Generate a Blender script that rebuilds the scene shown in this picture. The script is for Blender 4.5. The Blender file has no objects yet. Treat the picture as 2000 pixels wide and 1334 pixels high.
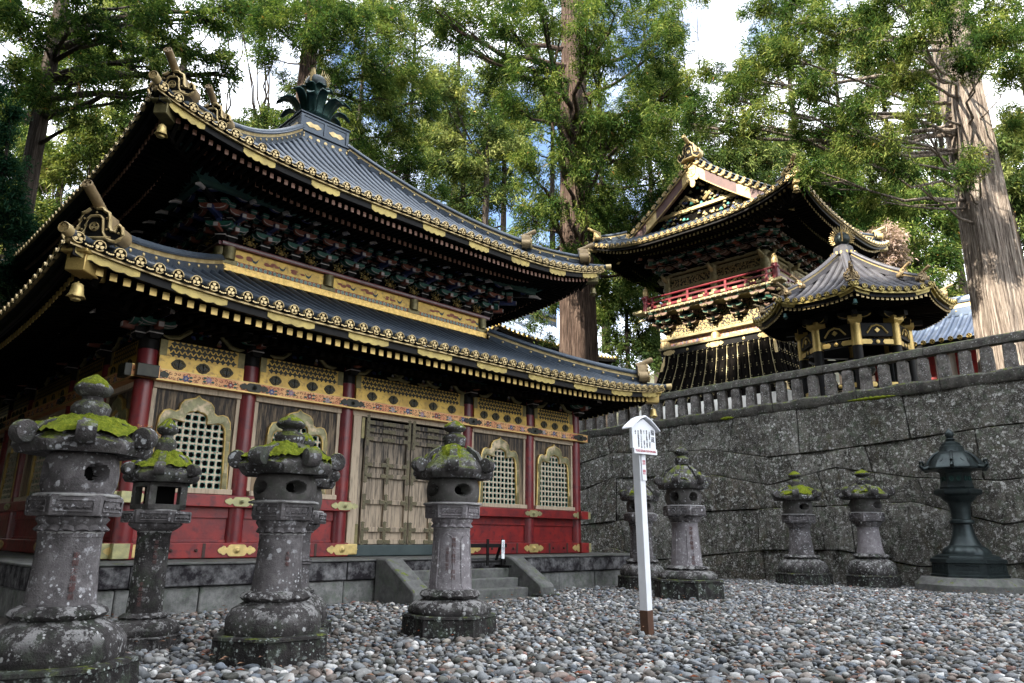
import bpy, bmesh, math, random
import numpy as np
from mathutils import Vector, Matrix, Quaternion

random.seed(7)
RNG = np.random.default_rng(7)
scene = bpy.context.scene
R = math.radians
PI = math.pi

# ---------------------------------------------------------------- camera
CAM = np.array([-4.425, -13.862, 1.229])
YAW, PITCH, ROLL, FPX = 0.78394, 0.26075, 0.00914, 1423.49
def cam_axes():
    f = np.array([math.cos(PITCH)*math.sin(YAW), math.cos(PITCH)*math.cos(YAW), math.sin(PITCH)])
    r0 = np.array([math.cos(YAW), -math.sin(YAW), 0.0]); u0 = np.cross(r0, f)
    r = math.cos(ROLL)*r0 + math.sin(ROLL)*u0
    u = -math.sin(ROLL)*r0 + math.cos(ROLL)*u0
    return r, u, f
CR, CU, CF = cam_axes()
cam_data = bpy.data.cameras.new("camera")
cam = bpy.data.objects.new("camera", cam_data)
scene.collection.objects.link(cam)
cam_data.sensor_width = 36.0
cam_data.lens = FPX/2000*36.0
cam_data.clip_start = 0.1
cam_data.clip_end = 2000
m = Matrix.Identity(4)
for i in range(3):
    m[i][0], m[i][1], m[i][2], m[i][3] = CR[i], CU[i], -CF[i], CAM[i]
cam.matrix_world = m
scene.camera = cam

# ---------------------------------------------------------------- world, sun, exposure
SUN_EL, SUN_AZ = R(38), math.atan2(-0.99, 0.06)      # azimuth measured from +Y towards +X
SUN_DIR = Vector((math.sin(SUN_AZ)*math.cos(SUN_EL), math.cos(SUN_AZ)*math.cos(SUN_EL), math.sin(SUN_EL)))
world = bpy.data.worlds.new("World")
scene.world = world
world.use_nodes = True
wn, wl = world.node_tree.nodes, world.node_tree.links
wn.clear()
w_out = wn.new('ShaderNodeOutputWorld')
w_bg = wn.new('ShaderNodeBackground')
w_bg.inputs['Strength'].default_value = 0.10
sky = wn.new('ShaderNodeTexSky')
sky.sky_type = 'NISHITA'
sky.sun_disc = False
sky.sun_elevation = SUN_EL
sky.sun_rotation = SUN_AZ
sky.altitude = 700
tc = wn.new('ShaderNodeTexCoord')
cn = wn.new('ShaderNodeTexNoise'); cn.inputs['Scale'].default_value = 2.3; cn.inputs['Detail'].default_value = 8; cn.inputs['Roughness'].default_value = 0.55
cr = wn.new('ShaderNodeValToRGB')
cr.color_ramp.elements[0].position = 0.40; cr.color_ramp.elements[1].position = 0.54
mx = wn.new('ShaderNodeMix'); mx.data_type = 'RGBA'
wl.new(tc.outputs['Generated'], cn.inputs['Vector'])
wl.new(cn.outputs['Fac'], cr.inputs['Fac'])
wl.new(cr.outputs['Color'], mx.inputs['Factor'])
wl.new(sky.outputs['Color'], mx.inputs['A'])
mx.inputs['B'].default_value = (11.5, 11.8, 12.2, 1)
wl.new(mx.outputs['Result'], w_bg.inputs['Color'])
wl.new(w_bg.outputs['Background'], w_out.inputs['Surface'])
sun_data = bpy.data.lights.new("sun", 'SUN')
sun_data.energy = 5.0
sun_data.angle = R(0.5)
sun_data.color = (1.0, 0.91, 0.76)
sun = bpy.data.objects.new("sun", sun_data)
scene.collection.objects.link(sun)
sun.rotation_euler = SUN_DIR.to_track_quat('Z', 'Y').to_euler()
sun.location = (-40, -5, 45)
scene.view_settings.view_transform = 'Standard'
scene.view_settings.look = 'None'
scene.view_settings.gamma = 1.0
scene.view_settings.exposure = 2.1
scene.cycles.max_bounces = 6
scene.cycles.diffuse_bounces = 3
scene.cycles.glossy_bounces = 3
scene.cycles.transmission_bounces = 3
scene.cycles.use_denoising = True

# ---------------------------------------------------------------- helpers
def at(px, py, d):
    """point of the place seen at (px, py) of the photograph, d metres deep"""
    return CAM + (CF + CR*(px-1000)/FPX - CU*(py-667)/FPX)*d

def link(o, parent=None):
    scene.collection.objects.link(o)
    if parent is not None:
        o.parent = parent
    return o
def tag(o, label=None, cat=None, group=None, kind=None):
    if label: o['label'] = label
    if cat: o['category'] = cat
    if group: o['group'] = group
    if kind: o['kind'] = kind
    return o
def thing(name, label, cat, loc=(0, 0, 0), rz=0.0, group=None, kind=None):
    o = bpy.data.objects.new(name, None)
    o.empty_display_size = 0.2
    link(o)
    o.location = loc
    o.rotation_euler = (0, 0, rz)
    return tag(o, label, cat, group, kind)

class MB:
    """collects shapes and links them as ONE mesh object"""
    def __init__(self):
        self.v, self.f, self.m = [], [], []
    def add(self, verts, faces, mat=0):
        n = len(self.v)
        self.v.extend([tuple(map(float, p)) for p in verts])
        if isinstance(mat, int):
            self.m.extend([mat]*len(faces))
        else:
            self.m.extend(mat)
        self.f.extend([tuple(i+n for i in f) for f in faces])
        return self
    def box(self, c, s, mat=0, rot=None):
        hx, hy, hz = s[0]/2, s[1]/2, s[2]/2
        p = [Vector((x*hx, y*hy, z*hz)) for z in (-1, 1) for y in (-1, 1) for x in (-1, 1)]
        if rot is not None: p = [rot @ q for q in p]
        p = [(q.x+c[0], q.y+c[1], q.z+c[2]) for q in p]
        return self.add(p, [(0, 2, 3, 1), (4, 5, 7, 6), (0, 1, 5, 4), (2, 6, 7, 3), (0, 4, 6, 2), (1, 3, 7, 5)], mat)
    def span(self, x0, x1, y0, y1, z0, z1, mat=0):
        return self.box(((x0+x1)/2, (y0+y1)/2, (z0+z1)/2), (abs(x1-x0), abs(y1-y0), abs(z1-z0)), mat)
    def taper(self, c, s0, s1, h, mat=0):
        p = []
        for (sx, sy), z in ((s0, 0), (s1, h)):
            p += [(c[0]-sx/2, c[1]-sy/2, c[2]+z), (c[0]+sx/2, c[1]-sy/2, c[2]+z), (c[0]+sx/2, c[1]+sy/2, c[2]+z), (c[0]-sx/2, c[1]+sy/2, c[2]+z)]
        return self.add(p, [(3, 2, 1, 0), (4, 5, 6, 7), (0, 1, 5, 4), (1, 2, 6, 5), (2, 3, 7, 6), (3, 0, 4, 7)], mat)
    def tube(self, path, r, n=8, mat=0, cap=True, squash=1.0):
        path = [Vector(p) for p in path]
        k = len(path)
        rs = r if isinstance(r, (list, tuple, np.ndarray)) else [r]*k
        ref = Vector((0, 0, 1))
        rings = []
        for i, p in enumerate(path):
            t = (path[min(i+1, k-1)] - path[max(i-1, 0)])
            if t.length < 1e-9: t = Vector((0, 0, 1))
            t.normalize()
            if abs(t.dot(ref)) > 0.97: rf = Vector((1, 0, 0))
            else: rf = ref
            a = t.cross(rf).normalized(); b = t.cross(a).normalized()
            rings.append([p + (a*math.cos(2*PI*j/n) + b*math.sin(2*PI*j/n)*squash)*rs[i] for j in range(n)])
        vs = [q for ring in rings for q in ring]
        fs = [(i*n+j, i*n+(j+1) % n, (i+1)*n+(j+1) % n, (i+1)*n+j) for i in range(k-1) for j in range(n)]
        if cap:
            fs.append(tuple(range(n))[::-1]); fs.append(tuple((k-1)*n+j for j in range(n)))
        return self.add(vs, fs, mat)
    def loft(self, rings, mat=0, cap=True, close=True):
        """rings: equal-length lists of points; mat int or list per ring gap"""
        n = len(rings[0]); k = len(rings)
        vs = [q for ring in rings for q in ring]
        fs, ms = [], []
        for i in range(k-1):
            for j in range(n if close else n-1):
                fs.append((i*n+j, i*n+(j+1) % n, (i+1)*n+(j+1) % n, (i+1)*n+j))
                ms.append(mat if isinstance(mat, int) else mat[i])
        if cap:
            fs.append(tuple(range(n))[::-1]); ms.append(mat if isinstance(mat, int) else mat[0])
            fs.append(tuple((k-1)*n+j for j in range(n))); ms.append(mat if isinstance(mat, int) else mat[-1])
        return self.add(vs, fs, ms)
    def lathe(self, prof, n=24, c=(0, 0, 0), mat=0, cap=True):
        return self.loft([[(c[0]+r*math.cos(2*PI*j/n), c[1]+r*math.sin(2*PI*j/n), c[2]+z) for j in range(n)] for z, r in prof], mat, cap)
    def prism(self, poly, to3, depth, mat=0, side=None):
        """poly: 2-D outline; to3(u, v, w) gives a point, w runs 0..depth (front at depth)"""
        n = len(poly)
        vs = [to3(u, v, 0) for u, v in poly] + [to3(u, v, depth) for u, v in poly]
        fs = [tuple(range(n))[::-1], tuple(range(n, 2*n))] + [(i, (i+1) % n, n+(i+1) % n, n+i) for i in range(n)]
        s = mat if side is None else side
        return self.add(vs, fs, [mat, mat] + [s]*n)
    def merge(self, other, M=None, matmap=None):
        vs = other.v if M is None else [tuple(M @ Vector(p)) for p in other.v]
        ms = other.m if matmap is None else [matmap[k] for k in other.m]
        return self.add(vs, other.f, ms)
    def build(self, name, mats, parent=None, smooth=None, M=None, bevel=None):
        me = bpy.data.meshes.new(name)
        vs = self.v if M is None else [tuple(M @ Vector(p)) for p in self.v]
        me.from_pydata(vs, [], self.f)
        for mt in (mats if isinstance(mats, (list, tuple)) else [mats]):
            me.materials.append(mt)
        me.polygons.foreach_set('material_index', self.m)
        bm = bmesh.new(); bm.from_mesh(me)
        bmesh.ops.recalc_face_normals(bm, faces=bm.faces)
        bm.to_mesh(me); bm.free()
        if smooth is not None:
            me.shade_smooth()
            me.set_sharp_from_angle(angle=R(smooth))
        o = bpy.data.objects.new(name, me)
        link(o, parent)
        if bevel:
            b = o.modifiers.new('bevel', 'BEVEL'); b.width = bevel; b.segments = 2; b.limit_method = 'ANGLE'; b.angle_limit = R(40)
            b.harden_normals = False
        return o

def copy_tree(o, parent=None):
    c = o.copy()
    scene.collection.objects.link(c)
    if parent is not None: c.parent = parent
    for ch in list(o.children):
        copy_tree(ch, c)
    return c
def place_copy(src, parent, loc, rot=(0, 0, 0), scale=None):
    c = src.copy()
    scene.collection.objects.link(c)
    c.parent = parent
    c.location = loc
    c.rotation_euler = rot
    if scale: c.scale = scale
    return c
def mesh_np(name, V, F, mat, parent=None, attr=None, smooth=False):
    """fast mesh from arrays: V (n,3), F (m,k)"""
    me = bpy.data.meshes.new(name)
    n, (mm, k) = len(V), F.shape
    me.vertices.add(n); me.loops.add(mm*k); me.polygons.add(mm)
    me.vertices.foreach_set('co', np.ascontiguousarray(V, dtype=np.float32).ravel())
    me.loops.foreach_set('vertex_index', np.ascontiguousarray(F, dtype=np.int32).ravel())
    me.polygons.foreach_set('loop_start', np.arange(0, mm*k, k, dtype=np.int32))
    me.polygons.foreach_set('use_smooth', np.full(mm, smooth, dtype=bool))
    me.update(calc_edges=True)
    if attr is not None:
        for an, av in attr.items():
            if av.ndim == 1:
                a = me.attributes.new(an, 'FLOAT', 'POINT'); a.data.foreach_set('value', av.astype(np.float32))
            else:
                a = me.attributes.new(an, 'FLOAT_COLOR', 'POINT')
                a.data.foreach_set('color', np.concatenate([av, np.ones((len(av), 1))], 1).astype(np.float32).ravel())
    me.materials.append(mat)
    o = bpy.data.objects.new(name, me)
    return link(o, parent)

# ---------------------------------------------------------------- materials
def new_mat(name):
    mt = bpy.data.materials.new(name); mt.use_nodes = True
    nt = mt.node_tree
    return mt, nt, nt.nodes['Principled BSDF']
def N(nt, typ, **kw):
    n = nt.nodes.new(typ)
    for k, v in kw.items():
        if k in n.inputs: n.inputs[k].default_value = v
        else: setattr(n, k, v)
    return n
def pos(nt, scale=(1, 1, 1)):
    g = N(nt, 'ShaderNodeNewGeometry')
    mp = N(nt, 'ShaderNodeMapping'); mp.inputs['Scale'].default_value = scale
    nt.links.new(g.outputs['Position'], mp.inputs['Vector'])
    return mp.outputs['Vector']
def noise(nt, vec, scale, detail=5, rough=0.55):
    n = N(nt, 'ShaderNodeTexNoise', Scale=scale, Detail=detail, Roughness=rough)
    nt.links.new(vec, n.inputs['Vector'])
    return n.outputs['Fac']
def ramp(nt, fac, stops):
    r = N(nt, 'ShaderNodeValToRGB')
    e = r.color_ramp.elements
    while len(e) < len(stops): e.new(0.5)
    for k, (p, c) in enumerate(stops):
        e[k].position = p
        e[k].color = (c, c, c, 1) if isinstance(c, (int, float)) else (*c, 1)
    nt.links.new(fac, r.inputs['Fac'])
    return r.outputs['Color']
def mix(nt, fac, a, b, blend='MIX'):
    x = N(nt, 'ShaderNodeMix', data_type='RGBA', blend_type=blend)
    for s, v in (('Factor', fac), ('A', a), ('B', b)):
        if isinstance(v, (int, float)): x.inputs[s].default_value = v
        elif isinstance(v, tuple): x.inputs[s].default_value = (*v, 1)
        else: nt.links.new(v, x.inputs[s])
    return x.outputs['Result']
def bump(nt, bsdf, h, strength=0.4, dist=0.02):
    b = N(nt, 'ShaderNodeBump', Strength=strength, Distance=dist)
    nt.links.new(h, b.inputs['Height'])
    nt.links.new(b.outputs['Normal'], bsdf.inputs['Normal'])
def mat(name, c1, c2=None, scale=6, rough=0.6, metal=0.0, bs=0.0, bscale=None, stretch=(1, 1, 1), lo=0.35, hi=0.65, rvar=0.0, spec=None, c3=None, s3=30):
    mt, nt, b = new_mat(name)
    b.inputs['Roughness'].default_value = rough
    b.inputs['Metallic'].default_value = metal
    if spec is not None: b.inputs['Specular IOR Level'].default_value = spec
    v = pos(nt, stretch)
    f = noise(nt, v, scale)
    col = ramp(nt, f, [(lo, c1), (hi, c2 or c1)])
    if c3 is not None:
        f3 = noise(nt, v, s3, 4)
        col = mix(nt, ramp(nt, f3, [(0.52, 0.0), (0.66, 1.0)]), col, c3)
    nt.links.new(col, b.inputs['Base Color'])
    if rvar:
        rr = N(nt, 'ShaderNodeMapRange'); rr.inputs['To Min'].default_value = rough-rvar; rr.inputs['To Max'].default_value = rough+rvar
        nt.links.new(noise(nt, v, scale*3), rr.inputs['Value']); nt.links.new(rr.outputs['Result'], b.inputs['Roughness'])
    if bs: bump(nt, b, noise(nt, v, bscale or scale*4, 6), bs)
    return mt

GOLD = mat('gilding', (0.56, 0.40, 0.14), (0.40, 0.28, 0.09), 3, 0.42, 0.55, 0.25, 40, rvar=0.1)
GOLDP = mat('pale gilding', (0.54, 0.42, 0.21), (0.36, 0.265, 0.12), 5, 0.45, 0.45, 0.25, 50, rvar=0.1)
GOLDD = mat('tarnished bronze gilding', (0.22, 0.185, 0.085), (0.12, 0.105, 0.05), 7, 0.5, 0.5, 0.3, 40)
GOLDW = mat('gold leaf board', (0.64, 0.42, 0.085), (0.40, 0.25, 0.05), 2.6, 0.42, 0.3, 0.2, 24, c3=(0.30, 0.19, 0.05), s3=9)
BLACK = mat('black lacquer', (0.006, 0.006, 0.006), (0.010, 0.009, 0.009), 4, 0.5, 0.0, spec=0.12)
BLACKM = mat('matt black timber', (0.0035, 0.003, 0.003), (0.007, 0.006, 0.005), 5, 0.9, 0.0, spec=0.03)
RED = mat('vermilion lacquer', (0.24, 0.014, 0.012), (0.13, 0.009, 0.011), 2.6, 0.42, 0.0, 0.12, 25, rvar=0.1, c3=(0.1, 0.008, 0.012), s3=7)
REDD = mat('dark red lacquer', (0.16, 0.012, 0.018), (0.09, 0.007, 0.014), 2.6, 0.4, 0.0, 0.1, 25, rvar=0.1)
RAFT = mat('reddish rafter end', (0.30, 0.16, 0.11), (0.2, 0.1, 0.07), 9, 0.6)
WHITE = mat('white plaster', (0.80, 0.79, 0.76), (0.72, 0.71, 0.68), 2, 0.8)
PAINTW = mat('white paint', (0.80, 0.82, 0.86), (0.72, 0.74, 0.79), 3, 0.45, bs=0.08, bscale=30)
BRONZE = mat('verdigris bronze', (0.010, 0.034, 0.034), (0.022, 0.062, 0.056), 5, 0.45, 0.55, 0.3, 30)
BRONZED = mat('dark bronze', (0.014, 0.02, 0.022), (0.028, 0.04, 0.041), 5, 0.4, 0.6, 0.35, 25)
IRON = mat('rusty iron', (0.03, 0.015, 0.012), (0.05, 0.02, 0.015), 20, 0.7)
TEAL = mat('verdigris paint', (0.05, 0.30, 0.24), (0.03, 0.2, 0.17), 12, 0.6)
GREEN = mat('green pigment', (0.015, 0.10, 0.07), (0.010, 0.055, 0.045), 12, 0.6)
BLUE = mat('blue pigment', (0.014, 0.025, 0.10), (0.010, 0.015, 0.06), 12, 0.6)
ORANGE = mat('red orange pigment', (0.20, 0.055, 0.03), (0.11, 0.03, 0.02), 12, 0.6)
CREAM = mat('cream paint', (0.58, 0.49, 0.36), (0.44, 0.37, 0.27), 9, 0.65, c3=(0.16, 0.12, 0.09), s3=18)
GREYW = mat('grey white pigment', (0.42, 0.38, 0.37), (0.3, 0.27, 0.26), 12, 0.6)
BROWNP = mat('brown painted scroll', (0.26, 0.075, 0.035), (0.2, 0.05, 0.025), 10, 0.6)
INK = mat('black ink', (0.015, 0.018, 0.04), None, 5, 0.6)
INKR = mat('red ink', (0.45, 0.03, 0.05), None, 5, 0.6)
REDST = mat('faded red inscription', (0.135, 0.062, 0.058), (0.095, 0.055, 0.053), 40, 0.8)
BROWNW = mat('brown painted post foot', (0.10, 0.045, 0.022), (0.07, 0.03, 0.016), 8, 0.55)
SHADE = mat('shade black', (0.004, 0.004, 0.004), None, 5, 0.9, spec=0.0)  # near black that stands in for shade in openings and behind joints

def wood(name, light, dark, thr0, thr1, z0=None, z1=None):
    mt, nt, b = new_mat(name)
    b.inputs['Roughness'].default_value = 0.75
    v = pos(nt, (9, 9, 0.9))
    f = noise(nt, v, 2.2, 8, 0.65)
    if z0 is not None:       # boards blacker towards the top
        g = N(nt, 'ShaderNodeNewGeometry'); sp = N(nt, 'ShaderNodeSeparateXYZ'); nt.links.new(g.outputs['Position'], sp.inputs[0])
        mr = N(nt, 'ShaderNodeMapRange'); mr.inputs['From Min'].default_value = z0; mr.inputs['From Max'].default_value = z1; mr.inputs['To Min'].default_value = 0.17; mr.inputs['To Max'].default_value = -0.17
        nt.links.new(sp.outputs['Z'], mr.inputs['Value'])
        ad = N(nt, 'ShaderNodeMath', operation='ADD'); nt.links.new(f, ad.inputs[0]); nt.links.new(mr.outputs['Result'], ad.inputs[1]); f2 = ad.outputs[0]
    else: f2 = f
    col = ramp(nt, f2, [(thr0, dark), ((thr0+thr1)/2, tuple(0.5*(a+c) for a, c in zip(light, dark))), (thr1, light)])
    nt.links.new(col, b.inputs['Base Color'])
    bump(nt, b, f, 0.35, 0.01)
    return mt
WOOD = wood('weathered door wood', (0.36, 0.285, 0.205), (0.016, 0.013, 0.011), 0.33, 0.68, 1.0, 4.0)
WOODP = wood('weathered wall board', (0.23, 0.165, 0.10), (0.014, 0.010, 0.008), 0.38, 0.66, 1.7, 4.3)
WOODL = wood('pale weathered timber', (0.42, 0.335, 0.24), (0.12, 0.095, 0.07), 0.25, 0.5)

def tile_mat(name, c1, c2, rib=70.0, patina=None):
    mt, nt, b = new_mat(name)
    b.inputs['Metallic'].default_value = 0.35
    v = pos(nt)
    f = noise(nt, v, 1.3, 6)
    col = ramp(nt, f, [(0.35, c1), (0.65, c2)])
    f2 = noise(nt, v, 11, 6, 0.7)
    col = mix(nt, ramp(nt, f2, [(0.5, 0.0), (0.72, 0.55)]), col, patina or (0.13, 0.145, 0.15))
    f3 = noise(nt, pos(nt, (3, 3, 3)), 1.1, 8, 0.7)
    col = mix(nt, ramp(nt, f3, [(0.62, 0.0), (0.75, 0.7)]), col, (0.055, 0.035, 0.03))
    nt.links.new(col, b.inputs['Base Color'])
    b.inputs['Roughness'].default_value = 0.42
    w = N(nt, 'ShaderNodeTexWave', wave_type='BANDS', bands_direction='Z', wave_profile='SAW', Scale=rib/6.283, Distortion=0.6, Detail=1.0)
    nt.links.new(v, w.inputs['Vector'])
    bump(nt, b, w.outputs['Fac'], 0.55, 0.012)
    return mt
TILE = tile_mat('blue grey copper tile', (0.036, 0.050, 0.072), (0.066, 0.085, 0.112), 60, (0.12, 0.14, 0.15))
TILEP = tile_mat('violet grey copper tile', (0.055, 0.055, 0.068), (0.09, 0.088, 0.10), 60)
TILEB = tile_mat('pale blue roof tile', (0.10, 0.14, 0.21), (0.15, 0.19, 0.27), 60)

def stone(name, c1, c2, spots=0.5, lichen=(0.42, 0.42, 0.43), dark=(0.018, 0.016, 0.016), darkamt=0.5, moss=0.0, sscale=26, green=0.0, bs=0.5, vein=False, crust=0.0):
    mt, nt, b = new_mat(name)
    b.inputs['Roughness'].default_value = 0.85
    b.inputs['Specular IOR Level'].default_value = 0.25
    v = pos(nt)
    big = noise(nt, v, 1.9, 6, 0.6)
    mid = noise(nt, v, 9, 8, 0.7)
    fine = noise(nt, v, 70, 4, 0.6)
    col = ramp(nt, mid, [(0.3, c1), (0.7, c2)])
    col = mix(nt, ramp(nt, noise(nt, v, 3.1, 8, 0.7), [(0.5-0.12*darkamt, 0.0), (0.68-0.1*darkamt, darkamt)]), col, dark)
    if vein:      # blotches of black moss, brown stain and pale crust at several sizes
        col = mix(nt, ramp(nt, noise(nt, v, 1.1, 8, 0.7), [(0.40, 0.7), (0.54, 0.0)]), col, (0.024, 0.021, 0.016))
        col = mix(nt, ramp(nt, noise(nt, pos(nt, (1, 1, 0.45)), 3.4, 10, 0.8), [(0.515, 0.0), (0.57, 0.9)]), col, (0.014, 0.013, 0.009))
        col = mix(nt, ramp(nt, noise(nt, pos(nt, (1.1, 1, 1)), 6.5, 12, 0.82), [(0.55, 0.0), (0.58, 0.9)]), col, (0.42, 0.42, 0.40))
        col = mix(nt, ramp(nt, noise(nt, v, 24, 8, 0.8), [(0.575, 0.0), (0.60, 0.9)]), col, (0.46, 0.46, 0.45))
        col = mix(nt, ramp(nt, noise(nt, pos(nt, (1, 1.2, 0.7)), 2.1, 9, 0.75), [(0.56, 0.0), (0.66, 0.7)]), col, (0.05, 0.042, 0.018))
    if green:
        col = mix(nt, ramp(nt, noise(nt, v, 5.0, 7, 0.7), [(0.50, 0.0), (0.66, green)]), col, (0.085, 0.115, 0.075))
    if spots:
        # round lichen spots of two sizes, gathered in colonies
        for sc, rad in ((sscale, 0.34), (sscale*0.45, 0.30)):
            vo = N(nt, 'ShaderNodeTexVoronoi', Scale=sc, Randomness=1.0); 
            dv = N(nt, 'ShaderNodeVectorMath', operation='ADD')
            nz = N(nt, 'ShaderNodeTexNoise', Scale=sc*1.7, Detail=3.0)
            nt.links.new(v, nz.inputs['Vector'])
            scv = N(nt, 'ShaderNodeVectorMath', operation='SCALE'); scv.inputs['Scale'].default_value = 0.55/sc
            nt.links.new(nz.outputs['Color'], scv.inputs[0])
            nt.links.new(v, dv.inputs[0]); nt.links.new(scv.outputs[0], dv.inputs[1])
            nt.links.new(dv.outputs[0], vo.inputs['Vector'])
            sel = N(nt, 'ShaderNodeSeparateColor'); nt.links.new(vo.outputs['Color'], sel.inputs[0])
            colony = ramp(nt, noise(nt, v, 3.3 if sc == sscale else 2.3, 5, 0.65), [(0.44, 0.0), (0.58, 1.0)])
            thr = N(nt, 'ShaderNodeMath', operation='GREATER_THAN'); thr.inputs[1].default_value = 1-spots*0.75
            nt.links.new(sel.outputs[0], thr.inputs[0])
            dist = ramp(nt, vo.outputs['Distance'], [(rad*0.75, 1.0), (rad, 0.0)])
            f = N(nt, 'ShaderNodeMath', operation='MULTIPLY'); nt.links.new(thr.outputs[0], f.inputs[0]); nt.links.new(dist, f.inputs[1])
            f2 = N(nt, 'ShaderNodeMath', operation='MULTIPLY'); nt.links.new(f.outputs[0], f2.inputs[0]); nt.links.new(colony, f2.inputs[1])
            col = mix(nt, f2.outputs[0], col, lichen)
        patch = ramp(nt, noise(nt, v, 13, 9, 0.75), [(0.57, 0.0), (0.63, 0.8*min(1, spots*1.6))])
        col = mix(nt, patch, col, tuple(0.85*x for x in lichen))
    if crust:
        g = N(nt, 'ShaderNodeNewGeometry'); sp = N(nt, 'ShaderNodeSeparateXYZ'); nt.links.new(g.outputs['Normal'], sp.inputs[0])
        upc = ramp(nt, sp.outputs['Z'], [(0.15, 0.0), (0.7, 1.0)])
        cz = ramp(nt, noise(nt, v, 7, 9, 0.75), [(0.64-crust*0.25, 0.0), (0.67-crust*0.25, 0.85)])
        f = N(nt, 'ShaderNodeMath', operation='MULTIPLY'); nt.links.new(upc, f.inputs[0]); nt.links.new(cz, f.inputs[1])
        col = mix(nt, f.outputs[0], col, (0.27, 0.265, 0.265))
    if moss:
        g = N(nt, 'ShaderNodeNewGeometry'); sp = N(nt, 'ShaderNodeSeparateXYZ'); nt.links.new(g.outputs['True Normal'], sp.inputs[0])
        up = ramp(nt, sp.outputs['Z'], [(0.25, 0.0), (0.75, 1.0)])
        mz = ramp(nt, noise(nt, v, 6, 6, 0.65), [(0.62-moss*0.3, 0.0), (0.70-moss*0.3, 1.0)])
        f = N(nt, 'ShaderNodeMath', operation='MULTIPLY'); nt.links.new(up, f.inputs[0]); nt.links.new(mz, f.inputs[1])
        mc = ramp(nt, noise(nt, v, 40, 4), [(0.35, (0.045, 0.06, 0.012)), (0.65, (0.14, 0.17, 0.02))])
        col = mix(nt, f.outputs[0], col, mc)
    nt.links.new(col, b.inputs['Base Color'])
    ad = N(nt, 'ShaderNodeMath', operation='ADD'); nt.links.new(mid, ad.inputs[0]); nt.links.new(fine, ad.inputs[1])
    bump(nt, b, ad.outputs[0], bs, 0.02)
    return mt
ST_LAN = stone('lichened lantern stone', (0.072, 0.066, 0.068), (0.185, 0.172, 0.177), 0.5, (0.46, 0.46, 0.48), darkamt=0.65)
ST_BASE = stone('dark lichened base stone', (0.040, 0.036, 0.037), (0.095, 0.088, 0.087), 0.55, (0.42, 0.42, 0.42), darkamt=0.95, green=0.4, bs=0.8, crust=0.5)
ST_PLINTH = stone('black damp plinth stone', (0.015, 0.013, 0.013), (0.04, 0.036, 0.035), 0.5, (0.34, 0.38, 0.36), darkamt=0.95, moss=0.25, green=0.45, bs=0.8)
ST_FIRE = stone('smooth grey fire box stone', (0.062, 0.058, 0.056), (0.125, 0.117, 0.113), 0.15, darkamt=0.5, green=0.3, bs=0.3)
ST_CAP = stone('mossy cap stone', (0.045, 0.04, 0.041), (0.115, 0.106, 0.104), 0.5, (0.40, 0.41, 0.43), darkamt=0.85, moss=0.5, green=0.3, bs=0.8, crust=0.4)
ST_PALE = stone('pale worn lantern stone', (0.14, 0.125, 0.135), (0.28, 0.262, 0.275), 0.5, (0.5, 0.49, 0.5), darkamt=0.15)
ST_WALL = stone('lichened wall stone', (0.052, 0.046, 0.038), (0.155, 0.145, 0.124), 0.3, (0.44, 0.44, 0.43), darkamt=0.7, moss=0.3, sscale=17, green=0.5, bs=1.0, vein=True)
ST_WALL2 = stone('brown wall stone', (0.042, 0.034, 0.025), (0.128, 0.108, 0.082), 0.25, (0.42, 0.42, 0.40), darkamt=0.8, moss=0.3, sscale=17, green=0.5, bs=1.0, vein=True)
ST_WALL3 = stone('pale crusted wall stone', (0.07, 0.065, 0.056), (0.205, 0.195, 0.172), 0.4, (0.46, 0.46, 0.45), darkamt=0.6, moss=0.3, sscale=17, green=0.5, bs=1.0, vein=True)
ST_RAIL = stone('fence stone', (0.085, 0.077, 0.072), (0.21, 0.192, 0.18), 0.5, (0.42, 0.42, 0.42), darkamt=0.75, moss=0.1, green=0.3)
ST_COPE = stone('mossy coping stone', (0.06, 0.056, 0.05), (0.125, 0.118, 0.105), 0.35, (0.3, 0.3, 0.29), darkamt=0.7, moss=0.42, green=0.5)
MORTAR = mat('pale mortar', (0.34, 0.335, 0.33), (0.2, 0.195, 0.19), 14, 0.9, bs=0.3)
ST_POD = stone('podium stone', (0.12, 0.125, 0.122), (0.27, 0.27, 0.26), 0.0, darkamt=0.5, green=0.5, bs=0.5)
ST_PODD = stone('black stained podium stone', (0.08, 0.08, 0.084), (0.24, 0.238, 0.242), 0.0, dark=(0.012, 0.010, 0.013), darkamt=1.0, bs=0.5)
ST_STEP = stone('worn step stone', (0.085, 0.086, 0.086), (0.145, 0.144, 0.14), 0.0, darkamt=0.5, moss=0.12, green=0.45, bs=0.4)

def moss_mat():
    mt, nt, b = new_mat('cushion moss')
    b.inputs['Roughness'].default_value = 0.95
    b.inputs['Specular IOR Level'].default_value = 0.1
    v = pos(nt)
    col = ramp(nt, noise(nt, v, 22, 9, 0.8), [(0.3, (0.03, 0.042, 0.004)), (0.48, (0.115, 0.145, 0.012)), (0.66, (0.23, 0.245, 0.025))])
    nt.links.new(col, b.inputs['Base Color'])
    bump(nt, b, noise(nt, v, 75, 5, 0.7), 0.9, 0.02)
    return mt
MOSS = moss_mat()

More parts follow.
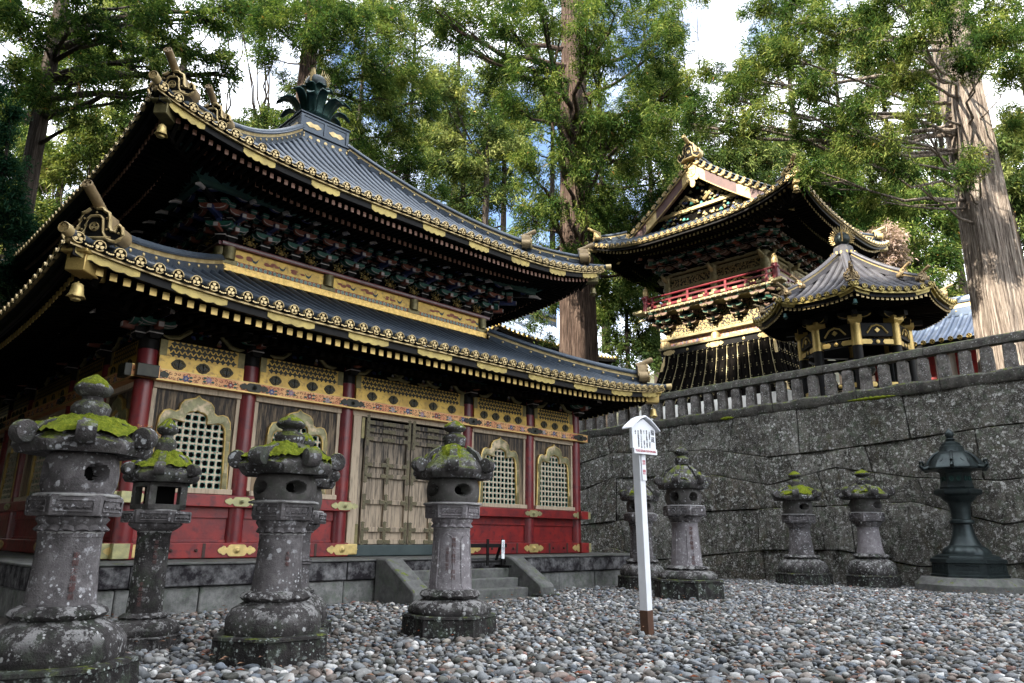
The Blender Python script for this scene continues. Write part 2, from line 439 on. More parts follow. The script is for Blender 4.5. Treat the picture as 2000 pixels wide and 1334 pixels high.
def leaf_mat(name, stops, trans=0.36):
    mt, nt, b = new_mat(name)
    a = N(nt, 'ShaderNodeAttribute', attribute_name='tint')
    col = ramp(nt, a.outputs['Fac'], stops)
    out = nt.nodes['Material Output']
    d = N(nt, 'ShaderNodeBsdfDiffuse'); t = N(nt, 'ShaderNodeBsdfTranslucent'); ms = N(nt, 'ShaderNodeMixShader'); ms.inputs[0].default_value = trans
    nt.links.new(col, d.inputs['Color'])
    tcol = mix(nt, 1.0, col, (1.0, 1.0, 0.5), 'MULTIPLY')
    nt.links.new(tcol, t.inputs['Color'])
    nt.links.new(d.outputs[0], ms.inputs[1]); nt.links.new(t.outputs[0], ms.inputs[2])
    nt.links.new(ms.outputs[0], out.inputs['Surface'])
    nt.nodes.remove(b)
    return mt
LEAF = leaf_mat('cedar foliage', [(0.0, (0.010, 0.022, 0.010)), (0.45, (0.034, 0.070, 0.018)), (0.8, (0.105, 0.145, 0.036)), (0.985, (0.21, 0.24, 0.07)), (1.0, (0.22, 0.12, 0.04))])
LEAFD = leaf_mat('dark evergreen foliage', [(0.0, (0.006, 0.02, 0.013)), (0.5, (0.018, 0.05, 0.028)), (0.9, (0.045, 0.085, 0.035)), (1.0, (0.09, 0.12, 0.04))])
LEAFY = leaf_mat('yellow green foliage', [(0.0, (0.020, 0.036, 0.014)), (0.45, (0.062, 0.098, 0.030)), (0.8, (0.15, 0.185, 0.058)), (0.985, (0.25, 0.275, 0.10)), (1.0, (0.36, 0.25, 0.10))])
LEAFP = leaf_mat('pinkish brown foliage', [(0.0, (0.12, 0.09, 0.07)), (0.5, (0.30, 0.22, 0.19)), (1.0, (0.48, 0.37, 0.33))])
LEAFO = leaf_mat('orange maple leaf', [(0.0, (0.22, 0.06, 0.025)), (0.6, (0.42, 0.13, 0.06)), (1.0, (0.5, 0.22, 0.08))])

def bark_mat(name, c1, c2, c3):
    mt, nt, b = new_mat(name)
    b.inputs['Roughness'].default_value = 0.9
    b.inputs['Specular IOR Level'].default_value = 0.15
    v = pos(nt, (11, 11, 0.6))
    f = noise(nt, v, 1.6, 8, 0.7)
    col = ramp(nt, f, [(0.36, c1), (0.5, c2), (0.64, c3)])
    nt.links.new(col, b.inputs['Base Color'])
    bump(nt, b, f, 1.0, 0.12)
    return mt
BARK = bark_mat('reddish cedar bark', (0.013, 0.009, 0.007), (0.055, 0.036, 0.028), (0.120, 0.088, 0.070))
BARKG = bark_mat('grey cedar bark', (0.04, 0.03, 0.025), (0.19, 0.155, 0.13), (0.36, 0.315, 0.27))
BARKD = bark_mat('dark bark', (0.014, 0.011, 0.01), (0.04, 0.032, 0.026), (0.075, 0.06, 0.05))
# ---------------------------------------------------------------- shapes shared by the shrine buildings
def rotz(k): return Matrix.Rotation(k*PI/2, 4, 'Z')
def facing(loc, rz):  # places a piece modelled facing -Y
    return Matrix.Translation(loc) @ Matrix.Rotation(rz, 4, 'Z')

def crest_mb(r=0.093, depth=0.06):
    """round eave tile end with three hollyhock leaves, facing -Y"""
    b = MB(); n = 20
    ring = lambda rr, y: [(rr*math.cos(2*PI*j/n), y, rr*math.sin(2*PI*j/n)) for j in range(n)]
    b.loft([ring(r, depth), ring(r, -0.012), ring(r*0.95, -0.02), ring(r*0.84, -0.02), ring(r*0.80, 0.004)], [0, 0, 0, 0], cap=False)
    b.add(ring(r*0.80, 0.004), [tuple(range(n))], 1)
    for k in range(3):                                   # three heart shaped leaves, tips to the middle
        a0 = PI/2 + k*2*PI/3
        leaf = [(0.06, 0), (0.28, 0.26), (0.50, 0.33), (0.69, 0.20), (0.66, 0.0), (0.69, -0.20), (0.50, -0.33), (0.28, -0.26)]
        pts = []
        for u, w in leaf:
            x = r*(u*math.cos(a0) - w*math.sin(a0)); z = r*(u*math.sin(a0) + w*math.cos(a0))
            pts.append((x, z))
        b.prism(pts, lambda u, v, w: (u, 0.003-w, v), 0.014, 0)
    return b

def fitting_mb(L, H, dome=True, t=0.014):
    """cusped metal plate facing -Y, dome in the middle"""
    b = MB()
    h = H/2; l = L/2
    q = [(0, h), (0.34*l, h), (0.43*l, 0.86*h), (0.48*l, 0.60*h), (0.52*l, 0.44*h), (0.58*l, 0.50*h), (0.63*l, 0.74*h), (0.72*l, 0.76*h), (0.80*l, 0.52*h), (0.88*l, 0.46*h), (0.95*l, 0.26*h), (l, 0)]
    out = q + [(x, -y) for x, y in q[-2::-1]]
    out = out + [(-x, y) for x, y in out[-2:0:-1]]
    b.prism(out, lambda u, v, w: (u, -w, v), t, 0)
    if dome:
        rr = min(h*0.62, 0.075)
        prof = [(0, rr), (0.012, rr), (0.016, rr*0.72), (0.03, rr*0.62), (0.045, rr*0.35), (0.055, rr*0.12)]
        n = 14
        b.loft([[(r*math.cos(2*PI*j/n), -t-z, r*math.sin(2*PI*j/n)) for j in range(n)] for z, r in prof], 0)
    return b
def cross_fit_mb(s=0.30, w=0.062, arms=(1, 1, 1, 1), t=0.012):
    b = MB()
    for k, on in enumerate(arms):
        if not on: continue
        a = k*PI/2
        out = [(0, w/2), (s*0.32, w/2), (s*0.36, w*0.38), (s*0.42, w*0.75), (s*0.5, 0)]
        out = out + [(x, -y) for x, y in out[-2::-1]]
        b.prism(out, lambda u, v, ww, a=a: (u*math.cos(a)-v*math.sin(a), -ww-0.0006*k, u*math.sin(a)+v*math.cos(a)), t, 0)
    b.lathe([(0, 0.022), (0.008, 0.02), (0.014, 0.008)], 10)
    for i in range(len(b.v)-30, len(b.v)):
        x, y, z = b.v[i]; b.v[i] = (x, -t-z, y)
    return b

def hips(ex, ey): return min(ex, ey)

class Roof:
    """hipped tile roof; eave half sizes ex, ey; z at distance d in from the eave; corners lift"""
    def __init__(s, ex, ey, z0, a, b, lift, p=4, gx=None, dtop=None):
        s.ex, s.ey, s.z0, s.a, s.b, s.lift, s.p, s.gx, s.dtop = ex, ey, z0, a, b, lift, p, gx, dtop
        s.Rr = min(ex, ey)
    def side(s, k):            # half length along the eave, half depth, deepest d
        al, dp = (s.ex, s.ey) if k % 2 == 0 else (s.ey, s.ex)
        D = s.dtop if s.dtop is not None else (s.ey if k % 2 == 0 else s.ex-s.gx)
        return al, dp, D
    def z(s, k, x, d):
        al = s.side(k)[0]
        t = max(0.0, 1-(al-abs(x))/s.Rr)
        return s.z0 + s.a*d + s.b*d*d + s.lift*t**s.p
    def pt(s, k, x, d, dz=0.0):
        al, dp, D = s.side(k)
        v = Vector((x, -(dp-d), s.z(k, x, d)+dz))
        return rotz(-k) @ v    # k=0 front (-y), k=1 left (-x), 2 back, 3 right
    def dmax(s, k, x):
        al, dp, D = s.side(k)
        if s.gx is not None and k % 2 == 0 and abs(x) <= s.gx: return D
        return max(0.0, min(D, al-abs(x)))
    def rows(s, k, sp):
        al = s.side(k)[0]
        n = max(1, int(round(2*(al-0.12)/sp)))
        st = 2*(al-0.12)/n
        return [-(al-0.12)+st*i for i in range(n+1)], st
    def hip(s, q, d):          # corner q: 0 front-left,1 back-left,2 back-right,3 front-right
        k = q
        al, dp, D = s.side(k)
        v = Vector((-(al-d), -(dp-d), s.z(k, al-d, d)))
        return rotz(-k) @ v

def tile_mesh(rf, sp=0.30, r=0.075, sides=(0, 1, 2, 3), n=10, m_tile=0):
    b = MB()
    for k in sides:
        xs, st = rf.rows(k, sp)
        for x in xs:
            D = rf.dmax(k, x)
            if D < 0.06: continue
            # pan strip
            x0, x1 = x-st/2, x+st/2
            al = rf.side(k)[0]
            x0 = max(x0, -al); x1 = min(x1, al)
            zone = rf.gx is not None and k % 2 == 0 and abs(x) <= rf.gx
            D0 = D if zone else min(rf.side(k)[2], max(0, al-abs(x0)))
            D1 = D if zone else min(rf.side(k)[2], max(0, al-abs(x1)))
            L = [rf.pt(k, x0, D0*i/n) for i in range(n+1)] + [rf.pt(k, x1, D1*i/n) for i in range(n+1)]
            b.add(L, [(i, i+1, n+2+i, n+1+i) for i in range(n)], m_tile)
            # round tile
            rings = []
            for i in range(n+1):
                d = D*i/n
                c = rf.pt(k, x, d)
                ax = rotz(-k) @ Vector((1, 0, 0))
                rings.append([c + ax*(r*math.cos(PI*j/6)) + Vector((0, 0, 1))*(r*1.15*math.sin(PI*j/6)+0.01) for j in range(7)])
            b.loft(rings, m_tile, cap=False, close=False)
            # flat scalloped tile end hanging at the eave, between the discs
    return b
def eave_ring(rf, inset, dz0, dz1, t, mats=0, sides=(0, 1, 2, 3), n=36, scallop=0.0, sp=0.3):
    """board that follows the eave; section from dz0 down to dz1, thickness t inwards"""
    b = MB()
    for k in sides:
        al, dp, D = rf.side(k)
        a2 = al-inset
        rings = []
        for i in range(n+1):
            x = -a2 + 2*a2*i/n
            xa = x*(al/a2)
            z = rf.z(k, max(-al, min(al, xa)), 0)
            xi = x*(a2-t)/a2
            R4 = rotz(-k)
            rings.append([R4 @ Vector((x, -(dp-inset), z+dz0)), R4 @ Vector((xi, -(dp-inset-t), z+dz0)),
                          R4 @ Vector((xi, -(dp-inset-t), z+dz1)), R4 @ Vector((x, -(dp-inset), z+dz1))])
        b.loft(rings, mats)
    return b
def rafter_set(rf, k, sp, inset, dz, w, h, length, slope, xlim=None):
    """list of (x, eave point, inner length) for rafters of side k"""
    al, dp, D = rf.side(k)
    a2 = al-inset-0.25
    n = int(2*a2/sp); out = []
    for i in range(n+1):
        x = -a2 + 2*a2*i/n
        L = min(length, max(0.15, al-inset-abs(x)))
        z = rf.z(k, min(al, abs(x)*al/(al-inset)), 0)+dz
        out.append((x, -(dp-inset), z, L))
    return out
def rafters_mb(rf, k, sp, inset, dz, w, h, length, slope):
    b = MB(); R4 = rotz(-k)
    for x, y, z, L in rafter_set(rf, k, sp, inset, dz, w, h, length, slope):
        z2 = z+slope*L - 0.55*(z-(rf.z0+dz))
        P = []
        for yy, zz in ((y, z), (y+L, z2)):
            P += [(x-w/2, yy, zz-h/2), (x+w/2, yy, zz-h/2), (x+w/2, yy, zz+h/2), (x-w/2, yy, zz+h/2)]
        b.add([R4 @ Vector(p) for p in P], [(0, 1, 2, 3), (7, 6, 5, 4), (0, 4, 5, 1), (1, 5, 6, 2), (2, 6, 7, 3), (3, 7, 4, 0)])
    return b
def soffit_mb(rf, inset, dz, y_in, z_in, sides=(0, 1, 2, 3), n=24):
    b = MB()
    for k in sides:
        al, dp, D = rf.side(k); R4 = rotz(-k)
        a2 = al-inset; ai = al-y_in
        P = []
        for i in range(n+1):
            u = -1+2*i/n
            P.append(R4 @ Vector((u*a2, -(dp-inset), rf.z(k, u*al, 0)+dz)))
            P.append(R4 @ Vector((u*ai, -(dp-y_in), z_in)))
        b.add(P, [(2*i, 2*i+1, 2*i+3, 2*i+2) for i in range(n)])
    return b
def ridge_mb(path, w=0.26, h=0.34, up0=0.0, mats=(0, 1, 2), studs=0.0):
    """swept ridge: dark base band, gilt band, two courses of dark rounded tile"""
    sec = [(-w*0.55, -0.08), (-w*0.5, h*0.40), (-w*0.42, h*0.40), (-w*0.42, h*0.68), (-w*0.55, h*0.68), (-w*0.58, h*0.80), (-w*0.45, h*0.84), (-w*0.40, h*0.98), (-w*0.2, h*1.12),
           (w*0.2, h*1.12), (w*0.40, h*0.98), (w*0.45, h*0.84), (w*0.58, h*0.80), (w*0.55, h*0.68), (w*0.42, h*0.68), (w*0.42, h*0.40), (w*0.5, h*0.40), (w*0.55, -0.08)]
    sm = [0, 0, 1, 0, 0, 0, 0, 0, 0, 0, 0, 0, 0, 0, 1, 0, 0]
    b = MB(); k = len(path)
    path = [Vector(p) for p in path]
    rings = []
    sides = []
    for i, p in enumerate(path):
        t = path[min(i+1, k-1)]-path[max(i-1, 0)]; t.z = 0
        t.normalize(); sd = Vector((-t.y, t.x, 0)); sides.append(sd)
        rings.append([p + sd*u + Vector((0, 0, v+up0)) for u, v in sec])
    ns = len(sec)
    vs = [q for r_ in rings for q in r_]
    fs, ms = [], []
    for i in range(k-1):
        for j in range(ns-1):
            fs.append((i*ns+j, i*ns+j+1, (i+1)*ns+j+1, (i+1)*ns+j)); ms.append(mats[sm[j]])
    fs.append(tuple(range(ns))[::-1]); ms.append(mats[1]); fs.append(tuple((k-1)*ns+j for j in range(ns))); ms.append(mats[1])
    b.add(vs, fs, ms)
    if studs:
        tot = 0.0
        for i in range(k-1):
            seg = (path[i+1]-path[i]).length; a = 0
            while tot <= seg-a:
                a += tot; tot = studs
                p = path[i].lerp(path[i+1], a/seg)
                for sg in (-1, 1):
                    c = p + sides[i]*(sg*w*0.53) + Vector((0, 0, h*0.2+up0))
                    q = Vector((0, 0, 1)).rotation_difference(sides[i]*sg).to_matrix()
                    ring = lambda r, z: [c + q @ Vector((r*math.cos(j*PI/4), r*math.sin(j*PI/4), z)) for j in range(8)]
                    b.loft([ring(0.036, 0), ring(0.034, 0.014), ring(0.012, 0.03)], mats[1])
            tot -= seg-a
    return b
def oni_mb(W=0.95, H=0.55, D=0.28):
    """ridge end ornament facing -Y, foot centre at the origin: black plate, two gilt outlines with scrolled feet"""
    b = MB(); s = W/2
    half = [(0, 1.0), (0.22, 0.98), (0.30, 0.90), (0.44, 0.84), (0.50, 0.62), (0.52, 0.40), (0.60, 0.28), (0.72, 0.26), (0.74, 0.40), (0.84, 0.46), (0.96, 0.36), (1.0, 0.16), (0.92, 0.02), (0.78, -0.06), (0.6, -0.02), (0.45, 0.06)]
    out = [(x*s, y*H) for x, y in half] + [(-x*s, y*H) for x, y in half[::-1][:-1]]
    b.prism(out, lambda u, v, w: (u, D*0.5-w, v), D, 1, side=2)
    P = [(x, -D*0.5-0.012, y) for x, y in out]
    b.tube(P, 0.030, 6, 0)
    inn = [(0, 0.76), (0.16, 0.75), (0.26, 0.66), (0.29, 0.46), (0.32, 0.24), (0.42, 0.10), (0.6, 0.06)]
    q = [(x*s, y*H) for x, y in inn]; q = q[::-1] + [(-x, y) for x, y in q[1:]]
    b.tube([(x, -D*0.5-0.012, y) for x, y in q], 0.022, 6, 0)
    for x, y in ((0.38, 0.68), (-0.38, 0.68), (0, 0.87), (0.42, 0.34), (-0.42, 0.34), (0.84, 0.22), (-0.84, 0.22)):
        c = Vector((x*s, -D*0.5, y*H)); n = 8
        ring = lambda r, d: [(c.x+r*math.cos(j*PI/4), c.y-d, c.z+r*math.sin(j*PI/4)) for j in range(n)]
        b.loft([ring(0.020, 0), ring(0.016, 0.016), ring(0.004, 0.024)], 0)
    b.merge(crest_mb(0.075, 0.02), Matrix.Translation((0, -D*0.5-0.012, H*0.42)), [0, 1])
    return b
def bird_tile_mb(L=0.7, r=0.085):
    """gilt roll tile that juts up and out over the ornament, along -Y, crest on its end"""
    b = MB(); n = 14
    path = [(0, 0.15, -0.02), (0, -0.05, 0.05), (0, -L*0.5, 0.05+L*0.2), (0, -L, 0.05+L*0.42)]
    b.tube(path, r, n, 0)
    b.merge(crest_mb(r*1.02, 0.02), Matrix.Translation((0, -L-0.01, 0.05+L*0.42)) @ Matrix.Rotation(-0.38, 4, 'X'), [0, 1])
    return b
def corner_ridges(root, rf, d_in, d_out, w, h, oniW, oniH, corners=(0, 1, 2, 3), up0=0.04, bird=True, stub=None, studs=0.45, name='hip_ridge', gold=None, nseg=14):
    gold = gold or GOLDP
    for q in corners:
        path = [rf.hip(q, d_in+(d_out-d_in)*i/nseg) for i in range(nseg+1)]
        rd = ridge_mb(path, w, h, up0, (0, 1, 2), studs).build(name, [TILE, gold, BLACK], root, 40)
        ends = [(d_out, oniW, oniH)]
        if stub:
            d2, w2, h2 = stub
            p2 = [rf.hip(q, d_out+(d2-d_out)*i/6) for i in range(7)]
            rs = ridge_mb(p2, w*0.95, h*0.85, up0, (0, 1, 2), studs).build(name, [TILE, gold, BLACK], root, 40)
            ends.append((d2, w2, h2))
        for d, ww, hh in ends:
            p = rf.hip(q, d)
            ang = {0: -PI/4, 1: -3*PI/4, 2: 3*PI/4, 3: PI/4}[q]
            M = facing(p + Vector((0, 0, up0+0.02)), ang)
            on = oni_mb(ww, hh).build('ridge_end_ornament', [gold, BLACK, GOLDB2], root, 40, M)
            if bird:
                kL = 1.0 if q == 0 else 0.62
                M2 = facing(p + Vector((0, 0, up0+hh*1.0)), ang)
                bird_tile_mb(0.50*kL*ww/0.95, 0.075*ww/0.95+0.008).build('roll_tile', [GOLDB2, BLACKM], on, 40, M2)

GOLDB2 = mat('browned gilding', (0.30, 0.22, 0.115), (0.19, 0.135, 0.07), 6, 0.5, 0.4, 0.3, 40)
# ---------------------------------------------------------------- bracket clusters
def block(b, c, s, h, mt, edge):
    """bearing block: tapered foot, square top with a pale outline"""
    b.taper((c[0], c[1], c[2]), (s*0.62, s*0.62), (s, s), h*0.42, mt)
    b.taper((c[0], c[1], c[2]+h*0.42), (s*1.02, s*1.02), (s*1.02, s*1.02), h*0.10, edge)
    b.taper((c[0], c[1], c[2]+h*0.52), (s, s), (s, s), h*0.48, mt)
def arm(b, c, L, w, h, axis, mt, edge):
    """bow shaped bracket arm centred at c"""
    prof = [(-0.5, 1.0), (-0.5, 0.55), (-0.44, 0.22), (-0.3, 0.0), (0.3, 0.0), (0.44, 0.22), (0.5, 0.55), (0.5, 1.0)]
    if axis == 'x': to = lambda u, v, ww: (c[0]+u*L, c[1]-w/2+ww, c[2]+v*h)
    else: to = lambda u, v, ww: (c[0]-w/2+ww, c[1]+u*L, c[2]+v*h)
    b.prism(prof, to, w, mt)
    if axis == 'x':                                     # pale edging on the outer face
        b.tube([(c[0]+u*L*0.97, c[1]-w/2-0.003, c[2]+v*h*0.92+0.008) for u, v in prof[1:-1]], 0.010, 4, edge)
def bracket_mb(tiers=3, step=0.30, rise=0.25, s=0.15, L=0.62, pal=(1, 2, 3, 4), edge=0):
    b = MB()
    block(b, (0, -0.04, -0.02), s*1.6, 0.2, pal[3], edge)
    for t in range(tiers):
        z = 0.18+rise*t; y = -step*(t+1)+0.06
        b.span(-s*0.36, s*0.36, y-0.14, 0.05, z-0.05, z+0.07, pal[(t+1) % 4])
        b.span(-s*0.30, s*0.30, y-0.155, y-0.139, z-0.03, z+0.055, edge)
        for yy, LL in ((y, L), (-0.06, L*1.1)):
            arm(b, (0, yy, z+0.02), LL, s*0.6, 0.13, 'x', pal[t % 4], edge)
            for xx in (-LL*0.42, 0, LL*0.42):
                block(b, (xx, yy, z+0.15), s*0.95, 0.12, pal[(t+2+(xx != 0)) % 4], edge)
        # carved nose reaching out
        if t == tiers-1:
            b.tube([(0, y-0.1, z), (0, y-0.28, z-0.02), (0, y-0.40, z-0.10)], [0.055, 0.05, 0.015], 6, edge)
    return b
BR_MATS = [GREYW, GREEN, ORANGE, BLUE, BLACK, GOLDD]

def bell_thing(loc, size, mt, label, group):
    t = thing('wind_bell', label, 'wind bell', loc, 0, group)
    b = MB(); n = 24
    rings = []
    for z, r, fl in ((0, 0.01, 0), (-0.02, 0.25, 0), (-0.12, 0.36, 0), (-0.45, 0.42, 0.0), (-0.75, 0.46, 0.0), (-0.95, 0.56, 0.22), (-1.0, 0.60, 0.30)):
        rings.append([(size*r*(1+fl*0.3*math.cos(4*a))*math.cos(a), size*r*(1+fl*0.3*math.cos(4*a))*math.sin(a), size*(z-fl*0.35*(0.5+0.5*math.cos(4*a)))) for a in [2*PI*j/n for j in range(n)]])
    for ring in rings[::-1]: rings.append([(x*0.94, y*0.94, z) for x, y, z in ring])
    b.loft(rings, 0)
    b.build('bell_body', [mt], t, 50)
    c = MB(); c.tube([(0, 0, -size*0.1), (0, 0, -size*1.0)], size*0.03, 6); c.lathe([(-1.3*size, 0.0), (-1.28*size, 0.30*size), (-1.16*size, 0.34*size), (-1.12*size, 0.1*size), (-0.98*size, 0.05*size)], 16)
    c.build('clapper', [mt], t, 50)
    h = MB(); h.tube([(0, 0, 0), (0, 0, size*0.16)], size*0.05, 6); h.build('hanger', [mt], t, 50)
    return t
# ================================================================ the sutra hall
HALL = thing('sutra_hall', 'square red and gold hall with two curving tiled roofs on a stone podium', 'temple hall', (6, 6, 0))
COLX = [-6, -4.04, -1.77, 1.77, 4.04, 6]
LIFT_LO, LIFT_UP = 0.37, 0.62
lo = Roof(7.95, 7.95, 5.16, 0.36, 0.0285, LIFT_LO, 4, dtop=3.87)
up = Roof(6.74, 6.74, 8.70, 0.45, 0.053, LIFT_UP, 4, dtop=5.90)

# podium ------------------------------------------------------------
def block_course(L, y, z0, z1, depth, lens, mats_n, rng, gap=0.012):
    b = MB(); x = -L
    while x < L-0.05:
        w = rng.uniform(*lens)
        x1 = min(L, x+w)
        if L-x1 < 0.5: x1 = L
        j = rng.uniform(-0.012, 0.012)
        b.span(x+gap/2, x1-gap/2, y+j, y+depth, z0+gap/2, z1-gap/2, rng.randrange(mats_n))
        x = x1
    return b
rg = random.Random(3)
PD = 7.6
for k in range(4):
    b = block_course(PD, -PD, 0.40, 0.735, 0.5, (1.0, 2.2), 1, rg)
    b.build('podium_cap_stones', [ST_PODD], HALL, 30, rotz(-k), bevel=0.02)
    b = block_course(PD-0.05, -PD+0.06, -0.25, 0.395, 0.5, (0.7, 1.5), 1, rg)
    b.build('podium_stones', [ST_POD], HALL, 30, rotz(-k), bevel=0.03)
b = MB(); b.span(-PD+0.45, PD-0.45, -PD+0.45, PD-0.45, -0.2, 0.738); b.span(-PD-0.03, PD+0.03, -PD-0.03, PD+0.03, 0.74, 0.775)
b.build('podium_paving', [ST_STEP], HALL, bevel=0.01)

# stairs, local x of the door bay -1.9..1.9 --------------------------
st = MB()
for i in range(4):
    z1 = 0.735-0.185*(i+0) - 0.02
    y0 = -PD-0.02-0.30*(i)
    st.span(-1.45, 1.45, y0-0.30, y0, -0.2, z1-0.17 if i == 0 else z1-0.17)
sto = st.build('stone_stairs', [ST_STEP], HALL, 30, bevel=0.02)
for sx in (-1, 1):
    b = MB()
    pr = [(-PD-0.03, 0.79), (-PD-0.30, 0.79), (-PD-0.36, 0.77), (-PD-1.22, 0.26), (-PD-1.28, 0.18), (-PD-1.28, 0.02), (-PD-1.20, -0.06), (-PD-0.03, -0.06)]
    x0 = sx*1.68-0.21
    b.prism(pr, lambda u, v, w: (x0+w, u, v), 0.42)
    b.build('stair_side_stone', [ST_STEP], sto, 30, bevel=0.035)
    b = MB(); b.span(x0-0.06, x0+0.48, -PD-1.42, -PD-1.02, -0.1, 0.05); b.build('stair_foot_stone', [ST_PLINTH], sto, 30, bevel=0.03)

# one wall of the hall ------------------------------------------------
def kato(scale, inner):
    h_out = [(0.735, 0.0), (0.71, 0.4), (0.695, 0.8), (0.685, 1.1), (0.665, 1.26), (0.60, 1.37), (0.50, 1.40), (0.40, 1.37), (0.335, 1.41), (0.315, 1.52), (0.25, 1.60), (0.15, 1.635), (0.06, 1.66), (0.0, 1.715)]
    h_in = [(0.61, 0.0), (0.59, 0.4), (0.575, 0.8), (0.562, 1.04), (0.54, 1.14), (0.48, 1.20), (0.39, 1.21), (0.29, 1.185), (0.20, 1.175), (0.205, 1.25), (0.185, 1.33), (0.125, 1.375), (0.05, 1.385), (0.0, 1.41)]
    h = h_in if inner else h_out
    return [(x, y) for x, y in h] + [(-x, y) for x, y in h[-2::-1]]
def in_poly(x, y, poly):
    c = False; n = len(poly)
    for i in range(n):
        (x1, y1), (x2, y2) = poly[i], poly[(i+1) % n]
        if (y1 > y) != (y2 > y) and x < (x2-x1)*(y-y1)/(y2-y1)+x1: c = not c
    return c
def lattice_mb():
    b = MB(); pol = kato(1, True); c = 0.136; bar = 0.036
    big = [(x*1.10, y*1.03) for x, y in pol]
    for i in range(-5, 6):
        for j in range(0, 11):
            x, y = i*c, (j+0.42)*c
            if not in_poly(x, min(max(y, 0.01), 3), big): continue
            # teal eight pointed hole rim
            o = c/2
            for kk in range(16):
                a0, a1 = kk*PI/8+PI/8, (kk+1)*PI/8+PI/8
                def star(k_, rr0=0.055, rr1=0.045):
                    r_ = rr0 if k_ % 2 == 0 else rr1
                    a_ = k_*PI/8+PI/8
                    return (r_*math.cos(a_), r_*math.sin(a_))
                def sq(k_):
                    a_ = k_*PI/8+PI/8
                    ca, sa = math.cos(a_), math.sin(a_); m_ = max(abs(ca), abs(sa))
                    return (o*ca/m_, o*sa/m_)
                s0, s1 = star(kk), star(kk+1); q0, q1 = sq(kk), sq(kk+1)
                b.add([(x+s0[0], -0.012, y+s0[1]), (x+s1[0], -0.012, y+s1[1]), (x+q1[0], -0.012, y+q1[1]), (x+q0[0], -0.012, y+q0[1])], [(0, 1, 2, 3)], 1)
                b.add([(x+s0[0], -0.012, y+s0[1]), (x+s1[0], -0.012, y+s1[1]), (x+s1[0], 0.012, y+s1[1]), (x+s0[0], 0.012, y+s0[1])], [(0, 1, 2, 3)], 1)
    for i in range(-5, 7):                              # cream bars
        x = (i-0.5)*c
        ys = [y for y in np.arange(0.0, 1.5, 0.02) if in_poly(x, y+0.001, big)]
        if ys: b.span(x-bar/2, x+bar/2, -0.026, -0.010, 0.0, max(ys), 0)
    for j in range(0, 12):
        y = (j-0.08)*c
        xs = [x for x in np.arange(-0.75, 0.75, 0.02) if in_poly(x, max(y, 0.01), big)]
        if xs and y > 0:
            b.span(min(xs), max(xs), -0.024, -0.009, y-bar/2, y+bar/2, 0)
    return b
LATT = None
def window(root, M):
    """M places a window whose sill centre is at its origin, facing -Y"""
    global LATT
    o_, i_ = kato(1, False), kato(1, True)
    n = len(o_)
    b = MB()
    loops = [[(x, 0.0, y) for x, y in o_], [(x, -0.06, y) for x, y in o_], [(x*0.97, -0.075, y*0.985) for x, y in o_], [(x*1.04, -0.075, y*1.012) for x, y in i_], [(x, -0.06, y) for x, y in i_], [(x, 0.0, y) for x, y in i_]]
    vs = [p for l in loops for p in l]; fs, ms = [], []
    for k in range(5):
        for j in range(n-1):
            fs.append((k*n+j, k*n+j+1, (k+1)*n+j+1, (k+1)*n+j)); ms.append(1 if k in (0, 1, 3, 4) else 0)
    b.add(vs, fs, ms)
    # riveted pale timber shows on the lower jambs
    for sx in (-1, 1):
        for z0, z1 in ((0.02, 0.3), (0.5, 0.72), (0.9, 1.12)):
            xc = sx*0.645
            b.span(xc-0.036, xc+0.036, -0.082, -0.074, z0, z1, 2)
    fr = b.build('window_frame', [WINF, GOLD, GOLDD], root, 40, M)
    if LATT is None:
        LATT = lattice_mb().build('lattice', [CREAM, TEAL], fr, None)
    else:
        LATT = place_copy(LATT, fr, (0, 0, 0))
    LATT.matrix_local = M
    h = MB(); h.prism(i_, lambda u, v, w: (u*1.03, 0.0035-w, v*1.01), 0.003); h.build('window_shade_plate', [SHADE], fr, None, M)  # black plate over the boards stands in for the unlit inside
WINF = mat('bronze window frame', (0.215, 0.20, 0.095), (0.13, 0.125, 0.065), 7, 0.45, 0.35, 0.4, 30, c3=(0.40, 0.31, 0.2), s3=5)
BAND = mat('painted gilt band', (0.80, 0.50, 0.20), (0.62, 0.24, 0.11), 2.4, 0.5, 0.15, 0.1, 40)

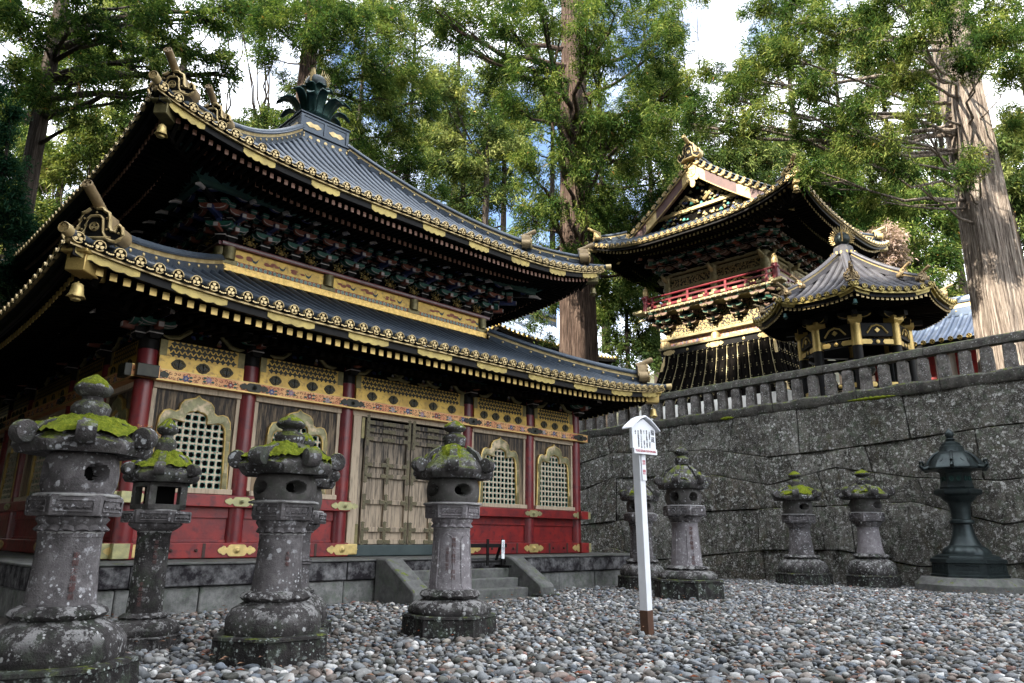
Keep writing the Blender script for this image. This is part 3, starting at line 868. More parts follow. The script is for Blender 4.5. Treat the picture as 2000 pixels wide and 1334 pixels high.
CREST = crest_mb().build('eave_tile', [GOLDP, BLACKM], HALL, 35)
CREST.location = (0, 0, 0)
def flowers_mb(L):
    """vine scrolls and flowers painted on the band, centred, facing -Y, height 0.2"""
    b = MB(); rr = random.Random(11); x = -L
    i = 0
    while x < L:
        for sg in (-1, 1):
            cx, cz = x+rr.uniform(0.0, 0.03), sg*rr.uniform(0.035, 0.05)
            R0 = rr.uniform(0.030, 0.042); a0 = rr.uniform(0, 2*PI); dr = rr.choice((-1, 1))
            pts = [(cx+R0*(1-0.8*t/9)*math.cos(a0+dr*t*0.62), cz+R0*(1-0.8*t/9)*math.sin(a0+dr*t*0.62)) for t in range(10)]
            for (u0, v0), (u1, v1) in zip(pts, pts[1:]):
                d = math.hypot(u1-u0, v1-v0)+1e-6; nx, nz = -(v1-v0)/d*0.007, (u1-u0)/d*0.007
                b.add([(u0+nx, 0, v0+nz), (u1+nx, 0, v1+nz), (u1-nx, 0, v1-nz), (u0-nx, 0, v0-nz)], [(0, 1, 2, 3)], 0)
        i += 1
        if i % 5 == 3:
            mt = (1, 2, 3, 4)[(i//5) % 4]
            cz = rr.uniform(-0.03, 0.02); cx = x+0.04
            for sgn, dz in ((1, -0.035), (1, 0.03), (-1, -0.03)):
                lx = cx+0.085*sgn*(1 if (i//5) % 2 else -1)
                lf = [(0, 0), (0.03, 0.022), (0.055, 0.016), (0.075, 0), (0.055, -0.016), (0.03, -0.022)]
                b.add([(lx+(u-0.03)*sgn, -0.002, cz+dz+v) for u, v in lf], [tuple(range(6))], 5)
            n = 12
            ring = [((0.075 if k % 2 == 0 else 0.045)*math.cos(PI*k/6+0.3), (0.075 if k % 2 == 0 else 0.045)*math.sin(PI*k/6+0.3)) for k in range(n)]
            b.add([(cx+u, -0.004, cz+v) for u, v in ring], [tuple(range(n))], mt)
            b.add([(cx+0.024*math.cos(k*PI/4), -0.006, cz+0.024*math.sin(k*PI/4)) for k in range(8)], [tuple(range(8))], 1 if mt != 1 else 3)
        x += 0.085
    return b
def pattern_mb(hw, h):
    """rows of dark six armed stars on the gold board, facing -Y"""
    b = MB(); sp = 0.105; rows = 3; row = 0
    for j in range(rows):
        z = (j+0.5)*h/rows
        x = -hw+sp*(0.5 if j % 2 else 1.0)
        while x < hw-sp*0.4:
            n = 8
            ring = [((0.070 if k % 2 == 0 else 0.036)*math.cos(PI*k/4), (0.070 if k % 2 == 0 else 0.036)*math.sin(PI*k/4)) for k in range(n)]
            b.add([(x+u, 0, z+v) for u, v in ring], [tuple(range(n))], 0)
            x += sp
    return b
def oval_mb():
    b = MB()
    out = [(0.135, 0), (0.118, 0.035), (0.10, 0.05), (0.07, 0.085), (0.03, 0.095), (0, 0.105)]
    poly = out + [(-x, y) for x, y in out[-2::-1]] + [(-x, -y) for x, y in out[1:]] + [(x, -y) for x, y in out[-2:0:-1]]
    b.prism(poly, lambda u, v, w: (u, -w, v), 0.016, 0)
    b.tube([(x*0.80, -0.018, y*0.80) for x, y in poly]+[(poly[0][0]*0.8, -0.018, 0)], 0.006, 4, 1)
    for sx in (-1, 1):
        b.tube([(sx*0.02, -0.018, -0.06), (sx*0.055, -0.02, -0.03), (sx*0.075, -0.02, 0.01), (sx*0.04, -0.018, 0.055), (sx*0.015, -0.018, 0.03)], 0.008, 4, 1)
    b.tube([(0, -0.018, -0.08), (0, -0.02, 0.08)], 0.007, 4, 2)
    return b
def kaeru_mb():
    """gilt frog-leg strut with carved foliage between the brackets, facing -Y"""
    b = MB()
    for sx in (-1, 1):
        b.tube([(sx*0.06, -0.02, 0.32), (sx*0.22, -0.03, 0.33), (sx*0.34, -0.03, 0.20), (sx*0.5, -0.03, 0.06), (sx*0.68, -0.03, 0.03), (sx*0.78, -0.02, 0.06)], [0.03, 0.045, 0.05, 0.045, 0.04, 0.015], 6, 0)
    rr = random.Random(5)
    for k in range(26):
        x, z = rr.uniform(-0.30, 0.30), rr.uniform(0.02, 0.26)
        if abs(x) > 0.36-z*0.6: continue
        s = rr.uniform(0.03, 0.06)
        b.taper((x, rr.uniform(-0.05, -0.01), z), (s*1.4, s), (s*0.6, s*0.5), s*1.2, rr.choice((1, 2, 3, 4, 0)))
    block(b, (0, -0.03, 0.36), 0.17, 0.14, 2, 4)
    return b
FIT_BIG = FIT_SM = STRAP = OVAL = BRK = KAE = None
def hall_wall(k, detailed=True):
    global FIT_BIG, FIT_SM, OVAL, BRK, KAE
    M = rotz(-k)
    Y = -6.0
    P = lambda x, y, z: M @ Vector((x, Y+y, z))
    rz = -k*PI/2
    def bld(b, name, mats, smooth=None, bevel=None, par=HALL):
        return b.build(name, mats, par, smooth, M @ Matrix.Translation((0, Y, 0)), bevel)
    for x in COLX[:-1] if True else COLX:
        b = MB(); b.lathe([(0.75, 0.168), (3.9, 0.165), (4.8, 0.15)], 20, (x, 0, 0), 0)
        if detailed: b.lathe([(4.12, 0.172), (4.45, 0.170)], 16, (x, 0, 0), 1); b.lathe([(4.46, 0.175), (4.72, 0.165)], 16, (x, 0, 0), 2)
        bld(b, 'column', [REDC, REDD, BLACK], 50)
    for s0_, s1_ in (((-6.32, -1.62), (1.62, 6.32)) if k == 0 else ((-6.32, 6.32),)):
        b = MB(); b.span(s0_, s1_, -0.23, 0.1, 0.79, 1.06); bld(b, 'base_beam', [RED], 30, 0.012)
        b = MB(); b.span(s0_, s1_, -0.22, 0.1, 1.70, 1.92); bld(b, 'waist_beam', [RED], 30, 0.012)
    for x0, x1 in zip(COLX, COLX[1:]):
        if k == 0 and x0 == -1.77: continue
        b = MB()
        b.span(x0+0.1, x1-0.1, -0.02, 0.05, 1.0, 1.75)
        b.span(x0+0.16, x1-0.16, -0.055, -0.021, 1.50, 1.70); b.span(x0+0.16, x1-0.16, -0.05, -0.021, 1.06, 1.11)
        bld(b, 'red_panel', [RED], 30, 0.006)
    ex_ = 6.42 if detailed else 6.2
    b = MB(); b.span(-ex_, ex_, -0.26, 0.12, 3.895, 4.11); nb = bld(b, 'painted_band', [BAND], 30, 0.008)
    b = MB(); b.span(-ex_, ex_, -0.268, -0.262, 3.892, 3.915); b.span(-ex_, ex_, -0.268, -0.262, 4.095, 4.112); bld(b, 'band_edging', [GOLD], None, None, nb)
    bb = MB(); bb.span(-5.9, 5.9, 0.06, 0.14, 4.0, 5.75); bld(bb, 'wall_backing', [BLACKM])
    if not detailed:
        b = MB(); b.span(-5.95, 5.95, -0.03, 0.05, 1.9, 3.9); bld(b, 'wall_boards', [WOODP])
        return
    fl = flowers_mb(6.0); fl.build('painted_flowers', [BROWNP, GREYW, BLUEF, VIOLF, REDF, GREEN], nb, None, M @ Matrix.Translation((0, Y-0.2635, 4.0)))
    # fittings on the beams
    if FIT_BIG is None:
        FIT_BIG = fitting_mb(0.74, 0.21).build('gilt_fitting', [GOLDB], HALL, 40)
        FIT_SM = fitting_mb(0.66, 0.17).build('bronze_fitting', [GOLDD2], HALL, 40)
        OVAL = oval_mb().build('oval_plate', [BLACKG, GOLDD, BLACKM], HALL, 40)
        BRK = bracket_mb(2, 0.28, 0.20, 0.15, 0.66).build('bracket_cluster', BR_MATS, HALL, None)
        KAE = kaeru_mb().build('carved_strut', [GOLDD, GREEN, BLUE, ORANGE, GREYW], HALL, 40)
        first = True
    else: first = False
    def put(src, loc, rzz=0.0):
        nonlocal first
        o = place_copy(src, HALL, tuple(P(*loc)), (0, 0, rz+rzz))
        return o
    for x in COLX:
        xx = x if abs(x) < 5.9 else x*0.995
        put(FIT_BIG, (xx, -0.232, 0.925)); put(FIT_SM, (xx, -0.222, 1.81))
        d = put(FIT_SM, (xx, -0.27, 4.003)); d.name = 'band_fitting'
        if d.data.name.startswith('bronze_fitting'):
            d.data = BANDFIT
    for x in COLX:
        for sx in (-1, 1):
            xs = x+sx*0.62
            if abs(xs) < 6.2 and not (abs(xs) < 1.7):
                b = MB()
                b.span(xs-0.028, xs+0.028, -0.238, -0.231, 0.80, 1.05, 0)
                b.lathe([(0, 0.03), (0.02, 0.028), (0.035, 0.012)], 8, (0, 0, 0), 0)
                for i in range(len(b.v)-24, len(b.v)):
                    q = b.v[i]; b.v[i] = (xs+sx*0.14+q[0], -0.231-q[2], 0.925+q[1])
                bld(b, 'iron_strap', [IRON], 40)
    # corner caps of the beams
    for x in (-6.33, 6.33):
        for za_, zb_, yy_ in ((0.80, 1.05, -0.245), (1.715, 1.905, -0.238)):
            b = MB(); b.span(x-0.09, x+0.09, yy_, 0.02, za_, zb_); bld(b, 'beam_end_cap', [GOLDD2], 30, 0.01)
        b = MB(); sgn = 1 if x > 0 else -1
        b.span(x-0.02*sgn, x+0.10*sgn, -0.272, 0.1, 3.89, 4.115); bld(b, 'band_end_cap', [BLACKG], 30, 0.01)
    # bays
    for i, (x0, x1) in enumerate(zip(COLX, COLX[1:])):
        xc = (x0+x1)/2; door = (i == 2 and k == 0)
        b = MB(); b.span(x0+0.15, x1-0.15, -0.10, 0.05, 3.78, 3.89); bld(b, 'head_timber', [WOODL], 30, 0.008)
        if not door:
            b = MB(); b.span(x0+0.14, x1-0.14, -0.03, 0.04, 1.98, 3.80); wp = bld(b, 'wall_board', [WOODP])
            b = MB(); b.span(x0+0.17, x1-0.17, -0.16, 0.0, 1.93, 2.03); bld(b, 'window_sill', [WOODL], 30, 0.01)
            for xe in (x0+0.19, x1-0.19):
                b = MB(); b.span(xe-0.035, xe+0.035, -0.06, -0.03, 2.03, 3.78); bld(b, 'board_edging', [WOODL], None, None, wp)
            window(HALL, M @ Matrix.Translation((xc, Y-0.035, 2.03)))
        hw = (x1-x0)/2-0.17
        b = MB(); b.span(xc-hw, xc+hw, -0.12, 0.05, 4.112, 4.385); gb = bld(b, 'gold_board', [GOLDW], 30, 0.006)
        b = MB(); b.span(xc-hw, xc+hw, -0.09, 0.05, 4.388, 4.69); pb = bld(b, 'patterned_gold_board', [GOLDW], 30, 0.006)
        pt = pattern_mb(hw-0.14, 0.29); pt.build('star_pattern', [BLACKG], pb, None, M @ Matrix.Translation((xc, Y-0.0935, 4.395)))
        for sx in (-1, 1):
            b = MB(); b.span(xc+sx*hw-0.001*sx, xc+sx*(hw-0.13), -0.098, -0.091, 4.39, 4.688); b.build('board_end_plate', [GOLDD], pb, None, M @ Matrix.Translation((0, Y, 0)))
        no = 5 if door else (4 if x1-x0 > 2.1 else 3)
        for j in range(no):
            xo = xc + (j-(no-1)/2)*(2*hw-0.25)/no
            put(OVAL, (xo, -0.122, 4.25))
        put(KAE, (xc, -0.08, 4.70))
        if door: put(KAE, (xc-0.9, -0.07, 4.69)); put(KAE, (xc+0.9, -0.07, 4.69))
    for x in COLX:
        put(BRK, (x, -0.14, 4.66))
    b = MB(); b.span(-6.0, 6.0, -0.07, 0.05, 4.70, 5.15, 0); bld(b, 'frieze_board', [BLACKM])
    b = MB(); b.span(-6.6, 6.6, -0.66, -0.50, 5.10, 5.24); bld(b, 'purlin', [BLACK])
    # upper storey ------------------------------------------------------
    YU = -4.08
    Mu = M @ Matrix.Translation((0, YU, 0))
    h = 4.08
    b = MB(); b.span(-h-0.06, h+0.06, -0.10, 0.1, 7.02, 7.19); ub = b.build('embossed_gilt_sill', [GOLDE], HALL, 30, Mu, 0.012)
    b = MB(); b.span(-h, h, -0.06, 0.1, 7.19, 7.31); tb = b.build('ringed_frieze', [BROWNP], HALL, None, Mu)
    b = MB(); x = -h+0.2
    while x < h-0.1:
        if abs(abs(x)-1.36) > 0.26 and abs(x) < h-0.25:
            ring = lambda r, y: [(x+r*math.cos(j*PI/5), y, 7.25+r*math.sin(j*PI/5)) for j in range(10)]
            b.add(ring(0.05, -0.0625), [tuple(range(10))], 0); b.add(ring(0.036, -0.0645), [tuple(range(10))], 1)
            b.span(x-0.03, x+0.03, -0.0665, -0.0645, 7.246, 7.254, 2); b.span(x-0.004, x+0.004, -0.0665, -0.0645, 7.22, 7.28, 2)
        x += 0.118
    b.build('painted_rings', [CREAM, TEAL, GREYW], tb, None, Mu)
    b = MB(); b.span(-h, h, -0.05, 0.1, 7.31, 7.60); pb = b.build('gold_painting', [GOLDW], HALL, None, Mu)
    b = MB(); rr = random.Random(k+20)
    for x in (-3.6, -2.9, -2.2, -0.9, -0.2, 0.6, 2.1, 2.8, 3.5):           # brown clouds and birds
        for j in range(5):
            cx, cz, r = x+rr.uniform(-0.16, 0.16), 7.44+rr.uniform(-0.03, 0.05), rr.uniform(0.035, 0.065)
            b.add([(cx+r*1.5*math.cos(t*PI/4), -0.0535-0.0004*j, cz+r*0.7*math.sin(t*PI/4)) for t in range(8)], [tuple(range(8))], 0)
        cx = x+0.27
        b.add([(cx-0.11, -0.056, 7.50), (cx-0.04, -0.056, 7.44), (cx+0.02, -0.056, 7.43), (cx+0.10, -0.056, 7.51), (cx+0.06, -0.056, 7.41), (cx+0.02, -0.056, 7.37), (cx-0.05, -0.056, 7.39)], [tuple(range(7))], 1)
    b.build('painted_birds', [BROWNP, TEALD], pb, None, Mu)
    for x in (-h+0.12, -1.36, 1.36, h-0.12):
        b = MB(); b.span(x-0.2, x+0.2, -0.075, 0.05, 7.20, 7.32); b.lathe([(7.3, 0.15), (7.6, 0.15)], 14, (x, -0.02, 0)); b.build('upper_post', [GOLDD], HALL, 40, Mu)
    b = MB(); b.span(-h-0.1, h+0.1, -0.16, 0.1, 7.60, 7.69, 0); b.span(-h-0.1, h+0.1, -0.165, -0.155, 7.63, 7.645, 1); b.span(-h-0.1, h+0.1, -0.165, -0.155, 7.655, 7.665, 1)
    b.build('upper_rail', [REDD, GREYW], HALL, None, Mu)
    b = MB(); b.span(-h, h, 0.0, 0.1, 7.6, 9.2); b.build('upper_backing', [BLACKM], HALL, None, Mu)
    # painted cove under the upper eave
    b = MB()
    A = [(-5.2, -1.10, 8.50), (5.2, -1.10, 8.50), (5.9, -1.62, 8.88), (-5.9, -1.62, 8.88)]
    b.add(A, [(0, 1, 2, 3)], 0)
    for i in range(12):
        x = -4.7+i*9.4/11
        for (s_, mt, e) in ((0.30, 1, 0.004), (0.2, 2, 0.008)):
            q = []
            for dx, t in ((0, 0.5-s_*1.4), (s_, 0.5), (0, 0.5+s_*1.4), (-s_, 0.5)):
                q.append((x*(1+0.13*t)+dx, -1.10-0.52*t-e, 8.50+0.38*t-e))
            b.add(q, [(0, 1, 2, 3)], mt)
    b.build('painted_cove', [GREEND, BLACKM, BROWND], HALL, None, Mu)
    b = MB(); b.span(-5.2, 5.2, -1.13, -1.0, 8.42, 8.51); b.build('cove_beam', [GREEND], HALL, None, Mu)

BLUEF = mat('blue petals', (0.06, 0.09, 0.24), (0.04, 0.06, 0.16), 12, 0.6)
VIOLF = mat('violet petals', (0.36, 0.22, 0.30), (0.28, 0.16, 0.22), 12, 0.6)
REDF = mat('dark red petals', (0.22, 0.03, 0.03), (0.16, 0.02, 0.02), 12, 0.6)
TEALD = mat('dark teal feathers', (0.02, 0.06, 0.06), (0.015, 0.04, 0.05), 12, 0.6)
GREEND = mat('dark green paint', (0.015, 0.06, 0.045), (0.01, 0.04, 0.035), 6, 0.7)
BROWND = mat('dark brown paint', (0.05, 0.025, 0.02), (0.03, 0.018, 0.015), 20, 0.7)
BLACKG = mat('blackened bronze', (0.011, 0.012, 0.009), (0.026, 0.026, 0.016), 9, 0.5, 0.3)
GOLDB = mat('brass fitting', (0.66, 0.50, 0.20), (0.46, 0.35, 0.14), 8, 0.42, 0.5, 0.2, 40)
GOLDD2 = mat('greenish brass fitting', (0.40, 0.37, 0.18), (0.26, 0.26, 0.14), 8, 0.45, 0.45, 0.2, 40)
GOLDE = mat('embossed gilding', (0.82, 0.56, 0.18), (0.55, 0.36, 0.10), 14, 0.42, 0.5, 0.7, 22)
REDC = mat('worn red column', (0.105, 0.010, 0.015), (0.18, 0.013, 0.013), 1.6, 0.38, 0.0, 0.1, 25, rvar=0.1, c3=(0.09, 0.008, 0.014), s3=6)
_bf = fitting_mb(0.60, 0.165).build('band_fitting', [BLACKG], HALL, 40)
BANDFIT = _bf.data
bpy.data.objects.remove(_bf)

hall_wall(0); hall_wall(1); hall_wall(2, False); hall_wall(3, False)
for o in (FIT_BIG, FIT_SM, OVAL, BRK, KAE): bpy.data.objects.remove(o)      # the patterns the copies came from

# the door -----------------------------------------------------------
def door():
    Y = -6.0
    T = Matrix.Translation((0, Y, 0))
    for sx in (-1, 1):
        b = MB(); b.span(sx*1.60, sx*1.40, -0.10, 0.05, 1.03, 3.78); b.build('door_post', [WOODL], HALL, 30, T, 0.01)
        b = MB(); b.span(sx*1.385, sx*1.29, -0.05, 0.05, 1.03, 3.78); b.build('door_jamb', [WOOD], HALL, 30, T, 0.01)
    b = MB(); b.span(-1.62, 1.62, -0.20, 0.05, 0.79, 1.02); b.build('door_threshold', [THRES], HALL, 30, T, 0.01)
    for sx in (-1, 1):
        b = MB(); b.span(sx*1.72, sx*1.40, -0.24, 0.05, 0.82, 1.04); b.build('threshold_cap', [GOLDB], HALL, 30, T, 0.02)
        b = MB(); b.span(sx*1.38, sx*1.30, -0.062, -0.05, 1.05, 1.45); b.span(sx*1.36, sx*1.28, -0.062, -0.05, 3.3, 3.76); b.build('frame_plate', [GOLDD], HALL, None, T)
    zr = [1.08, 1.34, 1.93, 2.50, 2.74, 3.31, 3.50, 3.67]
    for sx in (-1, 1):
        x0, x1 = (0.012, 1.27) if sx > 0 else (-1.27, -0.012)
        b = MB(); b.span(x0, x1, -0.035, 0.02, 1.03, 3.73)
        for x in (x0+0.055, x1-0.055): b.span(x-0.055, x+0.055, -0.095, -0.03, 1.03, 3.73)
        xm = (x0+x1)/2
        b.span(xm-0.045, xm+0.045, -0.092, -0.03, 1.05, 2.78)
        for z in zr: b.span(x0+0.06, x1-0.06, -0.0935, -0.03, z-0.052, z+0.052)
        dl = b.build('door_leaf', [WOOD], HALL, 30, T, 0.008)
        for z in zr:
            for x, arms in ((x0+0.055, (1, 1, 0, 1) ), (xm, (1, 1, 1, 1) if z < 2.8 else (1, 0, 1, 0)), (x1-0.055, (0, 1, 1, 1))):
                c = cross_fit_mb(0.34 if x != xm else 0.36, 0.075, arms)
                c.build('door_fitting', [DOORFIT], dl, 40, T @ Matrix.Translation((x, -0.096, z)))
DOORFIT = mat('brown bronze door fitting', (0.125, 0.105, 0.055), (0.07, 0.062, 0.035), 9, 0.6, 0.25, 0.2, 40)
THRES = mat('verdigris threshold', (0.035, 0.055, 0.055), (0.02, 0.035, 0.037), 4, 0.6)
door()

# lower roof and its eaves ----------------------------------------------
LR = tile_mesh(lo, 0.30, 0.078, n=8).build('lower_roof', [TILE], HALL, 40)
UR = tile_mesh(up, 0.287, 0.078, n=12).build('upper_roof', [TILE], HALL, 40)
def discs(root, rf, sp, src, front=(0,), r=0.088, name='eave_tile', mats=None, dz=0.03, stuff_sides=(1,)):
    for k in front:
        for x in rf.rows(k, sp)[0]:
            p = rf.pt(k, x, 0, dz)
            place_copy(src, root, tuple(p), (0, 0, -k*PI/2))
    if stuff_sides:
        b = MB(); base = crest_mb(r)
        for k in stuff_sides:
            for x in rf.rows(k, sp)[0]:
                b.merge(base, facing(rf.pt(k, x, 0, dz), -k*PI/2))
        o = b.build(name+'s', mats or [GOLDP, BLACKM], root, 35)
        tag(o, kind='stuff')
discs(HALL, lo, 0.30, CREST, stuff_sides=(1, 2, 3)); discs(HALL, up, 0.287, CREST, stuff_sides=(1, 2, 3))
bpy.data.objects.remove(CREST)

def pendants_mb(rf, sp, sides, w=0.075, drop=0.085):
    """sagging flat tile ends between the round ones"""
    b = MB()
    for k in sides:
        xs, st = rf.rows(k, sp)
        for x in xs[:-1]:
            pts = []
            for i in range(7):
                u = i/6; xx = x+0.06+(st-0.12)*u
                sag = 0.030*math.sin(PI*u)
                pts.append((xx, -sag))
            top = [rf.pt(k, xx, 0.02, 0.015+s) for xx, s in pts]; bot = [rf.pt(k, xx, 0.02, -0.055+s*1.2) for xx, s in pts]
            out = rotz(-k) @ Vector((0, -0.045, 0))
            vs = [p+out for p in top]+[p+out for p in bot]
            b.add(vs, [(i, i+1, 8+i, 7+i) for i in range(6)], 1)
            mid = [(0.22, 0.0), (0.4, 0.3), (0.5, 0.0), (0.6, 0.3), (0.78, 0)]
            for u in (0.25, 0.42, 0.58, 0.75):
                c = rf.pt(k, x+0.06+(st-0.12)*u, 0.02, -0.02-0.03*math.sin(PI*u)) + out*1.06
                ax = rotz(-k) @ Vector((1, 0, 0))
                b.add([c+ax*(0.016*math.cos(t*PI/3))+Vector((0, 0, 0.014*math.sin(t*PI/3))) for t in range(6)], [tuple(range(6))], 0)
    return b
def eaves(root, rf, sp, sides=(0, 1, 2, 3), g=GOLDP, scale=1.0):
    tag(pendants_mb(rf, sp, sides).build('pendant_tiles', [g, BLACKM], root), kind='stuff')
    eave_ring(rf, 0.03, -0.075, -0.105, 0.12, 0, (0, 3)).build('gilt_eave_lip', [g], root); eave_ring(rf, 0.03, -0.075, -0.105, 0.12, 0, (1, 2)).build('shade_eave_lip', [BLACKG], root)  # on left and back the gilt lip is black, standing in for shade
    eave_ring(rf, 0.10, -0.10, -0.24, 0.10, 0, sides).build('eave_board', [BLACK], root)
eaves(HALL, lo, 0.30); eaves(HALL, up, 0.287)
OLIVEG = mat('olive gilding', (0.40, 0.31, 0.095), (0.25, 0.19, 0.06), 5, 0.45, 0.45, 0.4, 26)
def eave_plates(root, rf, xs, inset, dz, L, H, k=0, mt=None):
    """cloud shaped gilt plates on the black eave board"""
    for x in xs:
        b = MB()
        n = 16
        top = [(-L/2+L*i/n, H/2) for i in range(n+1)]
        bot = [(L/2-L*i/n*1.0, -H/2*(0.55+0.45*abs(math.sin(i*PI/4)))*(0.5+0.5*min(1, i/3, (n-i)/3))) for i in range(n+1)]
        poly = top+bot
        def to(u, v, w, x=x):
            al, dp, D = rf.side(k)
            xx = x+u
            z = rf.z(k, min(al, max(-al, xx*al/(al-inset))), 0)
            return rotz(-k) @ Vector((xx, -(dp-inset)-w, z+dz+v))
        b.prism(poly, to, 0.014)
        b.build('eave_plate', [mt or OLIVEG], root)
eave_plates(HALL, lo, [-7.35, -5.9, -4.2, -2.5, -0.8, 0.9, 2.6, 4.3, 5.9, 7.35], 0.10, -0.18, 0.95, 0.15)
eave_plates(HALL, up, [-6.1, -4.6, -3.05, -1.5, 0, 1.5, 3.05, 4.6, 6.1], 0.10, -0.20, 0.70, 0.17)

# rafters
def rafter_rows(root, rf, sp, inset, dz, w, h, length, slope, endmat, k_parts, k_stuff, nm='rafter_end', nmax=100):
    b = MB()
    for k in range(4): b.merge(rafters_mb(rf, k, sp, inset, dz, w, h, length, slope))
    b.build('rafters', [BLACKM], root)
    proto = MB(); proto.box((0, -0.004, 0), (w*1.03, 0.02, h*1.03))
    src = None
    for k in k_parts:
        for x, y, z, L in rafter_set(rf, k, sp, inset, dz, w, h, length, slope):
            if src is None:
                src = proto.build(nm, [endmat], root); o = src
                o.location = rotz(-k) @ Vector((x, y, z)); o.rotation_euler = (0, 0, -k*PI/2)
            else:
                place_copy(src, root, tuple(rotz(-k) @ Vector((x, y, z))), (0, 0, -k*PI/2))
    if k_stuff:
        b = MB()
        for k in k_stuff:
            for x, y, z, L in rafter_set(rf, k, sp, inset, dz, w, h, length, slope):
                b.merge(proto, facing(rotz(-k) @ Vector((x, y, z)), -k*PI/2))
        tag(b.build(nm+'s', [endmat], root), kind='stuff')
rafter_rows(HALL, lo, 0.205, 0.30, -0.315, 0.105, 0.125, 1.75, 0.20, GOLD, (0,), (1, 2, 3))
rafter_rows(HALL, lo, 0.205, 1.00, -0.40, 0.09, 0.11, 1.0, 0.18, BLACKM, (), (0, 1), 'inner_rafter_end')
rafter_rows(HALL, up, 0.165, 0.30, -0.33, 0.075, 0.105, 1.0, 0.12, RAFT, (), (0, 1, 2, 3))
rafter_rows(HALL, up, 0.165, 0.95, -0.37, 0.075, 0.10, 1.8, 0.15, RAFT, (), (0, 1, 2, 3), 'inner_rafter_end')
soffit_mb(lo, 0.15, -0.245, 2.3, 5.62).build('lower_soffit', [BLACKM], HALL)
soffit_mb(up, 0.15, -0.245, 2.8, 9.05).build('upper_soffit', [BLACKM], HALL)

# brackets of the upper storey
BRU = bracket_mb(3, 0.29, 0.25, 0.15, 0.60).build('bracket_cluster', BR_MATS, HALL, None)
FLO = None
def ornament_mb():
    b = MB(); rr = random.Random(9)
    for j in range(34):
        x = rr.gauss(0, 0.075); z = abs(rr.gauss(0, 0.13))
        s = rr.uniform(0.018, 0.04)
        b.lathe([(-s, 0.002), (-s*0.4, s), (s*0.5, s*0.8), (s, 0.002)], 6, (x*(1.3-z*1.6), rr.uniform(-0.06, 0.0), z), rr.choice((0, 0, 1)))
    return b
FLO = ornament_mb().build('gilt_flower', [GOLD, GOLDD], HALL, 60)
first = True
for k in (0, 1):
    Mk = rotz(-k)
    for i in range(11):
        x = -4.0+8.0*i/10
        p = Mk @ Vector((x, -4.16, 7.72))
        place_copy(BRU, HALL, tuple(p), (0, 0, -k*PI/2))
        if i < 10:
            p = Mk @ Vector((x+0.4, -4.24, 7.72)); place_copy(FLO, HALL, tuple(p), (0, 0, -k*PI/2))
for q, (sx, sy) in enumerate(((-1, -1),)):
    o = place_copy(BRU, HALL, (sx*4.12, sy*4.12, 7.72), (0, 0, -PI/4), (1, 1.4, 1))
o = place_copy(BRU, HALL, (4.12, -4.12, 7.72), (0, 0, PI/4), (1, 1.4, 1))
bpy.data.objects.remove(BRU); bpy.data.objects.remove(FLO)

# hips, their ornaments, corner rafters
corner_ridges(HALL, lo, 3.75, 0.50, 0.25, 0.33, 0.95, 0.55)
corner_ridges(HALL, up, 5.85, 1.75, 0.25, 0.33, 0.85, 0.5, stub=(0.48, 0.9, 0.5))
for rf, zc, s in ((lo, -0.34, 0.30), (up, -0.36, 0.26)):
    for q in range(4):
        p = rf.hip(q, 0.25); ang = {0: -PI/4, 1: -3*PI/4, 2: 3*PI/4, 3: PI/4}[q]
        b = MB(); b.span(-s*0.5, s*0.5, -0.12, 0.5, zc-s*0.55, zc+s*0.35, 0); b.span(-s*0.68, s*0.68, -0.2, 0.45, zc+s*0.35, zc+s*0.55, 0)
        cb = b.build('corner_rafter_cap', [GOLD if rf is lo else GOLDD], HALL, 30, facing(p, ang), 0.015)
        b = MB(); b.add([(-0.1, 0.45, zc-0.1), (0.1, 0.45, zc-0.1), (0.1, 0.45, zc+0.08), (-0.1, 0.45, zc+0.08), (-0.1, 3.2, zc+0.42), (0.1, 3.2, zc+0.42), (0.1, 3.2, zc+0.6), (-0.1, 3.2, zc+0.6)],
                        [(0, 1, 2, 3), (4, 5, 6, 7), (0, 1, 5, 4), (1, 2, 6, 5), (2, 3, 7, 6), (3, 0, 4, 7)])
        b.build('corner_rafter', [BLACKM], HALL, None, facing(p, ang))
        # crest on the last corner tile
        pc = rf.hip(q, 0.0)
        ct = MB(); ct.tube([(0, 0.5, 0.06), (0, 0.0, 0.02), (0, -0.14, 0.03)], 0.075, 10, 2); ct.tube([(0, -0.02, 0.02), (0, -0.16, 0.035)], 0.088, 12, 0)
        ct.merge(crest_mb(0.088, 0.03), Matrix.Translation((0, -0.16, 0.035)))
        ct.build('corner_tile', [GOLDP, BLACKM, TILE], HALL, 40, facing(pc+Vector((0, 0, 0.03)), ang))

# roof cap and finial ----------------------------------------------------
b = MB()
zb = 13.00
b.span(-1.02, 1.02, -1.02, 1.02, zb-0.12, zb+0.06); b.span(-0.94, 0.94, -0.94, 0.94, zb+0.06, zb+0.34); b.span(-1.0, 1.0, -1.0, 1.0, zb+0.34, zb+0.40)
b.span(-0.84, 0.84, -0.84, 0.84, zb+0.40, zb+1.02)
for sx in (-1, 1):
    for sy in (-1, 1): b.span(sx*0.87, sx*0.76, sy*0.87, sy*0.76, zb+0.40, zb+1.0)
for k in range(4):
    bb = MB(); bb.span(-0.05, 0.05, -0.865, -0.8, zb+0.4, zb+1.0); bb.span(-0.8, 0.8, -0.86, -0.8, zb+0.92, zb+1.01); bb.span(-0.8, 0.8, -0.86, -0.8, zb+0.40, zb+0.47); b.merge(bb, rotz(k))
b.span(-0.90, 0.90, -0.90, 0.90, zb+1.02, zb+1.07)
b.lathe([(zb+1.07, 0.72), (zb+1.15, 0.71), (zb+1.24, 0.62), (zb+1.32, 0.42), (zb+1.36, 0.2)], 28)
cap = b.build('roof_cap', [TILE], HALL, 40, None, 0.012)
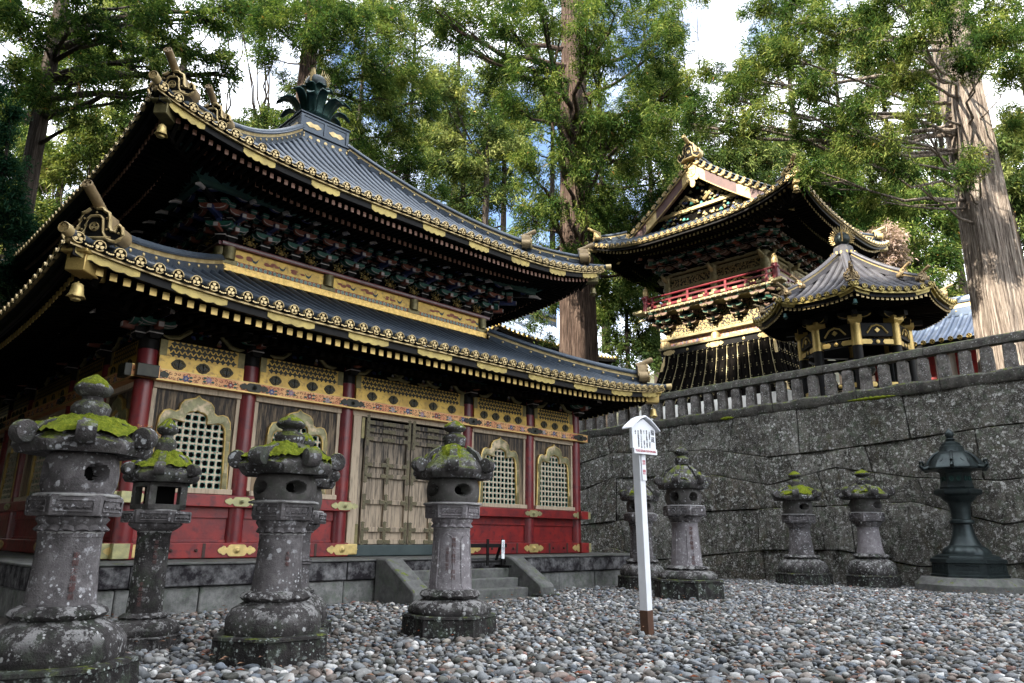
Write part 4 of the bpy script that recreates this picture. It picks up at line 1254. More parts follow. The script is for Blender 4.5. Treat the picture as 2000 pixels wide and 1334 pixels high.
for k in range(4):
    for sx in (-0.41, 0.41):
        b = MB()
        pl = [(0.27*math.cos(t), 0.095*math.sin(t)*(0.85+0.25*math.cos(6*t))) for t in [2*PI*i/28 for i in range(28)]]
        b.prism(pl, lambda u, v, w: (sx+u, -0.842-w, zb+0.70+v), 0.016); b.build('cloud_plate', [GOLDP], cap, 40, rotz(-k))
    b = MB()
    for i, x in enumerate(np.linspace(-0.8, 0.8, 7)):
        for (dx, zz, r) in ((0, zb+0.20, 0.062), (0.13, zb-0.03, 0.042)):
            y = -0.94 if zz > zb+0.06 else -1.02
            ring = lambda rr, d: [(x+dx+rr*math.cos(t*PI/5), y-d, zz+rr*math.sin(t*PI/5)) for t in range(10)]
            b.loft([ring(r, 0), ring(r*0.95, 0.014), ring(r*0.4, 0.022)], 0)
    b.build('cap_studs', [GOLDP], cap, 40, rotz(-k))
fin = MB()
fin.lathe([(zb+1.30, 0.5), (zb+1.42, 0.60), (zb+1.5, 0.5), (zb+1.55, 0.3), (zb+2.0, 0.17), (zb+2.15, 0.2), (zb+2.25, 0.30), (zb+2.32, 0.26), (zb+2.36, 0.16)], 24)
f0 = fin.build('finial', [BRONZE], HALL, 40)
def petal(b, a, r0, z0, r1, z1, w, curl):
    n = 8; L, Rr = [], []
    for i in range(n+1):
        t = i/n
        r = r0+(r1-r0)*t**1.6
        z = z0+(z1-z0)*math.sin(t*PI/2*1.0)
        if t > 0.75: r += curl*(t-0.75)*4*0.25; z -= curl*((t-0.75)*4)**2*0.35
        ww = w*(0.55+0.75*math.sin(PI*min(1, t*0.8+0.1)))*(1.0 if t < 0.95 else 0.6)
        L.append((r, z, ww))
    P = []
    for r, z, ww in L:
        for s in (-1, -0.4, 0.4, 1):
            da = s*ww/max(r, 0.2)/2
            rr = r + (0.04 if abs(s) == 1 else 0.0)
            P.append((rr*math.cos(a+da), rr*math.sin(a+da), z))
    b.add(P, [(i*4+j, i*4+j+1, (i+1)*4+j+1, (i+1)*4+j) for i in range(n) for j in range(3)])
for i in range(13):
    b = MB(); petal(b, 2*PI*i/13+0.2, 0.44, zb+1.40, 1.0, zb+2.0+0.16*(i % 2), 0.23, 0.75)
    pe = b.build('lotus_petal', [BRONZE], f0, 60); s = pe.modifiers.new('s', 'SOLIDIFY'); s.thickness = 0.03
for i in range(6):
    b = MB(); petal(b, 2*PI*i/6+0.5, 0.20, zb+2.30, 0.46, zb+2.66, 0.27, 0.35)
    pe = b.build('lotus_petal', [BRONZE], f0, 60); s = pe.modifiers.new('s', 'SOLIDIFY'); s.thickness = 0.025
b = MB(); b.lathe([(zb+2.36, 0.14), (zb+2.5, 0.27), (zb+2.7, 0.36), (zb+2.88, 0.36), (zb+3.02, 0.27), (zb+3.12, 0.12), (zb+3.18, 0.02)], 24); b.build('jewel', [BRONZED], f0, 60)
for a in (0, PI/2, PI, 3*PI/2):
    b = MB()
    for i in range(9):
        t = -0.35+1.5*i/8
        p = Vector((math.cos(a+0.6)*0.37*math.cos(t), math.sin(a+0.6)*0.37*math.cos(t), zb+2.76+0.37*math.sin(t)))
        dirv = Vector((math.cos(a+0.6)*math.cos(t)*0.8, math.sin(a+0.6)*math.cos(t)*0.8, 0.35+math.sin(t)))
        dirv.normalize()
        b.tube([p, p+dirv*0.08+Vector((0, 0, 0.03)), p+dirv*0.14+Vector((0, 0, 0.10))], [0.02, 0.016, 0.004], 5)
    b.build('flame_crest', [GOLDP], f0, 60)

# wind bells under the corners
for (q, rf, zz, s, mt, lb) in ((0, lo, -0.50, 0.24, GOLDB, 'greenish brass wind bell under the lower roof corner above the largest mossy lantern'),
                      (0, up, -0.50, 0.22, GOLDB, 'brass wind bell under the highest roof corner of the hall, against black soffit'),
                      (3, lo, -0.50, 0.24, GOLDB, 'gilt wind bell under the lower roof corner just above the white notice board'),
                      (3, up, -0.50, 0.22, GOLDD, 'dull wind bell under the upper roof corner in front of the cedar trunk')):
    p = rf.hip(q, 0.28) + Vector((6, 6, zz-0.17))
    bell_thing(tuple(p), s*0.9, mt, lb, 'wind bells of the sutra hall')
# ================================================================ ground, terrace, wall, fence
def grid_sheet(name, x0, x1, y0, y1, nx, ny, zf, mt):
    xs = np.linspace(x0, x1, nx+1); ys = np.linspace(y0, y1, ny+1)
    V = np.array([(x, y, zf(x, y)) for y in ys for x in xs])
    i = np.arange(ny)[:, None]*(nx+1)+np.arange(nx)[None, :]; i = i.ravel()
    F = np.stack([i, i+1, i+nx+2, i+nx+1], 1)
    o = mesh_np(name, V, F, mt, None, None, True)
    return tag(o, kind='structure')
SOIL = mat('dark wet soil between stones', (0.030, 0.026, 0.023), (0.055, 0.048, 0.042), 6, 0.9, bs=0.6, bscale=40)
FOREST = mat('forest floor', (0.035, 0.03, 0.018), (0.06, 0.055, 0.025), 1.5, 0.95, bs=0.5, c3=(0.03, 0.05, 0.015), s3=4)
o = grid_sheet('ground', -300, 300, -300, 300, 60, 60, lambda x, y: -0.03, SOIL); o['label'] = 'courtyard ground'
b = MB(); b.span(18.75, 140, -140, 140, -0.2, 5.40); tag(b.build('terrace', [FOREST]), 'upper terrace behind the stone wall', kind='structure')
def hill_b(x, y): 
    return -0.4 + max(0, (y-21))*0.42 + 1.2*math.sin(x*0.11)*math.sin(y*0.13)*min(1, max(0, (y-20)/15))
grid_sheet('back_hillside', -120, 140, 20, 150, 60, 40, hill_b, FOREST)
def hill_r(x, y): return 5.2 + max(0, (x-44))*0.40 + 1.0*math.sin(x*0.13)*math.sin(y*0.11)*min(1, max(0, (x-44)/15))
grid_sheet('right_hillside', 43, 160, -140, 60, 40, 60, hill_r, FOREST)

# retaining wall: big fitted stones in one wall, facing -X
SL = -0.0216                                  # the wall top climbs towards the camera
def wall_top(y): return 5.13 + SL*(y-1.0)
WALL = thing('retaining_wall', 'high wall of huge fitted lichen-covered stones below the fence', 'stone wall', (18.3, -4, 0))
def stone_wall():
    rr = random.Random(21)
    # courses with wandering joints; each cell a pillowed stone
    ys = [14.0]
    levels = [-0.4, 0.75, 1.95, 3.05, 4.05, 9]
    V, F = [], []
    y_lo, y_hi = -24.0, 14.0
    knots = [[rr.choice((-1, 1))*rr.uniform(0.05, 0.36) for _ in range(26)] for _ in range(6)]
    def level(i, y):
        if i == 0: return -0.4
        if i == 5: return wall_top(y)
        kk = knots[i]; t = (y-y_lo+2)/2.1; j = int(t); u = t-j
        return levels[i] + kk[j]*(1-u)+kk[j+1]*u
    b = MB(); lastm = 0
    for i in range(5):
        y = y_hi; lean = 0
        while y > y_lo:
            w = rr.uniform(1.5, 3.3) if rr.random() < 0.75 else rr.uniform(0.8, 1.3)
            yn = y-w
            l2 = rr.uniform(-0.28, 0.28)
            nu, nv = 16, 12
            j = rr.uniform(-0.05, 0.05); ph = rr.uniform(0, 9)
            notch = rr.random() < 0.3
            P = []
            for q in range(nv+1):
                for p_ in range(nu+1):
                    u, v = p_/nu, q/nv
                    if 0 < p_ < nu: u = 0.012 if p_ == 1 else (0.988 if p_ == nu-1 else u)
                    if 0 < q < nv: v = 0.02 if q == 1 else (0.98 if q == nv-1 else v)
                    ya = y + lean*(v-0.5); yb = yn + l2*(v-0.5)
                    yy = ya+(yb-ya)*u
                    z0, z1 = level(i, yy), level(i+1, yy)
                    zz = z0+(z1-z0)*v
                    e = min(u, 1-u)*abs(yb-ya); e2 = min(v, 1-v)*(z1-z0)
                    ee = min(e, e2)
                    dep = 0.035*(1-math.exp(-ee*55)) + 0.03*math.sin(yy*2.3+ph)*math.sin(zz*2+ph*2) + 0.018*math.sin(yy*7+ph*3)*math.sin(zz*6+ph)
                    if ee < 1e-6: dep = -0.06
                    xx = 18.02 + 0.07*zz - dep + j
                    ky = 0.006 if p_ == 0 else (-0.006 if p_ == nu else 0)
                    P.append((xx-18.3, yy-ky*0+4, zz))
            b.add(P, [(q*(nu+1)+p_, q*(nu+1)+p_+1, (q+1)*(nu+1)+p_+1, (q+1)*(nu+1)+p_) for q in range(nv) for p_ in range(nu)], rr.choice((0, 0, 1, 2)))
            y, lean = yn, l2
    o = b.build('fitted_stones', [ST_WALL, ST_WALL2, ST_WALL3], WALL, 60)
    c = MB(); c.span(0.32, 0.9, -22, 20, -0.4, 5.0); c.build('wall_core', [SHADE], WALL)
stone_wall()
def coping():
    rr = random.Random(4); y = 14.0
    while y > -24:
        w = rr.uniform(1.8, 3.2); yn = y-w
        b = MB(); z = wall_top((y+yn)/2)
        n = 14
        rings = []
        for i in range(n+1):
            yy = y-0.012+(yn-y+0.024)*i/n; zt = wall_top(yy)
            jx, jz = 0.018*math.sin(yy*6.1)+rr.uniform(-.01, .01), 0.02*math.sin(yy*4.3+1)+rr.uniform(-.01, .01)
            rings.append([(x, yy+4, zz) for x, zz in ((0.0+jx, zt-0.02), (-0.04+jx, zt+0.05), (-0.05+jx, zt+0.26+jz), (0.0+jx, zt+0.32+jz), (0.5, zt+0.33+jz), (0.5, zt-0.02))])
        b.loft(rings, 0)
        b.build('coping_stone', [ST_COPE], WALL, 30, Matrix.Translation((0.06, 0, 0)))
        y = yn
coping()
b = MB()
for (yy, L) in ((-1.6, 0.5), (-6.3, 1.4), (1.5, 0.4)):
    n = 20
    zt = wall_top(yy)
    b.loft([[(-0.13+0.09*math.cos(2*PI*j/8)*s, yy+4+L*(t-0.5), zt-0.02+0.07*math.sin(2*PI*j/8)*s) for j in range(8)] for t, s in [(i/n, math.sin(PI*i/n)**0.6*(0.7+0.3*math.sin(i*2.7))+0.02) for i in range(n+1)]])
b.build('moss_cushions', [MOSS], WALL, 60)
FENCE = thing('stone_fence', 'grey stone balustrade of square posts and one long rail on the wall top', 'stone fence', (18.5, -4, 5.45))
def fence():
    rr = random.Random(8)
    sp = 0.535; y = 11.0; protos = []
    for v in range(4):
        b = MB(); n = 8
        hw, hd = 0.152, 0.14
        rings = []
        for i in range(n+1):
            t = i/n; z = -0.02+0.76*t
            j = rr.uniform(-0.008, 0.008); w = hw*(1-0.10*t)+rr.uniform(-.006, .006)
            d = hd*(1-0.05*t)
            if i == n: w -= 0.05; d -= 0.04
            ch = 0.03
            rings.append([(d+j, -w+ch, z), (d+j, w-ch, z), (d-ch+j, w, z), (-d+ch+j, w, z), (-d+j, w-ch, z), (-d+j, -w+ch, z), (-d+ch+j, -w, z), (d-ch+j, -w, z)])
        b.loft(rings, 0)
        protos.append(b)
    meshes = []
    while y > -17.5:
        v = rr.randrange(4); z0 = wall_top(y)+0.31
        if len(meshes) < 4 and v == len(meshes) or len(meshes) == 0:
            pass
        key = v
        loc = (0, y+4, z0-5.45)
        if key not in [k for k, _ in meshes]:
            o = protos[key].build('fence_post', [ST_RAIL], FENCE, 30, None); o.location = loc; meshes.append((key, o))
        else:
            src = [s for k, s in meshes if k == key][0]
            o = place_copy(src, FENCE, loc)
        o.rotation_euler = (rr.uniform(-.012, .012), rr.uniform(-.012, .012), rr.uniform(-0.05, 0.05))
        y -= sp
    y = 11.4
    while y > -18:
        yn = y - rr.uniform(2.6, 4.0)
        b = MB(); n = 16; rings = []
        for i in range(n+1):
            yy = y-0.008+(yn-y+0.016)*i/n; z0 = wall_top(yy)+1.03-5.45
            j, jz = rr.uniform(-.008, .008), rr.uniform(-.008, .008)
            rings.append([(x+j, yy+4, z+z0+jz) for x, z in ((-0.16, 0.0), (-0.17, 0.12), (-0.14, 0.22), (-0.06, 0.26), (0.06, 0.26), (0.14, 0.22), (0.17, 0.12), (0.16, 0.0))])
        b.loft(rings, 0); b.build('fence_rail', [ST_COPE], FENCE, 40)
        y = yn
fence()

# ================================================================ drum tower on the terrace
TOW = thing('drum_tower', 'tall gilded tower with flared black skirt, red balcony and steep gabled roof', 'drum tower', (25.9, 1.5, 5.40), -PI/2)
HX, HY = 2.40, 2.30                                  # body half sizes (local x across the visible face)
def tower():
    T0 = 5.40
    z = lambda a: a-T0
    # white kerb base
    b = MB(); b.loft([[(sx*(w), sy*(w-0.1), zz) for sx, sy in ((-1, -1), (1, -1), (1, 1), (-1, 1))] for zz, w in ((-0.1, 3.72), (0.9, 3.62), (1.32, 3.48), (1.40, 3.30))])
    b.build('white_plinth', [WHITE], TOW, 50)
    # skirt: flared, four faces
    def sk(t):  # 0 bottom .. 1 top : half width
        return 3.34-0.68*(1-(1-t)**1.5)
    zs0, zs1 = z(6.80), z(9.20)
    n = 10
    rings = [[(sx*sk(i/n), sy*(sk(i/n)-0.1), zs0+(zs1-zs0)*i/n) for sx, sy in ((-1, -1), (1, -1), (1, 1), (-1, 1))] for i in range(n+1)]
    b = MB(); b.loft(rings); b.build('black_skirt', [BLACKM], TOW, 20)
    for k in range(4):
        Mk = rotz(k)
        off = 0.1 if k % 2 == 0 else 0.0
        for i in range(11):
            u = -0.90+1.8*i/10
            pth = [(u*sk(t), -(sk(t)-off)-0.015, zs0+(zs1-zs0)*t) for t in np.linspace(0.0, 1.0, 9)]
            bar = MB(); bar.tube([(x-0.07, y, zz) for x, y, zz in pth], 0.075, 8, 0); bar.tube([(x+0.16, y+0.01, zz) for x, y, zz in pth], 0.045, 6, 0)
            br_ = bar.build('skirt_batten', [BLACKM], TOW, 50, Mk)
            gl = MB(); gl.tube([(x+0.05, y-0.012, zz) for x, y, zz in pth], 0.017, 6, 0)
            for t in np.linspace(0.08, 0.95, 5):
                for dx in (-0.13, 0.12):
                    for dt in (0.0, 0.035):
                        t2 = min(1, t+dt*1.2); x = u*sk(t2)+dx; y = -(sk(t2)-off)-0.055; zz = zs0+(zs1-zs0)*t2
                        ring = lambda r, d: [(x+r*math.cos(j*PI/3), y-d, zz+r*math.sin(j*PI/3)) for j in range(6)]
                        gl.loft([ring(0.027, 0), ring(0.024, 0.02), ring(0.008, 0.03)], 0)
            gl.build('gilt_batten_strip', [GOLDG], br_, 50, Mk)
    for sx, sy in ((-1, -1), (1, -1), (1, 1), (-1, 1)):
        b = MB()
        ring = []
        for i in range(n+1):
            w = sk(i/n); zz = zs0+(zs1-zs0)*i/n
            ring.append([(sx*(w+0.03), sy*(w-0.1+0.03), zz), (sx*(w-0.14), sy*(w-0.1+0.03), zz), (sx*(w-0.14), sy*(w-0.16), zz), (sx*(w+0.03), sy*(w-0.1-0.14), zz)])
        b.loft(ring[:4], 1); b.loft(ring[3:8], 0); b.loft(ring[7:], 1)
        b.build('skirt_corner', [BLACKM, GOLDP], TOW, 30)
    # head rail of the skirt
    W = 2.74
    def ringbox(z0, z1, w, name, mts, bev=0.01):
        b = MB(); b.span(-w, w, -(w-0.1), w-0.1, z0, z1); return b.build(name, mts, TOW, 30, None, bev)
    hr = ringbox(z(9.18), z(9.46), W, 'skirt_head_rail', [BLACK])
    for k in range(4):
        off = 0.1 if k % 2 == 0 else 0
        for x in (-2.3, 0, 2.3):
            f = fitting_mb(0.85 if x == 0 else 0.62, 0.25, False).build('gilt_fitting', [GOLDP], hr, 40, rotz(k) @ Matrix.Translation((x, -W+off-0.004, z(9.32))))
        for x in (-1.35, 1.35):
            b = MB(); b.lathe([(0, 0.07), (0.02, 0.065), (0.035, 0.03)], 10); 
            b.build('gilt_stud', [GOLDP], hr, 40, rotz(k) @ Matrix.Translation((x, -W+off, z(9.32))) @ Matrix.Rotation(PI/2, 4, 'X'))
    ringbox(z(9.463), z(9.56), W+0.08, 'gilt_sill', [GOLDG])  # duller gold on sill, rail and backing stands in for shade
    ringbox(z(9.56), z(9.90), W-0.18, 'painted_base_frieze', [TFRZ])
    for k in range(4):
        off = 0.1 if k % 2 == 0 else 0
        for x in (-2.5, 0.0, 2.5):
            b = MB(); b.lathe([(z(9.56), 0.20), (z(9.80), 0.20), (z(9.88), 0.14), (z(9.9), 0.02)], 14, (x, -(W-0.14)+off, 0)); b.build('frieze_post', [GOLDP], TOW, 40, rotz(k))
    ringbox(z(9.90), z(10.02), W, 'gilt_rail', [GOLDG])
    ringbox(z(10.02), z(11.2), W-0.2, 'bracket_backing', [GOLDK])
    # diamond strip
    for k in range(2):
        b = MB(); off = 0.1 if k % 2 == 0 else 0
        for i in range(30):
            x = -2.5+5.0*i/29
            b.add([(x-0.075, -(W-0.2)+off-0.004, z(10.12)), (x, -(W-0.2)+off-0.004, z(10.05)), (x+0.075, -(W-0.2)+off-0.004, z(10.12)), (x, -(W-0.2)+off-0.004, z(10.19))], [(0, 1, 2, 3)], 0)
            b.add([(x-0.045, -(W-0.2)+off-0.007, z(10.12)), (x, -(W-0.2)+off-0.007, z(10.078)), (x+0.045, -(W-0.2)+off-0.007, z(10.12)), (x, -(W-0.2)+off-0.007, z(10.162))], [(0, 1, 2, 3)], 1)
        b.build('diamond_strip', [GOLDP, BLACKG], TOW, None, rotz(-k*1) if k == 0 else rotz(1))
    # brackets under the balcony
    B1 = bracket_mb(3, 0.24, 0.24, 0.17, 0.66, pal=(1, 2, 3, 4)).build('bracket_cluster', [GOLDG, BROWNB, GREEN, BROWNB, BLACKM, GOLDP], TOW, None)
    used = False
    for k in (0, 1, 3):
        off = 0.1 if k % 2 == 0 else 0
        for i in range(5):
            x = -2.35+4.7*i/4
            loc = rotz(k) @ Vector((x, -(W-0.22)+off, z(10.28)))
            if not used: B1.location = loc; B1.rotation_euler = (0, 0, k*PI/2); used = True
            else: place_copy(B1, TOW, tuple(loc), (0, 0, k*PI/2))
    for sx, a in ((-1, -PI/4), (1, PI/4)):
        place_copy(B1, TOW, (sx*2.45, -2.35, z(10.28)), (0, 0, a), (1, 1.3, 1))
    # balcony deck and railing
    D = 3.28
    ringbox(z(11.10), z(11.20), D-0.06, 'balcony_beam', [GOLDG]); ringbox(z(11.20), z(11.31), D+0.06, 'balcony_deck', [CREAMG])
    for k in (0, 1, 3):
        b = MB(); off = 0.1 if k % 2 == 0 else 0
        for i in range(26):
            x = -D+0.08+(2*D-0.16)*i/25
            b.span(x-0.10, x+0.10, -(D+0.10)+off, -(D+0.055)+off, z(11.205), z(11.305))
        b.build('deck_board_ends', [GOLDG], TOW, 30, rotz(k), 0.03)
    b = MB()
    for k in range(4):
        off = 0.1 if k % 2 == 0 else 0
        m_ = MB(); y = -(D-0.12)+off
        m_.span(-D+0.15, D-0.15, y-0.05, y+0.05, z(11.42), z(11.52)); m_.span(-D+0.15, D-0.15, y-0.04, y+0.04, z(11.66), z(11.73))
        m_.tube([(-D-0.05, y, z(11.93)), (D+0.05, y, z(11.93))], 0.048, 8)
        for i in range(7):
            x = -D+0.5+(2*D-1.0)*i/6
            m_.span(x-0.06, x+0.06, y-0.05, y+0.05, z(11.31), z(11.66)); 
            if i % 2 == 0: m_.span(x-0.05, x+0.05, y-0.04, y+0.04, z(11.73), z(11.9))
        b.merge(m_, rotz(k))
    rl = b.build('balcony_railing', [REDD], TOW, 30)
    for k in (0, 1, 3):
        off = 0.1 if k % 2 == 0 else 0; y = -(D-0.12)+off
        for i in range(12):
            m_ = MB()
            x = -D+0.3+(2*D-0.6)*i/11
            m_.box((x, y-0.055, z(11.46)), (0.22, 0.02, 0.11), 0)
            m_.build('railing_plate', [GOLDG], rl, 30, rotz(k), 0.02)
    for sx in (-1, 1):
        for sy in (-1, 1):
            b = MB(); b.lathe([(z(11.3), 0.125), (z(12.08), 0.125)], 14, (sx*(D-0.12), sy*(D-0.22), 0)); p = b.build('balcony_post', [REDD], TOW, 40)
            b = MB(); b.lathe([(z(12.08), 0.135), (z(12.28), 0.13), (z(12.30), 0.10), (z(12.34), 0.115), (z(12.42), 0.10), (z(12.50), 0.04), (z(12.58), 0.01)], 14, (sx*(D-0.12), sy*(D-0.22), 0)); b.build('post_finial', [GOLDP], p, 40)
            b = MB(); b.box((sx*(D+0.08), sy*(D-0.02), z(11.25)), (0.5, 0.5, 0.14)); b.build('deck_corner_cap', [GOLDG], TOW, 30, None, 0.03)
    # body
    b = MB(); b.span(-HX, HX, -HY, HY, z(11.2), z(14.6)); b.build('tower_body', [BLACKM], TOW)
    for k in (0, 1, 3):
        wx, wy = (HX, HY) if k % 2 == 0 else (HY, HX)
        Mk = rotz(k)
        for x in (-wx, 0, wx):
            b = MB(); b.lathe([(z(11.3), 0.17), (z(13.05), 0.17)], 14, (x, -wy-0.02, 0)); 
            for zz in (12.3, 12.85): b.lathe([(z(zz), 0.19), (z(zz+0.12), 0.21), (z(zz+0.2), 0.185)], 14, (x, -wy-0.02, 0))
            b.build('body_column', [GOLDG], TOW, 40, Mk)
            b = MB(); b.tube([(x, -wy-0.1, z(12.75)), (x, -wy-0.38, z(12.85)), (x, -wy-0.5, z(12.98)), (x, -wy-0.42, z(13.08))], [0.1, 0.11, 0.08, 0.03], 8); b.build('carved_head', [GOLDG], TOW, 50, Mk)
        for x0, x1 in ((-wx+0.18, -0.18), (0.18, wx-0.18)):
            b = MB(); b.span(x0, x1, -wy-0.06, -wy, z(12.42), z(12.80)); b.span(x0, x1, -wy-0.08, -wy, z(12.30), z(12.42), 1); b.span(x0, x1, -wy-0.08, -wy, z(12.80), z(12.92), 1)
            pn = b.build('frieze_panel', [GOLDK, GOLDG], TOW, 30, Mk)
            b = MB(); rr = random.Random(int(x0*10)+k)
            xm = (x0+x1)/2; w2 = (x1-x0)/2
            out = [(-0.62*w2, 11.45), (-0.66*w2, 11.8), (-0.6*w2, 12.0), (-0.3*w2, 12.05), (-0.12*w2, 12.18), (0, 12.22)]
            ol = out+[(-x, y) for x, y in out[-2::-1]]
            b.tube([(xm+x, -wy-0.05, z(y)) for x, y in ol], 0.055, 6, 0)
            b.tube([(xm+x*0.8, -wy-0.05, z(12.22-(12.22-y)*0.85)) for x, y in ol], 0.03, 6, 0)
            for i in range(26):
                px, pz = xm+rr.uniform(-0.92, 0.92)*w2, rr.uniform(11.4, 12.25)
                s = rr.uniform(0.04, 0.09); b.taper((px, -wy-0.05, z(pz)), (s*1.5, s), (s*0.5, s*0.5), s*1.3, rr.choice((0, 0, 1)))
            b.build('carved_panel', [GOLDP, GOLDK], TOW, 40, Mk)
        B = MB(); B.span(-wx-0.1, wx+0.1, -wy-0.12, -wy, z(13.0), z(13.12)); B.build('bracket_rail', [GOLDG], TOW, None, Mk)
    B2 = bracket_mb(4, 0.33, 0.27, 0.20, 0.80).build('bracket_cluster', [GREYW, BROWNB, GREEN, ORANGE, BLACKM, GOLDD], TOW, None)
    used = False
    for k in (0, 1, 3):
        wx, wy = (HX, HY) if k % 2 == 0 else (HY, HX)
        for i in range(6):
            x = -wx+2*wx*i/5
            loc = rotz(k) @ Vector((x, -wy-0.06, z(13.1)))
            if not used: B2.location = loc; B2.rotation_euler = (0, 0, k*PI/2); used = True
            else: place_copy(B2, TOW, tuple(loc), (0, 0, k*PI/2))
    for sx, a in ((-1, -PI/4), (1, PI/4)): place_copy(B2, TOW, (sx*HX, -HY, z(13.1)), (0, 0, a), (1, 1.4, 1))
BROWNB = mat('dark brown bracket paint', (0.10, 0.055, 0.04), (0.16, 0.10, 0.075), 10, 0.5)
GOLDK = mat('shaded gilding on black carving', (0.30, 0.22, 0.10), (0.012, 0.011, 0.009), 11, 0.45, 0.4, 0.6, 30, lo=0.47, hi=0.53)  # mottled gilding, its gold darkened in place of shade under the balcony
GOLDG = mat('pale green gold', (0.34, 0.29, 0.16), (0.20, 0.17, 0.09), 6, 0.45, 0.4, 0.3, 30)
CREAMG = mat('pale deck edge', (0.34, 0.30, 0.22), (0.2, 0.18, 0.14), 8, 0.6)
TFRZ = mat('patterned frieze', (0.38, 0.28, 0.16), (0.26, 0.11, 0.075), 9, 0.55, 0.1, c3=(0.12, 0.14, 0.30), s3=10, lo=0.44, hi=0.56)
tower()
# roof: ridge along local y (away from the visible gable) -> rotate the generic roof by 90 degrees
tr = Roof(4.95, 5.25, 13.97-5.40, 0.52, 0.036, 0.85, 3.2, gx=3.5)
MR = Matrix.Rotation(PI/2, 4, 'Z')       # roof space (ridge along x, gable at -x) -> tower space (gable at -y)
def tower_roof():
    tm = tile_mesh(tr, 0.30, 0.08, n=9)
    main = tm.build('roof', [TILE], TOW, 40, MR)
    def bld(b, nm, mats, sm=None, par=None, bev=None): return b.build(nm, mats, par or TOW, sm, MR, bev)
    pd = pendants_mb(tr, 0.30, (0, 1, 2, 3)); tag(bld(pd, 'pendant_tiles', [GOLDP, BLACKM]), kind='stuff')
    bld(eave_ring(tr, 0.03, -0.055, -0.10, 0.12), 'gilt_eave_lip', [GOLDP]); bld(eave_ring(tr, 0.10, -0.10, -0.22, 0.10), 'eave_board', [BLACK])
    # eave discs: the visible gable side and the camera side as single parts
    src = crest_mb().build('eave_tile', [GOLDP, BLACKM], TOW, 35); used = False
    for k in (1, 0):
        for x in tr.rows(k, 0.30)[0]:
            p = MR @ tr.pt(k, x, 0, 0.03)
            if not used: src.location = p; src.rotation_euler = (0, 0, PI/2-k*PI/2); used = True
            else: place_copy(src, TOW, tuple(p), (0, 0, PI/2-k*PI/2))
    for (inset, dz, L, sl, mt, nm) in ((0.30, -0.31, 1.1, 0.14, GOLDP, 'rafter_end'), (1.05, -0.34, 1.7, 0.16, GOLDD, 'inner_rafter_end')):
        b = MB()
        for k in range(4): b.merge(rafters_mb(tr, k, 0.19, inset, dz, 0.08, 0.10, L, sl))
        bld(b, 'rafters', [BLACKM])
        b = MB()
        for k in range(4):
            for x, y, z, L_ in rafter_set(tr, k, 0.19, inset, dz, 0.08, 0.10, L, sl):
                pr = MB(); pr.box((0, -0.004, 0), (0.082, 0.02, 0.103)); b.merge(pr, facing(rotz(-k) @ Vector((x, y, z)), -k*PI/2))
        tag(bld(b, nm+'s', [mt]), kind='stuff')
    bld(soffit_mb(tr, 0.15, -0.23, 2.5, 14.35-5.4), 'soffit', [BLACKM])
    # gable
    gx = 3.5
    zr = lambda d: tr.z0+tr.a*d+tr.b*d*d
    d0 = 1.45
    for sx in (-1, 1):
        b = MB()                                         # dark gable wall set back
        pts = [(sx*(gx-0.42), -(5.25-d), zr(d)-0.1) for d in np.linspace(d0, 5.25, 12)]
        poly = pts+[(x, -y, z) for x, y, z in pts[-2::-1]]
        b.add(poly, [tuple(range(len(poly)))]); bld(b, 'gable_wall', [BLACKM])
        for sy in (-1, 1):                               # verge: bargeboard with gilt plates, tile ends
            ds = np.linspace(0.9, 5.25, 16)
            b = MB(); rings = []
            for d in ds:
                y = sy*-(5.25-d); z = zr(d)
                rings.append([(sx*(gx+0.10), y, z-0.10), (sx*(gx+0.10), y, z-0.56-0.10*(d/5.25)), (sx*(gx-0.05), y, z-0.56-0.10*(d/5.25)), (sx*(gx-0.05), y, z-0.10)])
            ms = [1 if (i in (0, 1, 6, 7, 13, 14)) else 0 for i in range(15)]
            b.loft(rings, ms); bb_ = bld(b, 'bargeboard', [GABLEB, GOLDP], 40)
            b = MB()
            for d in ds: pass
            b.tube([(sx*(gx+0.14), sy*-(5.25-d), zr(d)-0.06) for d in ds], 0.035, 6, 0); b.tube([(sx*(gx+0.13), sy*-(5.25-d), zr(d)-0.58-0.10*d/5.25) for d in ds], 0.025, 6, 0)
            bld(b, 'gilt_verge', [GOLDP], 50, bb_)
            b = MB(); 
            for d in np.arange(0.75, 5.1, 0.30):
                z = zr(d)+0.05; y = sy*-(5.25-d)
                b.tube([(sx*(gx-0.35), y, z+0.06), (sx*(gx+0.20), y, z)], 0.085, 8, 1)
                b.merge(crest_mb(0.09, 0.05), Matrix.Translation((sx*(gx+0.24), y, z)) @ Matrix.Rotation(-sx*-PI/2 if sx < 0 else PI/2, 4, 'Z'))
                b.tube([(sx*(gx-0.3), y, z+0.20), (sx*(gx+0.10), y, z+0.16)], 0.07, 8, 1)
                b.merge(crest_mb(0.075, 0.05), Matrix.Translation((sx*(gx+0.12), y, z+0.16)) @ Matrix.Rotation(-PI/2 if sx < 0 else PI/2, 4, 'Z'))
            tag(bld(b, 'verge_tiles', [GOLDP, TILE], 40), kind='stuff')
        # pendant (gegyo) and its boss, carved beam below
        xg = sx*(gx+0.13)
        za = zr(5.25)-0.62
        half = [(0, 0.30), (0.16, 0.28), (0.20, 0.05), (0.30, -0.12), (0.34, -0.30), (0.22, -0.40), (0.10, -0.34), (0.14, -0.52), (0.08, -0.66), (0, -0.70)]
        pol = half+[(-x, y) for x, y in half[-2:0:-1]]
        b = MB(); b.prism(pol, lambda u, v, w: (xg+sx*w, u, za+v), 0.06); 
        ring = lambda r, d: [(xg+sx*(0.06+d), r*math.cos(j*PI/8), za+0.02+r*math.sin(j*PI/8)) for j in range(16)]
